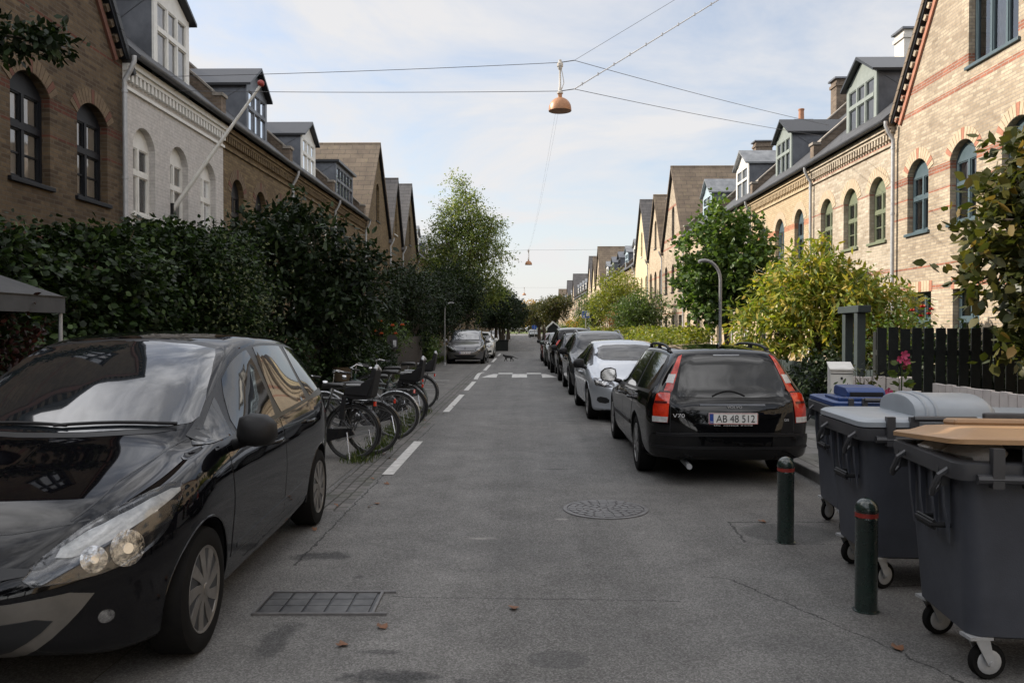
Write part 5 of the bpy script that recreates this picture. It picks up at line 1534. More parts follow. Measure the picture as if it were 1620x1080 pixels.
def mpv(name, pm, label, cat, wheel_m, near=True, group=None, plate=None):
    c = Car(name, MPV, pm, label, cat, group)
    c.glass((1.02, 1.72, 4.05, 3.92), [(1.13, 1.33, 1.50, 1.60), (1.55, 1.74, 2.42, 2.35), (2.50, 2.43, 3.32, 3.20), (3.40, 3.28, 3.95, 3.84)])
    # windscreen pressed on from the front
    ws = [(x, 1.0, z) for x, z in ((-.66, 1.105), (0, 1.08), (.66, 1.105), (.695, 1.16), (.60, 1.46), (.54, 1.535), (0, 1.572), (-.54, 1.535), (-.60, 1.46), (-.695, 1.16))]
    wsm = [(x * 1.045, y, z + (.018 if z > 1.4 else -.02)) for x, y, z in ws]
    c.panel('windscreen_seal', wsm, 0, .002, M['black_trim'], 1, step=.06)
    w = c.panel('windscreen', ws, 0, .005, M['screen_glass'], 1, step=.05)
    for sd in (1, -1):
        c.door(1.30, 2.46, .36, .02, sd=sd, hm=pm, zh=.885)
        c.door(2.47, 3.42, .36, 0, [(.9, 3.06, .36), (.9, 3.16, .50), (.9, 3.2, .62), (.9, 3.34, .74)], sd=sd, hm=pm, zh=.915)
        c.ribbon('trim_strip', [(.9, 1.4, .40), (.9, 2.4, .43), (.9, 3.0, .45)], 90, .03, .005, pm, sd)
        c.mirror(1.42, 1.06, .88, sd, M['black_plastic'] if near else pm, 1.08)
        # headlamp: swept back along the wing
        hp = [(.40, .06, .575), (.52, .1, .685), (.64, .3, .80), (.75, .66, .893), (.785, .80, .89), (.83, .62, .80), (.85, .45, .69), (.80, .28, .62), (.66, .16, .585)]
        hl = c.panel('headlight', hp, 40, .004, M['lamp_dark'], 1, sd=sd, step=.02)
        st = [(.53, .1, .678), (.64, .3, .785), (.75, .66, .877), (.785, .78, .872), (.80, .58, .825), (.72, .34, .745), (.60, .18, .67)]
        c.panel('lamp_strip', st, 40, .009, M['white_lens'], 1, parent=hl, sd=sd, step=.02)
        for (a, z, rr_) in ((.775, .675, .078), (.635, .655, .055)):
            for nm, q, mm, of in (('lamp_bowl', 1.0, M['reflector'], .010), ('bulb_shield', .30, M['chrome'], .0125)):
                ring = [((a + rr_ * q * cos(2 * pi * k / 14)) * cos(R(40)), (a + rr_ * q * cos(2 * pi * k / 14)) * sin(R(40)), z + rr_ * q * sin(2 * pi * k / 14)) for k in range(14)]
                c.panel(nm, ring, 40, of, mm, 1, parent=hl, sd=sd, step=.02)
        c.panel('lamp_cover', hp, 40, .019, M['lamp_cover'], 1, parent=hl, sd=sd, step=.02)
        fr = [(.70 + .032 * cos(2 * pi * k / 12), .2, .40 + .03 * sin(2 * pi * k / 12)) for k in range(12)]
        fo = c.panel('fog_lamp', fr, 15, .004, M['reflector'], 1, sd=sd, step=.02)
        hc = Vector((.68, .4, .74)); c.panel('lamp_gasket', [tuple(hc + (Vector(p) - hc) * 1.02) for p in hp], 40, .0025, M['black_trim'], 1, sd=sd, step=.02)
        c.panel('tail_light', [(.70, 4.1, 1.12), (.78, 4.1, 1.12), (.84, 4.0, .95), (.84, 4.1, .72), (.74, 4.2, .74), (.68, 4.2, .95)], 150, .006, M['red_lens'], 1, sd=sd, step=.04)
        # bonnet edge running up from the lamp to the windscreen
        c.ribbon('bonnet_gap', [(.58, .2, .80), (.66, .5, .92), (.73, .9, 1.01), (.76, 1.1, 1.05)], 35, .009, .0015, M['black_trim'], sd)
    c.ribbon('bonnet_front_gap', [(-.58, .2, .80), (-.3, .1, .765), (0, .05, .755), (.3, .1, .765), (.58, .2, .80)], 0, .01, .0015, M['black_trim'])
    # bumper: upper slot, lower intake with a pale surround
    c.panel('grille', [(-.44, 0, .655), (0, 0, .64), (.44, 0, .655), (.44, 0, .61), (0, 0, .595), (-.44, 0, .61)], 0, .004, M['black_trim'], 1, step=.04)
    gm = M['bumper_trim']
    c.panel('bumper_trim', [(-.68, 0, .545), (-.3, 0, .51), (0, 0, .505), (.3, 0, .51), (.68, 0, .545), (.60, 0, .43), (.50, 0, .33), (.38, 0, .27), (.2, 0, .245), (-.2, 0, .245), (-.38, 0, .27), (-.50, 0, .33), (-.60, 0, .43)], 0, .008, gm, 1, step=.04)
    c.panel('lower_intake', [(-.55, 0, .45), (-.25, 0, .43), (.25, 0, .43), (.55, 0, .45), (.47, 0, .365), (.35, 0, .305), (.2, 0, .285), (-.2, 0, .285), (-.35, 0, .305), (-.47, 0, .365)], 0, .012, M['black_trim'], 1, step=.04)
    if plate: c.plate(-.012, .50 if near else .53, True, plate)
    c.panel('rear_window', [(-.58, 4, 1.18), (.58, 4, 1.18), (.54, 4, 1.44), (-.54, 4, 1.44)], 180, .005, M['car_glass'], 1, step=.06)
    # wipers
    wb = MB()
    for (x0, x1, dz) in ((.62, -.02, .0), (.05, -.55, .0)):
        pts = []
        for k in range(7):
            x = x0 + (x1 - x0) * k / 6; z = 1.112 + .012 * sin(pi * k / 6) - .0 * k
            h = c.cast((x, 0, z), 0)
            if h[0]: pts.append((x, h[0].y - .02, h[0].z + .012))
        if len(pts) > 2: wb.tube(pts, .010, 5)
    wb.build('wiper', M['black_plastic'], c.t, smooth=50)
    eb = MB(); d = [(0, .075), (.04, 0), (0, -.075), (-.04, 0)]; d2 = [(a * .45, b * .55) for a, b in d]
    h = c.cast((0, 0, .715), 0)[0]
    if h:
        for k in range(4):
            k2 = (k + 1) % 4
            eb.prism([(d[k][0], h.y - .012, .715 + d[k][1]), (d[k2][0], h.y - .012, .715 + d[k2][1]), (d2[k2][0], h.y - .012, .715 + d2[k2][1]), (d2[k][0], h.y - .012, .715 + d2[k][1])], (0, .02, 0))
        eb.build('emblem', M['chrome'], c.t)
    c.wheels('twist' if near else 'plain', wheel_m, n=9 if near else 5)
    return c
M['bumper_trim'] = mat('satin_grey_trim', (.17, .16, .148), .4, .4, col2=(.12, .115, .105), vs=6)
M['paint_black'] = paint('black_paint', (.003, .003, .004), .0, .25)
M['paint_black2'] = paint('black_estate_paint', (.003, .003, .0035), .0, .2)
M['paint_grey'] = paint('grey_paint_metal', (.14, .138, .142), .5, .35)
M['paint_silver'] = paint('silver_paint', (.50, .53, .57), .6, .32)
M['paint_dkgrey'] = paint('charcoal_paint', (.035, .038, .042), .4, .3)
M['paint_white'] = paint('white_car_paint', (.6, .6, .58), 0, .3)
M['paint_red'] = paint('dark_red_paint', (.09, .012, .012), .2, .3)
M['paint_green'] = paint('dark_green_paint', (.05, .06, .05), .5, .35)
M['paint_blue'] = paint('blue_paint_car', (.06, .11, .22), .3, .35)

c = mpv('people_carrier', M['paint_black'], 'glossy black people carrier parked nose towards us with the houses mirrored in its doors', 'car', M['alloy_dull'])
c.place((-2.50, 3.22, 0), R(2.0))
c = mpv('people_carrier', M['paint_grey'], 'grey people carrier parked facing us by the leaning grey pole on the shaded side', 'car', M['alloy'], near=False, plate='MN 36 257')
c.place((-2.72, 37.6, 0), R(1.0))

# ---- black estate seen from behind
EST = dict(L=4.73, wr=.325, arch=.37, axles=(.93, 3.69), crown=.055, zc=.52,
    top=[(0, .62), (.12, .70), (.4, .80), (1.0, .90), (1.3, .955), (1.45, 1.0), (2.0, 1.28), (2.3, 1.40), (2.7, 1.455), (3.3, 1.465), (4.0, 1.445), (4.32, 1.415), (4.40, 1.37), (4.52, 1.16), (4.62, .965), (4.68, .88), (4.73, .62)],
    belt=[(0, .60), (.4, .74), (1.0, .83), (1.5, .875), (2.4, .90), (3.4, .925), (4.2, .95), (4.5, .95), (4.66, .88), (4.73, .6)],
    bot=[(0, .24), (.5, .18), (1.3, .18), (3.4, .19), (4.2, .24), (4.73, .3)],
    half=[(0, .8), (.5, .86), (.95, .895), (1.8, .90), (3.2, .90), (3.7, .895), (4.3, .87), (4.73, .845)],
    roofhalf=[(0, .66), (1.3, .68), (2.0, .62), (2.6, .60), (3.5, .59), (4.3, .57), (4.73, .62)],
    ev=(.35, 2.7, .12, 3.4), eh=(.7, 2.7, .42, 3.2))
def estate():
    c = Car('estate_car', EST, M['paint_black2'], 'black estate car seen from behind with tall red tail lights and roof rails', 'car')
    c.glass((1.35, 2.02, 4.45, 4.3), [(1.62, 2.15, 2.42, 2.45), (2.50, 2.53, 3.36, 3.28), (3.44, 3.36, 4.32, 4.18)])
    c.panel('windscreen', [(x, 1.4, z) for x, z in ((-.66, 1.0), (0, .985), (.66, 1.0), (.56, 1.36), (0, 1.40), (-.56, 1.36))], 0, .005, M['car_glass'], 1, step=.07)
    for sd in (1, -1):
        c.door(1.42, 2.46, .33, .02, sd=sd, zh=.80); c.door(2.47, 3.42, .33, 0, [(.9, 3.22, .33), (.9, 3.3, .48), (.9, 3.38, .66)], sd=sd, zh=.82)
        c.ribbon('rubbing_strip', [(.9, 1.45, .50), (.9, 2.4, .51), (.9, 3.25, .52)], 90, .05, .010, M['black_plastic'], sd)
        c.mirror(1.62, .99, .86, sd, c.m, 1.15)
        t = c.panel('tail_light', [(-sd * 0 + x, 4.6, z) for x, z in ((.515, 1.365), (.555, 1.345), (.70, .99), (.775, .955), (.812, .82), (.812, .665), (.655, .665), (.632, .97), (.605, 1.0))], 180 - 12, .010, M['red_lens'], 0, sd=sd, step=.03)
        if t:
            c.panel('clear_band', [(.645, 4.6, 1.16), (.575, 4.6, 1.16), (.602, 4.6, 1.07), (.682, 4.6, 1.07)], 180 - 12, .0125, M['white_lens'], 0, parent=t, sd=sd, step=.03)
            c.panel('reversing_lamp', [(.652, 4.6, .725), (.818, 4.6, .725), (.816, 4.6, .668), (.657, 4.6, .668)], 180 - 12, .0125, M['white_lens'], 0, parent=t, sd=sd, step=.03)
            c.panel('dark_band', [(.632, 4.6, .972), (.75, 4.6, .972), (.745, 4.6, .985), (.632, 4.6, .985)], 180 - 12, .0128, M['black_trim'], 0, parent=t, sd=sd, step=.03)
            c.panel('lamp_step', [(.66, 4.6, .885), (.79, 4.6, .885), (.797, 4.6, .86), (.66, 4.6, .86)], 180 - 12, .0128, M['paint_red'], 0, parent=t, sd=sd, step=.03)
    rear = lambda pts: [(x, 4.7, z) for x, z in pts]
    c.panel('tailgate', rear([(-.52, 1.375), (.52, 1.375), (.60, 1.03), (.63, .92), (.64, .57), (-.64, .57), (-.63, .92), (-.60, 1.03)]), 180, .003, c.m, 0, step=.05)
    c.ribbon('tailgate_gap', rear([(.60, 1.03), (.63, .92), (.645, .56), (-.645, .56), (-.63, .92), (-.60, 1.03)]), 180, .012, .0015, M['black_trim'])
    c.panel('rear_window', rear([(-.47, 1.335), (0, 1.35), (.47, 1.335), (.565, .955), (.55, .925), (-.55, .925), (-.565, .955)]), 180, .007, M['car_glass'], 1, step=.05)
    c.panel('handle_strip', rear([(-.34, .862), (.34, .862), (.34, .842), (-.34, .842)]), 180, .014, M['zinc'], 0, step=.05)
    c.panel('high_brake_light', rear([(-.14, 1.366), (.14, 1.366), (.14, 1.352), (-.14, 1.352)]), 180, .011, M['zinc_light'], 0, step=.05)
    bp = c.panel('bumper', rear([(-.80, .56), (.80, .56), (.83, .48), (.8, .27), (-.8, .27), (-.83, .48)]), 180, .022, c.m, 1, step=.05, skirt=.07)
    c.panel('bumper_ridge', rear([(-.76, .555), (.76, .555), (.76, .53), (-.76, .53)]), 180, .032, M['black_plastic'], 0, step=.05, skirt=.05)
    c.panel('bumper_lip', rear([(-.80, .425), (.80, .425), (.80, .40), (-.80, .40)]), 180, .030, M['black_plastic'], 0, step=.05, skirt=.05)
    ypl = c.cast((0, 0, .72), R(180))[0].y
    c.plate(ypl + .022, .715, False, 'AB 48 512')
    tb = empty('badge', (0, 0, 0)); tb.parent = c.t
    for tx, a, z, sz, fw in (('VOLVO', -.02, .832, .036, .155), ('V70', .56, .742, .055, .125), ('D5', -.56, .70, .034, .045), ('B-Bilen   www.b-bilen.dk   47 10 19 60', 0, .645, .014, .40)):
        yy = c.cast((a, 0, z), R(180))[0].y
        text_mesh('badge_lettering', tx, sz, M['badge_metal'] if 'B-' not in tx else M['plate'], tb, (a, yy + .017, z), fw, rot=(R(90), 0, pi), extrude=.003)
    wb = MB(); pts = []
    for k in range(8):
        a = -.1 + .34 * k / 7; z = .945 + .05 * sin(pi * k / 7) ; yy = c.cast((-a, 0, z), R(180))[0].y; pts.append((-a + .1, yy + .015, z))
    wb.tube(pts, .008, 6); wb.build('rear_wiper', M['black_plastic'], c.t, smooth=50)
    roof_rails(c, 2.55, 4.12, .545, M['black_plastic'])
    ant = MB(); hh = c.bvh.ray_cast(Vector((0, 4.0, 4)), Vector((0, 0, -1)))[0]; ant.tube([(0, 3.95, hh.z), (0, 4.06, hh.z + .035), (0, 4.12, hh.z)], [.01, .018, .012], 6); ant.build('antenna', c.m, c.t, smooth=50)
    for sd in (1, -1):
        c.panel('headlight', [(.45, .1, .60), (.78, .3, .62), (.80, .4, .73), (.46, .15, .71)], 20, .005, M['reflector'], 1, sd=sd, step=.05)
    mb = MB(); mb.tube([(.45, 4.35, .22), (.45, 4.72, .21)], .03, 10); mb.build('exhaust', M['galv'], c.t, smooth=50)
    c.wheels('double', M['alloy'], n=5)
    return c
c = estate()
c.place((2.235, 13.17, 0), R(180 - .6))

# ---- silver hatchback, dark estate, black off-roaders
def generic(name, pm, label, cat, L=4.4, H=1.44, hw=.89, wr=.325, rails=False, tail='hatch', wheel=('plain', None, 5), boxy=0.0, dlo=None, plate=None, lamps='slim', ground=.18):
    d = H - 1.44
    b0 = .06 * (1 if d > .1 else 0)
    ax = (.9, .9 + L * .605)
    tl = {'hatch': [(L - .95, H - .06), (L - .55, H - .16), (L - .25, 1.06 + d * .6), (L - .08, .92), (L, .68)],
          'suv': [(L - .95, H - .02), (L - .42, H - .06), (L - .30, H - .14), (L - .14, 1.1 + d * .4), (L - .05, .95), (L, .66)]}[tail]
    sp = dict(L=L, wr=wr, arch=wr + .05, axles=ax, crown=.06, zc=.5 + d * .2,
        top=[(0, .64 + b0), (.1, .72 + b0), (.35, .80 + b0 + boxy), (1.0, .93 + b0 + boxy), (1.25, .99 + b0 + boxy * .8), (1.4, 1.04 + d * .35), (1.95, 1.31 + d * .8), (2.25, H - .045), (2.6, H - .005), (3.0, H)] + tl,
        belt=[(0, .60 + b0), (.35, .74 + b0 + boxy), (1.0, .85 + b0 + boxy * .7), (1.6, .92 + d * .45), (2.6, .95 + d * .5), (3.6, .99 + d * .55), (L - .25, 1.02 + d * .5), (L, .66)],
        bot=[(0, .24 + ground - .18), (.5, ground), (1.3, ground), (L - 1.2, ground + .01), (L, ground + .12)],
        half=[(0, hw - .09), (.5, hw - .03), (.95, hw), (1.8, hw - .01), (L - 1.2, hw - .005), (L - .4, hw - .04), (L, hw - .1)],
        roofhalf=[(0, hw * .76), (1.3, hw * .77), (2.0, hw * .70), (2.6, hw * .68), (L - 1, hw * .66), (L, hw * .66)],
        ev=(.38, 2.7, .2, 3.0), eh=(.75, 2.7, .5, 3.0), dlo_m=dlo or M['black_trim'])
    c = Car(name, sp, pm, label, cat)
    c.glass((1.3, 2.0, L - .42, L - .62), [(1.58, 2.1, 2.42, 2.42), (2.5, 2.5, 3.3, 3.18), (3.38, 3.26, L - .55, L - .75)])
    zc = c.top(1.33) + .03; zt = H - .085
    c.panel('windscreen', [(x, 1.4, z) for x, z in ((-hw * .76, zc + .02), (0, zc), (hw * .76, zc + .02), (hw * .66, zt - .03), (0, zt), (-hw * .66, zt - .03))], 0, .005, M['car_glass'], 1, step=.06)
    c.panel('rear_window', [(x, L, z) for x, z in ((-hw * .62, 1.04 + d * .6), (hw * .62, 1.04 + d * .6), (hw * .58, H - .16), (-hw * .58, H - .16))], 180, .006, M['car_glass'], 1, step=.07)
    zn = .68 + b0
    for sd in (1, -1):
        c.door(1.38, 2.45, ground + .15, .02, sd=sd, hm=pm); c.door(2.46, 3.4, ground + .15, 0, [(.9, ax[1] - .47, ground + .15), (.9, ax[1] - .38, ground + .3), (.9, ax[1] - .3, .68)], sd=sd, hm=pm)
        c.mirror(1.55, .99 + d * .5, hw - .05, sd, M['black_plastic'] if lamps == 'slim' else pm, 1.05)
        h = c.panel('headlight', [(.44, .1, zn - .03), (.6, .1, zn - .06), (.80, .3, zn - .02), (.83, .5, zn + .09), (.76, .5, zn + .10), (.55, .2, zn + .065)], 30, .005, M['lamp_dark'], 1, sd=sd, step=.03)
        if h:
            for a in (.66, .82):
                ring = [((a + .05 * cos(2 * pi * k / 12)) * cos(R(30)), (a + .05 * cos(2 * pi * k / 12)) * sin(R(30)), zn + .012 + .045 * sin(2 * pi * k / 12)) for k in range(12)]
                c.panel('lamp_bowl', ring, 30, .009, M['reflector'], 1, parent=h, sd=sd, step=.02)
        c.panel('bumper_vent', [(.56, .1, .44), (.78, .2, .47), (.80, .25, .36), (.58, .1, .34)], 25, .005, M['black_trim'], 1, sd=sd, step=.03)
        if tail == 'suv':
            c.panel('tail_light', [(.60, L, 1.12 + d * .5), (.72, L, 1.10 + d * .5), (.82, L, .98 + d * .3), (.80, L, .86 + d * .3), (.62, L, .88 + d * .3)], 180 - 25, .012, M['red_lens'], 1, sd=sd, step=.03)
            c.panel('rear_reflector', [(.55, L, .56), (.78, L, .56), (.78, L, .50), (.55, L, .50)], 180 - 15, .012, M['red_lens'], 0, sd=sd, step=.03)
        else:
            c.panel('tail_light', [(.58, L, 1.0), (.74, L, 1.0), (.80, L, .84), (.6, L, .84)], 180 - 25, .008, M['red_lens'], 1, sd=sd, step=.04)
    c.panel('grille', [(-.40, 0, zn + .02), (0, 0, zn + .03), (.40, 0, zn + .02), (.34, 0, zn - .13), (-.34, 0, zn - .13)], 0, .006, M['black_trim'], 1, step=.04)
    c.panel('lower_intake', [(-.50, 0, .40), (.50, 0, .40), (.42, 0, .29), (-.42, 0, .29)], 0, .006, M['black_trim'], 1, step=.04)
    c.panel('front_lip', [(-.78, .1, .275), (.78, .1, .275), (.74, .1, .25), (-.74, .1, .25)], 0, .02, pm, 0, step=.05)
    c.ribbon('bonnet_gap', [(-.62, .2, zn + .085), (0, .05, zn + .06), (.62, .2, zn + .085)], 0, .009, .0015, M['black_trim'])
    if rails: roof_rails(c, 2.3, L - .7, hw * .62, M['galv'] if rails == 2 else M['black_plastic'])
    if plate: c.plate(-.014, .5, True, plate)
    c.plate(c.cast((0, 0, .78 + d * .2), R(180))[0].y + .02, .78 + d * .2, False, None)
    c.wheels(wheel[0], wheel[1] or M['alloy'], n=wheel[2])
    return c
c = generic('hatchback_car', M['paint_silver'], 'silver hatchback parked facing us right behind the black estate car', 'car', 4.4, 1.43, .89, wheel=('double', M['alloy'], 5))
c.place((2.06, 14.0, 0), R(1.2)); 
c = generic('off_road_car', M['paint_dkgrey'], 'charcoal car with roof rails facing us behind the silver hatchback', 'car', 4.6, 1.60, .92, .345, rails=2, tail='suv', ground=.22)
c.place((2.04, 19.5, 0), R(.3))
c = generic('off_road_car', M['paint_black2'], 'small black car facing us squeezed between two taller dark cars', 'car', 4.3, 1.52, .88, .33, rails=1, ground=.2)
c.place((1.96, 24.9, 0), 0)
c = generic('off_road_car', M['paint_black2'], 'black off road car turned away from us showing its red tail light', 'car', 4.5, 1.70, .92, .36, rails=2, tail='suv', boxy=.06, ground=.24)
c.place((1.90, 33.9, 0), R(180))
g5 = generic('hatchback_car', M['paint_green'], 'grey green hatchback facing us with a pale door mirror beyond the black off road car', 'car', 4.3, 1.50, .88, lamps='body')
g5.place((1.80, 35.0, 0), 0)
g6 = generic('hatchback_car', M['paint_red'], 'dark red hatchback at the far end of the parked row', 'car', 4.2, 1.46, .86)
g6.place((1.74, 40.4, 0), 0)
g7 = generic('hatchback_car', M['paint_white'], 'white hatchback half hidden behind the grey people carrier', 'car', 4.2, 1.5, .87, lamps='body')
g7.place((-2.5, 44.5, 0), 0)
for i, (src, x, y, a, lab) in enumerate(((g7, -3.0, 84, 0, 'pale car under the clipped trees far down the shaded side'), (g6, -3.0, 90, 180, 'dark red car behind the pale one under the far clipped trees'), (g5, 2.0, 150, 0, 'small far car nearest of the distant pair on the sunny side'), (g7, 1.9, 165, 0, 'tiny white car beyond the far trees on the sunny side'), (g6, 2.0, 182, 180, 'tiny red car near the end of the street'), (g5, 2.1, 205, 180, 'farthest tiny car at the end of the street'))):
    copy_tree(src.t, (x, y, 0), R(a), lab, 'far parked cars')
# ------------------------------------------------------------------ bicycles
M['tyre_grey'] = mat('bicycle_tyre', (.02, .02, .02), .7)
M['bike_black'] = mat('black_frame_paint', (.012, .012, .013), .25, 0, .6)
M['bike_silver'] = mat('silver_frame_paint', (.42, .43, .44), .3, .6)
M['bike_green'] = mat('dark_green_frame_paint', (.02, .05, .04), .3, 0, .5)
M['bike_blue'] = mat('blue_frame_paint', (.03, .07, .16), .3, 0, .5)
M['saddle'] = mat('saddle_vinyl', (.018, .017, .016), .5)
M['seat_pad'] = mat('pale_grey_padding', (.42, .43, .44), .8, col2=(.33, .34, .35), vs=20)
M['wicker'] = mat('wicker', (.09, .06, .03), .8, col2=(.05, .034, .018), vs=60, bump=.6, bs_=90)
bike_no = 0
M['rim_dull'] = mat('dull_rim', (.16, .16, .16), .35, .6)
def bike(loc, rz, label, frame_m, seat=False, basket=False, rack=True, chain_m=None, lean=3.0, fender_m=None):
    global bike_no; bike_no += 1
    t = empty('bicycle', loc, rz, label, 'bicycle', 'bicycles parked along the bays')
    t.rotation_euler = (R(lean), 0, rz)
    r = .335
    for k, x in enumerate((0, 1.09)):
        tb = MB(); tb.tube([(x + r * cos(2 * pi * i / 40), 0, r + .012 + r * sin(2 * pi * i / 40)) for i in range(40)], .019, 8, closed=True)
        w = tb.build('wheel', M['tyre_grey'], t, smooth=60)
        rb = MB(); rb.tube([(x + (r - .028) * cos(2 * pi * i / 40), 0, r + .012 + (r - .028) * sin(2 * pi * i / 40)) for i in range(40)], .010, 6, closed=True); rb.build('rim', M['rim_dull'], w, smooth=60)
        sb = MB()
        for i in range(32):
            a = 2 * pi * i / 32; a2 = a + (.9 if (i // 2) % 2 else -.9); y = .028 if i % 2 else -.028
            sb.tube([(x + .022 * cos(a2), y, r + .012 + .022 * sin(a2)), (x + (r - .03) * cos(a), 0, r + .012 + (r - .03) * sin(a))], .0016, 3)
        sb.tube([(x, -.055, r + .012), (x, .055, r + .012)], .022, 8); sb.build('spokes', M['rim_dull'], w)
        gb = MB(); n = 22; a0, a1 = (R(-25), R(200)) if k == 0 else (R(10), R(190))
        pts = []
        for i in range(n + 1):
            a = a0 + (a1 - a0) * i / n
            pts.append((x + (r + .038) * cos(pi - a), r + .012 + (r + .038) * sin(pi - a)))
        vs = []; fs = []
        for (px, pz) in pts:
            d = Vector((px - x, 0, pz - r - .012)).normalized()
            for yy, dr in ((-.028, -.012), (-.015, .003), (.015, .003), (.028, -.012)): vs.append((px + d.x * dr, yy, pz + d.z * dr))
        for i in range(n):
            for q in range(3): fs.append((4 * i + q, 4 * i + q + 1, 4 * i + 5 + q, 4 * i + 4 + q))
        gb.add(vs, fs); gb.build('mudguard', fender_m or frame_m, t, smooth=60)
    z0 = r + .012
    bb = Vector((.46, 0, .29)); st = Vector((.30, 0, .78)); hd = Vector((.94, 0, .80)); hb_ = Vector((.97, 0, .66)); ra = Vector((0, 0, z0)); fa = Vector((1.09, 0, z0))
    fb = MB()
    fb.tube([bb, st], .016, 8); fb.tube([bb, hb_], .018, 8); fb.tube([hb_ + Vector((.005, 0, -.05)), hd + Vector((-.01, 0, .04))], .02, 8)
    if bike_no % 2: fb.tube([bb + (st - bb) * .55, bb.lerp(st, .6) + Vector((.2, 0, .0)), hd - Vector((-.01, 0, .06))], .014, 8)
    else: fb.tube([st - Vector((-.02, 0, .06)), hd - Vector((0, 0, .02))], .015, 8)
    for y in (-.05, .05):
        fb.tube([(bb.x, y * .5, bb.z), (0, y * 1.2, z0)], .009, 6); fb.tube([(st.x, y * .4, st.z - .08), (0, y * 1.2, z0)], .008, 6)
        fb.tube([(hb_.x + .005, y * .6, hb_.z - .05), (1.03, y * .9, .5), (1.09, y * 1.1, z0)], .010, 6)
    fb.build('frame', frame_m, t, smooth=60)
    sp = MB(); sp.tube([st - Vector((-.03, 0, .1)), st + Vector((-.045, 0, .12))], .013, 8); sp.build('seat_post', M['steel'], t, smooth=60)
    sx, sz = .25, .93
    prof = [(-.14, .095, .0), (-.10, .10, .012), (-.02, .08, .012), (.06, .04, .012), (.14, .022, .004), (.16, .008, -.008)]
    vs = []; fs = []
    for (x, w, z) in prof:
        for k in range(8):
            a = 2 * pi * k / 8; vs.append((sx + x, w * cos(a), sz + z + (.028 if sin(a) > 0 else .045) * sin(a)))
    for i in range(5):
        for k in range(8): fs.append((8 * i + k, 8 * i + (k + 1) % 8, 8 * i + 8 + (k + 1) % 8, 8 * i + 8 + k))
    fs += [tuple(range(8)), tuple(range(40, 48))]
    sb = MB(); sb.add(vs, fs); sb.build('saddle', M['saddle'], t, smooth=60)
    hbm = MB(); hbm.tube([hd + Vector((-.01, 0, 0)), (.915, 0, .98)], .013, 8)
    hbm.tube([(.72, -.29, .985), (.80, -.285, 1.0), (.90, -.22, 1.03), (.93, -.08, 1.0), (.93, .08, 1.0), (.90, .22, 1.03), (.80, .285, 1.0), (.72, .29, .985)], .011, 8)
    hm = hbm.build('handlebar', M['steel'], t, smooth=60)
    gm = MB()
    for y in (-1, 1): gm.tube([(.70, .291 * y, .983), (.80, .285 * y, 1.0)], .016, 8)
    gm.build('grip', M['saddle'], hm, smooth=60)
    lm = MB(); lm.lathe([(.0, .0), (.03, .01), (.04, .05), (.035, .075), (0, .08)], 12, (0, 0, 0), 'x'); lo = lm.build('headlamp', M['steel'], t, smooth=40); lo.location = (1.0, 0, .84)
    cm = MB(); cm.tube([(bb.x, -.075, bb.z), (bb.x, .075, bb.z)], .02, 8); cm.lathe([(.085, .045), (.085, .05), (.02, .05)], 20, (bb.x, 0, bb.z), 'y')
    for s_ in (-1, 1): cm.tube([(bb.x, .075 * s_, bb.z), (bb.x + .15 * s_, .085 * s_, bb.z - .08 * s_)], .010, 6); cm.box(bb.x + .15 * s_ - .045, bb.x + .15 * s_ + .045, .09 * s_ if s_ > 0 else -.18, .18 if s_ > 0 else -.09, bb.z - .08 * s_ - .012, bb.z - .08 * s_ + .012)
    cm.build('crank', M['steel'], t, smooth=40)
    kg = MB(); kg.prism([(.0 - .05, .058, z0 - .03), (.46, .058, bb.z - .1), (.56, .058, bb.z - .02), (.5, .058, bb.z + .09), (0, .058, z0 + .05)], (0, .012, 0)); kg.build('chain_guard', chain_m or M['bike_black'], t)
    if rack:
        rk = MB()
        for y in (-.06, .06): rk.tube([(-.28, y, .74), (.22, y, .74)], .006, 6); rk.tube([(-.14, y, .74), (0, y * 1.1, z0)], .005, 6); rk.tube([(0, y, .74), (0, y * 1.1, z0)], .005, 6)
        for x in (-.28, -.12, .04, .2): rk.tube([(x, -.06, .74), (x, .06, .74)], .005, 6)
        rk.build('luggage_rack', M['black_metal'], t)
        tl = MB(); tl.box(-.30, -.27, -.03, .03, .675, .735); tl.build('rear_lamp', M['red_lens'], t, bevel=.006)
    st_ = MB(); st_.tube([(.05, .07, z0), (-.02, .16, .02)], .008, 6); st_.build('kickstand', M['steel'], t)
    if seat:
        cs = empty('child_seat', (0, 0, 0)); cs.parent = t
        sh = MB()
        out = [(-.33, 1.13), (-.28, 1.17), (-.19, .87), (.06, .85), (.10, .80), (-.02, .76), (-.20, .77), (-.27, .80)]
        sh.prism([(x, -.14, z) for x, z in out], (0, .28, 0))
        for y in (-.16, .14): sh.prism([(-.31, y, 1.04), (-.22, y, 1.01), (-.12, y, .94), (.06, y, .91), (.08, y, .82), (-.22, y, .8)], (0, .02, 0))
        for y in (-.15, .12): sh.prism([(.04, y, .82), (.10, y, .80), (.14, y, .52), (.08, y, .50)], (0, .03, 0))
        sh.build('seat_shell', M['black_plastic'], cs, bevel=.012)
        pd = MB(); pd.box(-.18, .04, -.11, .11, .872, .90); pd.build('cushion', M['seat_pad'], cs, bevel=.012)
        for y in (-.165, .135):
            pd = MB(); pd.box(-.14, .05, y, y + .03, .93, .955); pd.build('armrest', M['seat_pad'], cs, bevel=.008)
        pd = MB(); pd.tube([(-.31, -.11, 1.13), (-.30, 0, 1.18), (-.31, .11, 1.13)], .026, 8); pd.build('headrest', M['seat_pad'], cs, smooth=60)
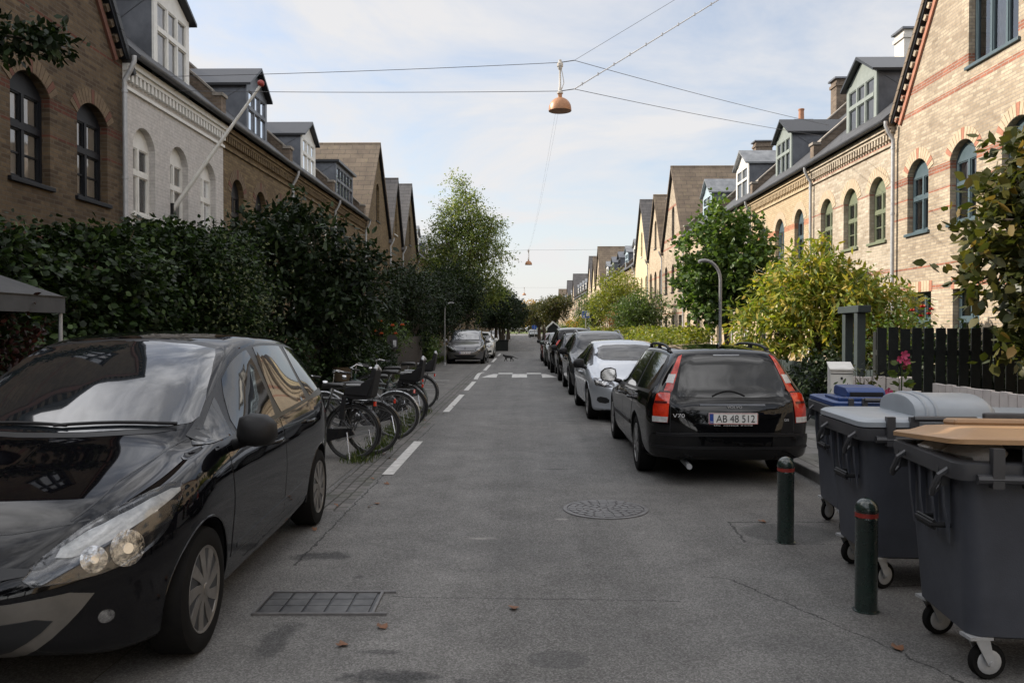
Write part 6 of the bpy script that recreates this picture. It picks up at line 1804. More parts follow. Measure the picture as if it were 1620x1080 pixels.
    if basket:
        b = MB(); b.lathe([(.0, .70), (.13, .70), (.18, .95), (.19, .955), (.17, .955), (.12, .715), (0, .715)], 20, (1.16, 0, 0)); bo = b.build('basket', M['wicker'], t, smooth=40); bo.scale = (1, 1.2, 1)
    return t
PIW = pi + R(2)
bike((-2.16, 10.15, 0), PIW + R(-7), 'black bicycle with a child seat nearest the black people carrier', M['bike_black'], True, False, lean=4)
bike((-1.98, 10.62, 0), PIW + R(5), 'black bicycle with a pale chain guard second in the row', M['bike_black'], False, False, chain_m=M['bike_silver'], lean=-4)
bike((-1.93, 12.15, 0), PIW + R(4), 'silver framed bicycle with pale mudguards in the middle of the row', M['bike_silver'], False, False, lean=3, fender_m=M['bike_silver'])
bike((-1.96, 13.5, 0), PIW + R(-6), 'black bicycle with a child seat behind the silver framed one', M['bike_black'], True, False, lean=-3)
bike((-2.12, 14.7, 0), PIW + R(6), 'dark green bicycle with a wicker basket between two child seat bicycles', M['bike_green'], False, True, lean=4)
bike((-2.1, 16.5, 0), PIW + R(-3), 'farthest bicycle of the row with a child seat and pale headrest', M['bike_black'], True, False, lean=3)
bike((-1.86, 38.6, 0), R(84), 'lone black bicycle leaning by the grey people carrier', M['bike_black'], False, False, lean=-6)

# ------------------------------------------------------------------ waste containers
M['bin_grey'] = mat('grey_bin_plastic', (.056, .062, .078), .5, col2=(.038, .042, .054), vs=3.5, bump=.12, bs_=160, rvar=.2)
M['bin_rim'] = mat('dark_bin_plastic', (.05, .051, .056), .42, col2=(.04, .041, .045), vs=6)
M['lid_brown'] = mat('brown_bin_lid', (.38, .225, .11), .42, col2=(.31, .18, .088), vs=2.5, rvar=.25)
M['lid_grey'] = mat('grey_bin_lid', (.30, .33, .36), .38, col2=(.25, .275, .30), vs=2.5, rvar=.25)
M['lid_blue'] = mat('blue_bin_lid', (.018, .055, .19), .4, col2=(.014, .042, .15), vs=3)
M['rubbish'] = mat('white_rubbish_bag', (.55, .54, .52), .5, col2=(.35, .34, .33), vs=12)
M['card'] = mat('brown_cardboard', (.3, .2, .12), .8, col2=(.22, .14, .085), vs=8)
def rrect(x0, x1, y0, y1, r, n=5):
    pts = []
    for cx, cy, a0 in ((x1 - r, y1 - r, 0), (x0 + r, y1 - r, 90), (x0 + r, y0 + r, 180), (x1 - r, y0 + r, 270)):
        for k in range(n + 1):
            a = R(a0 + 90 * k / n); pts.append((cx + r * cos(a), cy + r * sin(a)))
    return pts
def loft(mb, rings, mi=0, cap0=True, cap1=True):
    n = len(rings[0]); vs = [p for r in rings for p in r]; fs = []
    for i in range(len(rings) - 1):
        for k in range(n): fs.append((i * n + k, i * n + (k + 1) % n, (i + 1) * n + (k + 1) % n, (i + 1) * n + k))
    if cap0: fs.append(tuple(range(n))[::-1])
    if cap1: fs.append(tuple((len(rings) - 1) * n + k for k in range(n)))
    mb.add(vs, fs, mi)
BW, BD, BH = 1.34, .76, 1.02
def container(loc, rz, label, lid):
    t = empty('waste_container', loc, rz, label, 'waste bin', 'wheeled waste containers at the kerb')
    mb = MB(); lv = [(.20, .085, .06), (.215, .06, .08), (.6, .035, .075), (.94, .012, .06), (1.0, .008, .05)]
    loft(mb, [[(x, y, z) for x, y in rrect(i, BW - i, i, BD - i, r)] for z, i, r in lv])
    mb.build('body', M['bin_grey'], t, smooth=40)
    rb = MB()
    loft(rb, [[(x, y, z) for x, y in rrect(-o, BW + o, -o, BD + o, .06)] for z, o in ((.955, .0), (.96, .045), (1.0, .05), (1.035, .048), (1.04, .035))], cap0=False, cap1=False)
    loft(rb, [[(x, y, z) for x, y in rrect(i, BW - i, i, BD - i, .05)] for z, i in ((1.04, -.035), (1.04, .03), (.92, .045))], cap0=False, cap1=False)
    rb.build('rim', M['bin_rim'], t, smooth=35)
    # lifting loops and ribs on the short sides
    for sx, sg in ((0, -1), (BW, 1)):
        for y in (.10, BD - .12):
            lp = MB()
            lp.tube([(sx + sg * .04, y - .05, 1.0), (sx + sg * .085, y - .055, .97), (sx + sg * .10, y - .02, .90), (sx + sg * .085, y + .03, .865), (sx + sg * .045, y + .055, .90), (sx + sg * .03, y + .055, .98)], .014, 6)
            lp.box(min(sx, sx + sg * .05), max(sx, sx + sg * .05), y + .045, y + .075, .90, 1.0)
            lp.build('lifting_loop', M['bin_rim'], t, smooth=40)
        rbm = MB()
        for y in (.16, .30, BD - .3, BD - .16): rbm.prism([(sx - sg * .01, y, .96), (sx + sg * .018, y, .96), (sx + sg * .012, y, .80), (sx - sg * .012, y, .62)], (0, .028, 0))
        rbm.build('rib', M['bin_grey'], t)
        hb_ = MB()
        yc = .30
        hb_.tube([(sx - sg * .03, yc - .10, .70), (sx + sg * .05, yc - .095, .70), (sx + sg * .055, yc + .095, .70), (sx - sg * .03, yc + .10, .70)], .014, 7)
        for dz in (-.018, .018): hb_.tube([(sx + sg * .045, yc - .10, .70 + dz), (sx + sg * .05, yc + .10, .70 + dz)], .008, 5)
        hb_.build('grab_handle', M['black_plastic'], t, smooth=40)
    # front comb and handle bars
    cb = MB()
    for x in (.10, .24, BW - .27, BW - .13): cb.box(x, x + .05, -.075, -.035, .93, 1.11)
    cb.tube([(.26, -.07, 1.10), (.62, -.075, 1.10), (.74, -.075, 1.0), (BW - .74, -.075, 1.0), (BW - .62, -.075, 1.10), (BW - .24, -.07, 1.10)], .018, 8)
    cb.tube([(.04, -.055, .97), (BW - .04, -.055, .97)], .022, 8)
    cb.build('lifting_comb', M['bin_rim'], t, smooth=40, bevel=0)
    for x in (.10, BW - .10):
        for y in (.10, BD - .10):
            w = empty('caster', (x, y, 0)); w.parent = t
            a = random.uniform(-.6, .6); w.rotation_euler = (0, 0, a)
            f = MB()
            for s_ in (-1, 1): f.prism([(-.02, .035 * s_, .20), (.05, .035 * s_, .20), (.075, .035 * s_, .085), (.045, .035 * s_, .075)], (0, .006 * s_, 0))
            f.box(-.045, .065, -.045, .045, .195, .21); f.tube([(.06, -.045, .085), (.06, .045, .085)], .012, 8)
            f.build('fork', M['galv'], w)
            tb = MB(); tb.lathe([(.055, -.022), (.078, -.022), (.085, -.012), (.085, .012), (.078, .022), (.055, .022)], 26, (.06, 0, .085), 'y'); tb.build('tyre', M['rubber'], w, smooth=40)
            hb2 = MB(); hb2.lathe([(0, -.03), (.018, -.03), (.022, -.0235), (.05, -.0255), (.058, -.0225), (.058, .0225), (.05, .0255), (.022, .0235), (.018, .03), (0, .03)], 20, (.06, 0, .085), 'y'); hb2.build('hub', M['galv'], w, smooth=40)
    if lid == 'brown':      # nearly shut, propped a little by what is inside
        lo = empty('lid', (0, BD + .02, 1.06)); lo.parent = t; lo.rotation_euler = (R(-4.5), 0, 0)
        l = MB(); loft(l, [[(x, y - BD, z) for x, y in rrect(-.05 + i, BW + .05 - i, -.055 + i, BD + .04 - i, max(.02, .07 - i * .3))] for z, i in ((.0, 0), (.022, .0), (.030, .012), (.036, .07), (.062, .13), (.068, .2))])
        l.build('lid_panel', M['lid_brown'], lo, smooth=30)
        g = MB(); g.box(.20, 1.1, -.20, -.03, .06, .10); g.build('lid_ridge', M['lid_brown'], lo, bevel=.03)
        g = MB(); g.box(.42, .66, -.035, .0, .07, .13); g.build('hinge', M['bin_rim'], lo, bevel=.01)
        k = MB(); rnd = random.Random(4)
        for (x, y, z, s_) in ((.10, .42, 1.05, .10), (.16, .22, 1.05, .11)):
            loft(k, [[(x + s_ * 1.3 * r_ * cos(2 * pi * q / 9) * rnd.uniform(.8, 1.2), y + s_ * 1.5 * r_ * sin(2 * pi * q / 9) * rnd.uniform(.8, 1.2), z + dz) for q in range(9)] for dz, r_ in ((-.05, .7), (.0, 1.0), (.04, .7), (.055, .2))])
        tag(k.build('rubbish_bag', M['rubbish'], None, smooth=50), 'white plastic rubbish pressing up the brown lid of the nearest container', 'rubbish')
        kk = bpy.data.objects['rubbish_bag']; kk.location = loc; kk.rotation_euler = (0, 0, rz)
    elif lid == 'grey':
        l = MB(); loft(l, [[(x, y, z) for x, y in rrect(-.05 + i, BW + .05 - i, -.055 + i, BD + .04 - i, max(.02, .07 - i * .3))] for z, i in ((1.045, 0), (1.075, .0), (1.09, .02), (1.10, .07))])
        lo = l.build('lid', M['lid_grey'], t, smooth=30)
        d = MB(); n = 14; pr = []
        for k in range(n + 1):
            a = pi * k / n; pr.append((BD * .5 + .30 * cos(a), 1.10 + .125 * sin(a) ** .75))
        loft(d, [[(x, BD * .5 + (y - BD * .5) * s_, 1.10 + (z - 1.10) * s_) for y, z in pr] for x, s_ in ((.33, .9), (.335, .97), (.35, 1), (.78, 1), (.80, .97), (.93, .25))]); d.build('lid_dome', M['lid_grey'], lo, smooth=40)
        b = MB()
        for x in (.40, .46): b.tube([(x, y, z + .002) for y, z in pr], .010, 6)
        b.build('dome_rib', M['lid_grey'], lo, smooth=60)
    else:
        l = MB(); loft(l, [[(x, y, z) for x, y in rrect(-.04 + i, BW + .04 - i, -.05 + i, BD + .03 - i, max(.02, .06 - i * .3))] for z, i in ((1.045, 0), (1.075, .0), (1.085, .03))])
        lo = l.build('lid', M['lid_blue'], t, smooth=30)
        g = MB(); g.box(.02, 1.3, .02, .06, 1.086, 1.115); g.box(.02, .06, .06, .42, 1.086, 1.11); g.build('lid_rim', M['lid_blue'], lo, bevel=.01)
        d = MB(); d.prism([(.24, .34, 1.086), (.24, .34, 1.135), (.24, .40, 1.165), (.24, .70, 1.17), (.24, .75, 1.15), (.24, .75, 1.086)], (.42, 0, 0)); d.build('slot_hood', M['lid_blue'], lo, bevel=.012)
        s_ = MB(); s_.box(.27, .63, .328, .339, 1.095, 1.13); s_.build('slot', M['black_plastic'], lo)
    return t
container((2.02, 3.74, 0), R(-6), 'nearest grey waste container with a brown lid held ajar by rubbish', 'brown')
container((2.13, 5.05, 0), R(-3), 'grey waste container with a domed grey lid between two others', 'grey')
container((2.45, 6.35, 0), R(-6), 'farthest grey waste container with a blue slotted lid', 'blue').scale = (.72, 1, 1)

M['bollard'] = mat('bollard_green', (.010, .028, .021), .28, 0, .6, col2=(.014, .022, .02), vs=9, rvar=.2)
M['band_red'] = mat('red_band', (.24, .025, .018), .45)
for (x, y, lab) in ((2.01, 4.75, 'dark green bollard with a red band standing between the waste containers'), (2.03, 6.27, 'dark green bollard with a red band standing in front of the black estate car')):
    t = empty('bollard', (x, y, 0), 0, lab, 'bollard', 'dark green bollards')
    mb = MB(); mb.lathe([(.075, -.02), (.075, .006), (.063, .008), (.063, .535), (.066, .54), (.066, .545), (.063, .55), (.063, .585), (.068, .59)], 28); mb.build('post', M['bollard'], t, smooth=35)
    mb = MB(); mb.lathe([(.0645, .552), (.0645, .578)], 28); mb.build('reflective_band', M['band_red'], t, smooth=60)
    mb = MB(); mb.lathe([(.066, .588)] + [(.066 * cos(R(a)), .595 + .068 * sin(R(a))) for a in range(0, 91, 10)], 28); mb.build('cap', M['bollard'], t, smooth=60)

# ------------------------------------------------------------------ garden fences, letterboxes
M['fence_black'] = mat('black_stained_wood', (.013, .015, .015), .7, spec=.2, col2=(.022, .025, .024), vs=7, bump=.35, bs_=30)
M['fence_green'] = mat('dark_green_wood', (.022, .032, .032), .6, col2=(.03, .042, .042), vs=6, bump=.3, bs_=30)
M['fence_brown'] = mat('weathered_brown_wood', (.04, .031, .024), .85, col2=(.022, .017, .013), vs=6, bump=.4, bs_=25)
M['wall_white'] = mat('white_fence_paint', (.62, .57, .54), .7, col2=(.5, .46, .44), vs=5, bump=.2, bs_=40)
def picket_fence(name, a, b, h, bw, gap, m, label, cat='fence', z0=.06, th=.02, post_every=2.0, jitter=.01, rails=(.3, .8), back=1):
    t = empty(name, (a[0], a[1], 0), atan2(b[1] - a[1], b[0] - a[0]), label, cat)
    L = math.hypot(b[0] - a[0], b[1] - a[1]); n = int(L / (bw + gap)); rnd = random.Random(5)
    mb = MB()
    for i in range(n):
        x = i * (bw + gap); hh = h + rnd.uniform(-jitter, jitter); tl = rnd.uniform(-.004, .004)
        mb.prism([(x + tl, 0, z0), (x + bw + tl, 0, z0), (x + bw - tl, 0, hh), (x - tl, 0, hh + rnd.uniform(-.004, .004))], (0, th, 0))
    mb.build('pickets', m, t)
    rb = MB()
    for f in rails: rb.box(0, L, (th + .001) if back > 0 else -.041, (th + .04) if back > 0 else -.001, z0 + (h - z0) * f - .035, z0 + (h - z0) * f + .035)
    rb.build('rail', m, t)
    k = max(1, int(L / post_every))
    for i in range(k + 1):
        x = .05 + (L - .1) * i / k; pb = MB(); y0 = th + .042 if back > 0 else -.13
        pb.box(x - .045, x + .045, y0, y0 + .09, -.05, h - .05); pb.build('post', m, t)
    return t
picket_fence('picket_fence', (4.62, 10.62), (8.9, 10.62), 1.66, .122, .030, M['fence_black'], 'tall black picket fence with gaps behind the waste containers', jitter=.012)
picket_fence('picket_fence', (4.98, 11.4), (4.98, 22.8), 1.06, .10, .02, M['fence_green'], 'low dark green board fence along the pavement beyond the gate frame', jitter=.006, back=-1)
def gate_frame():
    t = empty('gate_frame', (4.38, 10.6, 0), 0, 'dark wooden gate frame with a top beam beside the black picket fence', 'gate frame')
    for (x, y) in ((0, 0), (.09, .62)):
        mb = MB(); mb.box(x - .055, x + .055, y - .055, y + .055, .05, 1.86); mb.build('post', M['fence_green'], t, bevel=.006)
    mb = MB(); mb.prism([(-.09, -.16, 1.862), (.08, -.16, 1.862), (.19, .80, 1.862), (.02, .80, 1.862)], (0, 0, .09)); mb.build('beam', M['fence_green'], t, bevel=.006)
gate_frame()
def white_wall(name, a, b, h, label):
    t = empty(name, (a[0], a[1], 0), atan2(b[1] - a[1], b[0] - a[0]), label, 'low fence')
    L = math.hypot(b[0] - a[0], b[1] - a[1]); n = int(L / .15)
    mb = MB()
    for i in range(n): mb.box(i * .15, i * .15 + .138, -.02, .03, .05, h + .006 * sin(i * 3.7))
    mb.build('boards', M['wall_white'], t, bevel=.004)
    rb = MB(); rb.box(0, L, .031, .07, h * .75, h * .75 + .09); rb.box(0, L, .031, .07, .2, .29); rb.build('rail', M['wall_white'], t)
white_wall('low_fence', (4.92, 9.75), (4.95, 5.4), 1.0, 'low white board fence running towards us behind the waste containers')
white_wall('low_fence', (4.1, 10.28), (4.92, 10.05), 1.05, 'short white board fence between the white letterbox and the hollyhock')
def letterbox():
    t = empty('letterbox', (3.86, 9.9, .11), R(-14), 'white metal letterbox on a post beside the short white fence', 'letterbox')
    mb = MB(); mb.prism([(-.13, -.12, .70), (-.13, -.12, 1.05), (-.13, .16, 1.12), (-.13, .16, .70)], (.26, 0, 0)); b = mb.build('box', M['white_paint'], t, bevel=.008)
    mb = MB(); mb.prism([(-.14, -.145, 1.04), (-.14, -.145, 1.06), (-.14, .17, 1.135), (-.14, .17, 1.115)], (.28, 0, 0)); mb.build('lid', M['white_paint'], t, bevel=.004)
    mb = MB(); mb.box(-.125, .125, -.126, -.121, .995, 1.003); mb.box(-.012, .012, -.128, -.121, .93, .96); mb.build('slot', M['black_trim'], b)
    mb = MB(); mb.box(-.03, .03, -.02, .04, 0, .70); mb.build('post', M['galv'], t)
letterbox()
def hollyhock():
    t = empty('hollyhock', (4.5, 9.72, .06), 0, 'pink hollyhock in bloom in front of the black picket fence', 'flower')
    mb = MB(); mb.tube([(0, 0, 0), (.01, 0, .6), (.03, .01, 1.2), (.02, .0, 1.30)], [.012, .011, .008, .004], 6); mb.build('stem', LM['mid'], t, smooth=60)
    n = 60; z = RNG.uniform(.45, 1.2, n); a = RNG.uniform(0, 2 * pi, n); rr_ = .04 + .10 * RNG.random(n)
    P = np.stack([.02 + rr_ * np.cos(a) * .4, rr_ * np.sin(a) * .4, z], 1); D = np.stack([np.cos(a), np.sin(a), .25 + 0 * a], 1)
    leaves('leaves', P, D, .07 + .06 * RNG.random(n), LM['fresh'], t, aspect=.9)
    M['pink'] = mat('pink_petal', (.55, .07, .18), .6, col2=(.35, .03, .08), vs=25)
    for k, (x, y, z_, s_) in enumerate(((.02, -.05, 1.28, .055), (-.03, -.04, 1.23, .045), (.05, -.04, 1.20, .045), (.02, -.05, 1.14, .035), (-.16, -.03, .84, .05), (.14, -.04, .80, .05))):
        f = MB()
        for q in range(5):
            b = 2 * pi * q / 5 + k
            f.add([(x, y, z_)] + [(x + s_ * r_ * cos(b + d), y - .03 * r_, z_ + s_ * r_ * sin(b + d)) for r_, d in ((.7, -.55), (1.0, -.3), (1.02, 0), (1.0, .3), (.7, .55))], [(0, 1, 2, 3), (0, 3, 4, 5)])
        f.build('blossom', M['pink'], t)
hollyhock()
def weeds(loc, label, n, h, m):
    t = empty('weed_plant', loc, 0, label, 'plant')
    P = np.stack([RNG.normal(size=n) * .12, RNG.normal(size=n) * .06, RNG.uniform(.2, h, n)], 1); D = RNG.normal(size=(n, 3)) + np.array([0, 0, 1.0])
    leaves('leaves', P, D, .05 + .04 * RNG.random(n), LM[m], t, aspect=.35)
    s_ = MB()
    for k in range(7): x = random.gauss(0, .1); s_.tube([(x * .5, 0, 0), (x, random.gauss(0, .05), h * random.uniform(.7, 1))], .004, 4)
    s_.build('stem', M['twig'], t)
weeds((4.15, 9.7, .11), 'dry wispy weed in front of the short white fence', 130, 1.12, 'olive')
weeds((3.92, 9.62, .11), 'small weed growing at the foot of the white letterbox', 60, .9, 'mid')
M['rose_red'] = mat('red_rose', (.5, .05, .035), .6, col2=(.36, .03, .025), vs=25)
M['rose_orange'] = mat('orange_rose', (.62, .16, .05), .6, col2=(.5, .10, .04), vs=25)
def roses(loc, label, heads, fm, blobs, n):
    t = plant('rose_bush', loc, label, 'rose bush', blobs, .075, n, 8, .25, 'mid', .02, .5, stems=3)
    for (x, y, z, r_) in heads:
        f = MB()
        for ring, k, tilt in ((1.0, 6, .3), (.68, 5, .65), (.36, 4, .95)):
            for q in range(k):
                b = 2 * pi * (q + ring * 2) / k; c0 = Vector((x, y, z))
                o = Vector((cos(b), sin(b), 0)); u = Vector((0, 0, 1)); sd_ = Vector((-sin(b), cos(b), 0))
                f.add([c0, c0 + o * r_ * ring * .7 + sd_ * r_ * .5 * ring + u * r_ * tilt * .5, c0 + o * r_ * ring + u * r_ * tilt, c0 + o * r_ * ring * .7 - sd_ * r_ * .5 * ring + u * r_ * tilt * .5], [(0, 1, 2), (0, 2, 3)])
        f.build('blossom', fm, t)
roses((5.75, 12.3, .12), 'rose bush with red blooms reaching above the black picket fence', [(-.12, -.5, 1.78, .06), (.02, -.52, 1.83, .07), (.12, -.5, 1.73, .06), (.18, -.45, 1.8, .055), (-.02, -.55, 1.70, .055)], M['rose_red'], [(0, 0, 1.4, .4, .4, .35), (.1, 0, .9, .4, .4, .4)], 190)
roses((-4.75, 27.0, .05), 'rose bush with orange blooms by the black letterbox', [(.05, -.5, 1.83, .1), (.45, -.45, 1.68, .1), (.75, -.3, 1.7, .1), (-.35, -.5, 1.62, .08), (-.1, -.5, 1.5, .08), (.1, -.55, 1.42, .09), (.55, -.45, 1.42, .09)], M['rose_orange'], [(0, 0, 1.3, .7, .6, .5), (.5, 0, 1.3, .4, .5, .4), (-.3, 0, .8, .6, .6, .5)], 420)
picket_fence('board_fence', (-4.32, 26.4), (-4.32, 34.5), 1.35, .12, .012, M['fence_brown'], 'weathered brown board fence on the shaded side below the roses', back=1, z0=.05)
picket_fence('board_fence', (-4.36, 14.0), (-4.36, 24.6), 1.2, .11, .03, M['fence_brown'], 'brown paling fence behind the parked bicycles', back=1, z0=.05, jitter=.03)
def dark_box():
    t = empty('letterbox', (-4.05, 24.9, 0), R(12), 'black domed letterbox on a brown wooden post on the shaded side', 'letterbox')
    mb = MB(); n = 8; mb.prism([(-.16, -.14, 1.02), (.16, -.14, 1.02), (.16, -.14, 1.34)] + [(.16 * cos(pi * k / n), -.14, 1.34 + .13 * sin(pi * k / n)) for k in range(1, n)] + [(-.16, -.14, 1.34)], (0, .36, 0)); mb.build('box', M['black_metal'], t, smooth=40)
    mb = MB(); mb.box(.02, .12, -.146, -.141, 1.1, 1.3); mb.build('door', M['galv'], t)
    mb = MB(); mb.box(-.07, .07, .0, .14, 0, 1.02); mb.build('post', M['fence_brown'], t)
dark_box()

# ------------------------------------------------------------------ poles, lamps, wires, signs
M['pole_grey'] = mat('pole_grey', (.27, .27, .27), .5, .3, col2=(.2, .2, .2), vs=9)
def bent_pole(loc, rz, h, label):
    t = empty('bent_pole', loc, rz, label, 'pole', 'bent grey poles')
    pts = [(0, 0, -.1), (0, 0, h - .42)] + [(.30 - .30 * cos(R(a)), 0, h - .42 + .36 * sin(R(a))) for a in range(15, 100, 12)] + [(.40, 0, h - .09)]
    mb = MB(); mb.tube(pts, .029, 10); mb.build('tube', M['pole_grey'], t, smooth=50)
    mb = MB(); mb.lathe([(.055, 0), (.055, .12), (.036, .14)], 12); mb.build('collar', M['galv'], t, smooth=40)
bent_pole((3.60, 14.85, .11), pi, 2.85, 'grey steel pole with a bent over top behind the black estate car')
bent_pole((-3.52, 36.2, 0), .15, 2.88, 'leaning grey pole with a bent over top by the grey people carrier')
M['lamp_copper'] = mat('copper_brown_enamel', (.42, .21, .10), .45, .2, col2=(.33, .16, .08), vs=5)
M['wire'] = mat('steel_wire', (.10, .10, .105), .5, .3)
M['lamp_glass'] = mat('frosted_bowl', (.10, .10, .09), .3)
M['wire_white'] = mat('pale_cable', (.5, .5, .5), .5)
def lamp(loc, label):
    t = empty('hanging_street_lamp', loc, 0, label, 'street lamp', 'street lamps hung on wires')
    n = 10; mb = MB(); R_ = .225
    prof = [(R_, 0), (R_ * 1.0, .03)] + [(R_ * cos(R(8 + 72 * k / n)), .03 + .235 * sin(R(8 + 72 * k / n))) for k in range(1, n + 1)] + [(.04, .28), (.04, .33)]
    inn = [(r * .96, z - .004) for r, z in prof[:-2]][::-1]
    mb.lathe(prof, 32); mb.build('shade', M['lamp_copper'], t, smooth=50)
    mb = MB(); mb.lathe([(R_ * .97, .004), (R_ * .93, .02), (R_ * .6, .10), (0, .12)], 28); mb.build('bowl', M['lamp_glass'], t, smooth=60)
    mb = MB(); mb.lathe([(.045, .33), (.06, .34), (.06, .37), (.03, .39), (.035, .45), (.022, .47), (.02, .80), (.04, .82), (.045, .86), (.06, .87), (.06, .93), (.03, .95), (.03, 1.0)], 14); mb.tube([(.03, 0, .42), (.075, 0, .55), (.05, 0, .72), (.02, 0, .84)], .008, 5); mb.build('hanger', M['render_white'], t, smooth=40)
    return t
lamp((.72, 16.0, 5.93), 'copper brown street lamp hanging from wires above the street, nearest of three')
lamp((.33, 52.0, 5.75), 'second hanging street lamp farther down the street')
lamp((.1, 99.0, 5.75), 'farthest hanging street lamp, small above the clipped trees')
def wire(label, pts, r=.006, m=None, sag=.0, ticks=0):
    a, b = Vector(pts[0]), Vector(pts[1]); P = []
    for k in range(17):
        t = k / 16; P.append(a.lerp(b, t) - Vector((0, 0, sag * 4 * t * (1 - t))))
    mb = MB(); mb.tube(P, r, 5)
    if ticks:
        for k in range(ticks):
            p = a.lerp(b, (k + .5) / ticks) - Vector((0, 0, sag * 4 * ((k + .5) / ticks) * (1 - (k + .5) / ticks))); mb.box(p.x - .012, p.x + .012, p.y - .012, p.y + .012, p.z - .02, p.z + .035)
    o = mb.build('cable', m or M['wire']); tag(o, label, 'cable', 'overhead lamp cables')
hi, lo_ = 6.88, 6.32
wire('upper cable from the nearest lamp to the pale painted house', [(.72, 16, hi), (-7.45, 16.4, 6.76)], sag=.03)
wire('lower cable from the nearest lamp to the pale painted house', [(.72, 16, lo_), (-7.45, 16.8, 6.60)], sag=.03)
wire('short upper link beside the nearest lamp', [(.72, 16, hi), (1.0, 16, 6.92)], .009)
wire('short lower link beside the nearest lamp', [(.72, 16, lo_), (1.0, 16, 6.36)], .009)
wire('upper cable from the nearest lamp towards the sunny dormer', [(1.0, 16, 6.92), (9.45, 25.3, 7.95)], sag=.05)
wire('lower cable from the nearest lamp to the sunny house eaves', [(1.0, 16, 6.36), (9.3, 25.6, 7.7)], sag=.05)
wire('pale clipped cable from the nearest lamp up to the red banded gable', [(1.0, 16, 6.36), (9.0, 15.2, 11.1)], .011, M['wire_white'], .02, 26)
wire('thin upper cable from the nearest lamp up to the red banded gable', [(1.0, 16, 6.92), (9.0, 15.5, 11.6)], .004, None, .02)
wire('lengthwise cable from the nearest lamp to the second lamp', [(.70, 16.1, 6.3), (.33, 52, 6.72)], .0016, None, .35)
wire('second lengthwise cable from the nearest lamp to the second lamp', [(.76, 16.1, 6.3), (.35, 52, 6.66)], .0016, None, .35)
wire('cable from the second lamp to the shaded houses', [(.33, 52, 6.7), (-7.4, 52.5, 6.6)], .006, None, .05)
wire('cable from the second lamp to the sunny houses', [(.33, 52, 6.7), (9, 52.5, 6.9)], .006, None, .05)
wire('cable from the farthest lamp to the shaded houses', [(.1, 99, 6.7), (-7.4, 99.5, 6.6)], .006, None, .05)
wire('cable from the farthest lamp to the sunny houses', [(.1, 99, 6.7), (9, 99.5, 6.8)], .006, None, .05)
def flagpole():
    t = empty('flagpole', (-7.4, 17.0, 4.15), 0, 'slanting white flagpole with a red knob on the pale painted house', 'flagpole')
    mb = MB(); mb.tube([(.0, 0, 0), (1.86, .02, 2.6)], [.05, .026], 12); mb.build('pole', M['white_paint'], t, smooth=60)
    mb = MB(); mb.lathe([(0, -.075), (.03, -.07), (.07, -.035), (.075, .0), (.07, .02), (.045, .055), (0, .07)], 16, (0, 0, 0)); o = mb.build('knob', mat('knob_red', (.30, .04, .03), .45), t, smooth=60); o.location = (1.88, .02, 2.66); o.rotation_euler = (0, R(30), 0)
    mb = MB(); mb.box(-.02, .05, -.06, .06, -.12, .14); mb.build('bracket', M['black_metal'], t)
flagpole()
def awning():
    t = empty('awning', (-4.58, 6.2, 0), 0, 'grey fabric awning on thin posts in front of the ivy hedge', 'awning')
    M['canvas'] = mat('grey_canvas', (.07, .072, .075), .9, col2=(.05, .052, .055), vs=6)
    x0, x1, y0, y1 = -.46, .46, -1.5, 1.0
    mb = MB(); mb.add([(x0, y0, 1.94), (x1, y0, 1.94), (x1, y1, 1.94), (x0, y1, 1.94), (0, y0 + .7, 2.2), (0, y1 - .7, 2.2)], [(0, 1, 4), (1, 2, 5, 4), (2, 3, 5), (3, 0, 4, 5)]); mb.build('roof', M['canvas'], t)
    mb = MB(); mb.box(x0, x1, y0 - .012, y0, 1.79, 1.93); mb.box(x0, x1, y1, y1 + .012, 1.79, 1.93); mb.box(x1, x1 + .012, y0, y1, 1.79, 1.93); mb.box(x0 - .012, x0, y0, y1, 1.79, 1.93); mb.build('valance', M['canvas'], t)
    mb = MB(); mb.box(x0 - .02, x1 + .02, y0 - .02, y1 + .02, 1.93, 1.938); mb.build('edge_band', M['black_trim'], t)
    for x in (x0 + .02, x1 - .02):
        for y in (y0 + .02, y1 - .02):
            mb = MB(); mb.tube([(x, y, 0), (x, y, 1.93)], .018, 8); mb.build('post', M['galv'], t)
awning()
def balcony():
    t = empty('balcony', (8.99, 28.6, 3.0), 0, 'small balcony with a grey railing on the smooth yellow brick house', 'balcony')
    mb = MB(); mb.box(-.95, 0, -1.25, 1.25, -.14, 0); mb.build('platform', M['zinc_light'], t)
    mb = MB()
    for a, b in (((-.93, -1.23), (-.93, 1.23)), ((-.93, -1.23), (0, -1.23)), ((-.93, 1.23), (0, 1.23))):
        mb.tube([(a[0], a[1], 1.02), (b[0], b[1], 1.02)], .022, 6); mb.tube([(a[0], a[1], .1), (b[0], b[1], .1)], .012, 6)
        L = math.hypot(b[0] - a[0], b[1] - a[1]); n = int(L / .11)
        for k in range(n + 1): x = a[0] + (b[0] - a[0]) * k / n; y = a[1] + (b[1] - a[1]) * k / n; mb.tube([(x, y, .0), (x, y, 1.02)], .007 if k % 10 else .02, 5)
    mb.build('railing', M['galv'], t)
balcony()
def wall_lamp():
    t = empty('wall_lamp', (8.99, 20.9, 2.72), 0, 'white enamel wall lamp on a curved arm on the sage windowed house', 'wall lamp')
    mb = MB(); mb.tube([(0, 0, 0), (-.08, 0, .16), (-.22, 0, .2), (-.34, 0, .12), (-.36, 0, .0)], .013, 7); mb.build('arm', M['white_paint'], t, smooth=60)
    mb = MB(); mb.lathe([(.22, -.12), (.12, -.06), (.05, -.03), (.05, .03)], 20, (-.36, 0, 0)); mb.build('shade', M['white_paint'], t, smooth=50)
wall_lamp()
M['sign_blue'] = mat('sign_blue', (.02, .08, .34), .4)
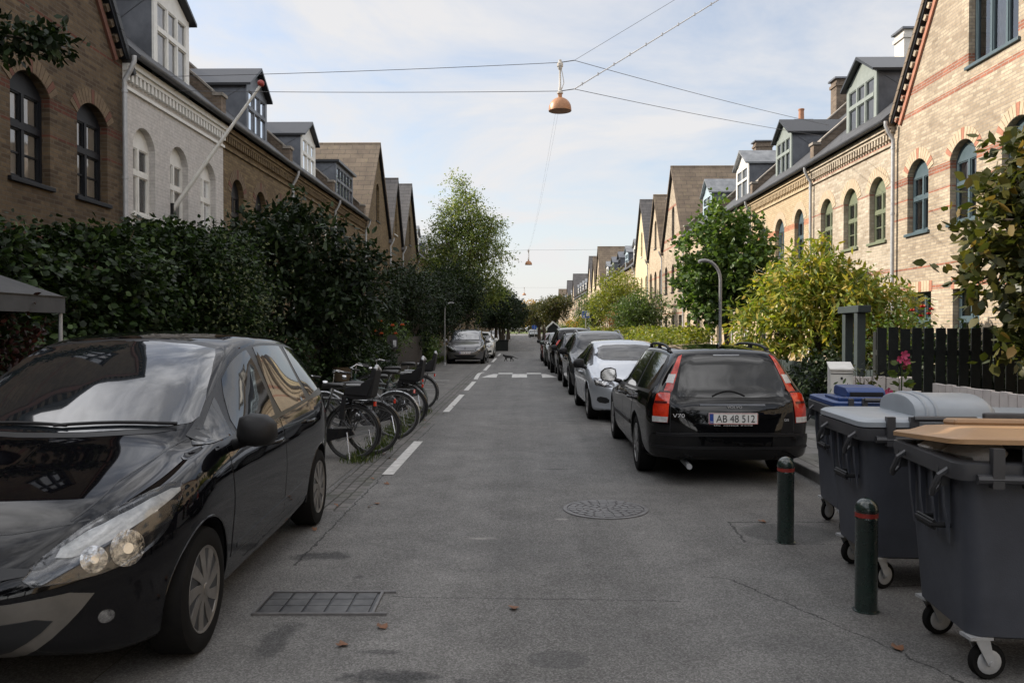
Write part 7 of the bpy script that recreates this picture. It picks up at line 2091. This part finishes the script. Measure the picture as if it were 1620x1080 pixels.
def home_zone():
    t = empty('traffic_sign', (4.7, 61, .1), 0, 'blue rectangular street sign with white pictograms on a grey post', 'sign')
    mb = MB(); mb.tube([(0, .02, 0), (0, .02, 2.9)], .03, 8); mb.build('post', M['galv'], t)
    mb = MB(); mb.box(-.30, .30, -.01, .0, 2.35, 2.90); o = mb.build('panel', M['white_paint'], t)
    mb = MB(); mb.box(-.275, .275, -.016, -.011, 2.375, 2.875); mb.build('blue_field', M['sign_blue'], o)
    mb = MB(); mb.prism([(.02, -.02, 2.5), (.22, -.02, 2.5), (.22, -.02, 2.7), (.12, -.02, 2.82), (.02, -.02, 2.7)], (0, .003, 0)); mb.box(-.22, -.06, -.02, -.017, 2.44, 2.52); mb.box(-.16, -.12, -.02, -.017, 2.56, 2.74); mb.build('pictogram', M['white_paint'], o)
home_zone()
def round_sign():
    t = empty('round_sign', (1.75, 128, 0), 0, 'round blue road sign far away beside the slimmer clipped tree', 'sign')
    mb = MB(); mb.tube([(0, .02, 0), (0, .02, 2.3)], .04, 8); mb.build('post', M['galv'], t)
    mb = MB(); mb.lathe([(0, -.01), (.42, -.01), (.42, .01), (0, .01)], 28, (0, 0, 1.95), 'y'); mb.build('disc', M['sign_blue'], t)
round_sign()
def planter():
    t = empty('planter_box', (-1.75, 60.5, 0), 0, 'black wooden planter box under the first clipped tree', 'planter')
    mb = MB(); mb.box(-.62, .62, -.5, .5, 0, .78); mb.build('box', M['fence_black'], t, bevel=.02)
    mb = MB(); mb.box(-.66, .66, -.54, .54, .782, .83); mb.build('rim', M['fence_black'], t)
planter()
def shed():
    t = empty('bicycle_shed', (2.75, 68, .1), 0, 'tiny dark shed with white edged gable behind the parked row', 'shed')
    mb = MB(); mb.prism([(-.7, 0, 0), (.7, 0, 0), (.7, 0, 1.3), (-.25, 0, 2.0), (-.7, 0, 1.6)], (0, 1.6, 0)); mb.build('wall', M['fence_black'], t)
    mb = MB(); mb.prism([(-.85, -.06, 1.5), (-.25, -.06, 2.06), (.85, -.06, 1.2), (.85, -.06, 1.32), (-.25, -.06, 2.18), (-.85, -.06, 1.62)], (0, 1.7, 0)); mb.build('roof', M['white_paint'], t)
shed()
# ------------------------------------------------------------------ the cat crossing the street
def cat():
    t = empty('cat', (-.78, 41, 0), 0, 'black cat walking across the street towards the shaded side', 'cat')
    V = []; E = []; Rr = []
    def v(p, r, par=None):
        V.append(p); Rr.append(r)
        if par is not None: E.append((par, len(V) - 1))
        return len(V) - 1
    pel = v((.17, 0, .25), .068)
    mid = v((.05, 0, .245), .072, pel); ch = v((-.09, 0, .25), .07, mid); nk = v((-.17, 0, .28), .045, ch); hd = v((-.225, 0, .305), .05, nk); mz = v((-.27, 0, .29), .025, hd)
    for s_ in (-1, 1): v((-.215, .032 * s_, .37), .008, v((-.22, .03 * s_, .345), .018, hd))
    tl = v((.26, 0, .24), .022, pel); tl = v((.35, 0, .19), .019, tl); tl = v((.44, 0, .15), .017, tl); v((.52, 0, .15), .012, tl)
    for s_, st in ((1, .07), (-1, -.06)):
        a = v((-.11, .045 * s_, .19), .034, ch); b = v((-.11 - st * .5, .045 * s_, .11), .021, a); c_ = v((-.10 - st, .045 * s_, .03), .017, b); v((-.13 - st, .045 * s_, .016), .017, c_)
        a = v((.19, .05 * s_, .19), .045, pel); b = v((.15 - st * .4, .05 * s_, .13), .027, a); c_ = v((.215 - st, .05 * s_, .085), .019, b); d = v((.205 - st, .05 * s_, .02), .016, c_); v((.17 - st, .05 * s_, .014), .016, d)
    me = bpy.data.meshes.new('body'); me.from_pydata(V, E, []); o = bpy.data.objects.new('body', me); COL.objects.link(o); o.parent = t
    md = o.modifiers.new('skin', 'SKIN'); sk = me.skin_vertices[0].data
    for i, r in enumerate(Rr): sk[i].radius = (r, r)
    sk[0].use_root = True
    md.use_smooth_shade = True
    o.modifiers.new('sub', 'SUBSURF').render_levels = 2
    me.materials.append(mat('black_fur', (.012, .011, .010), .8))
cat()
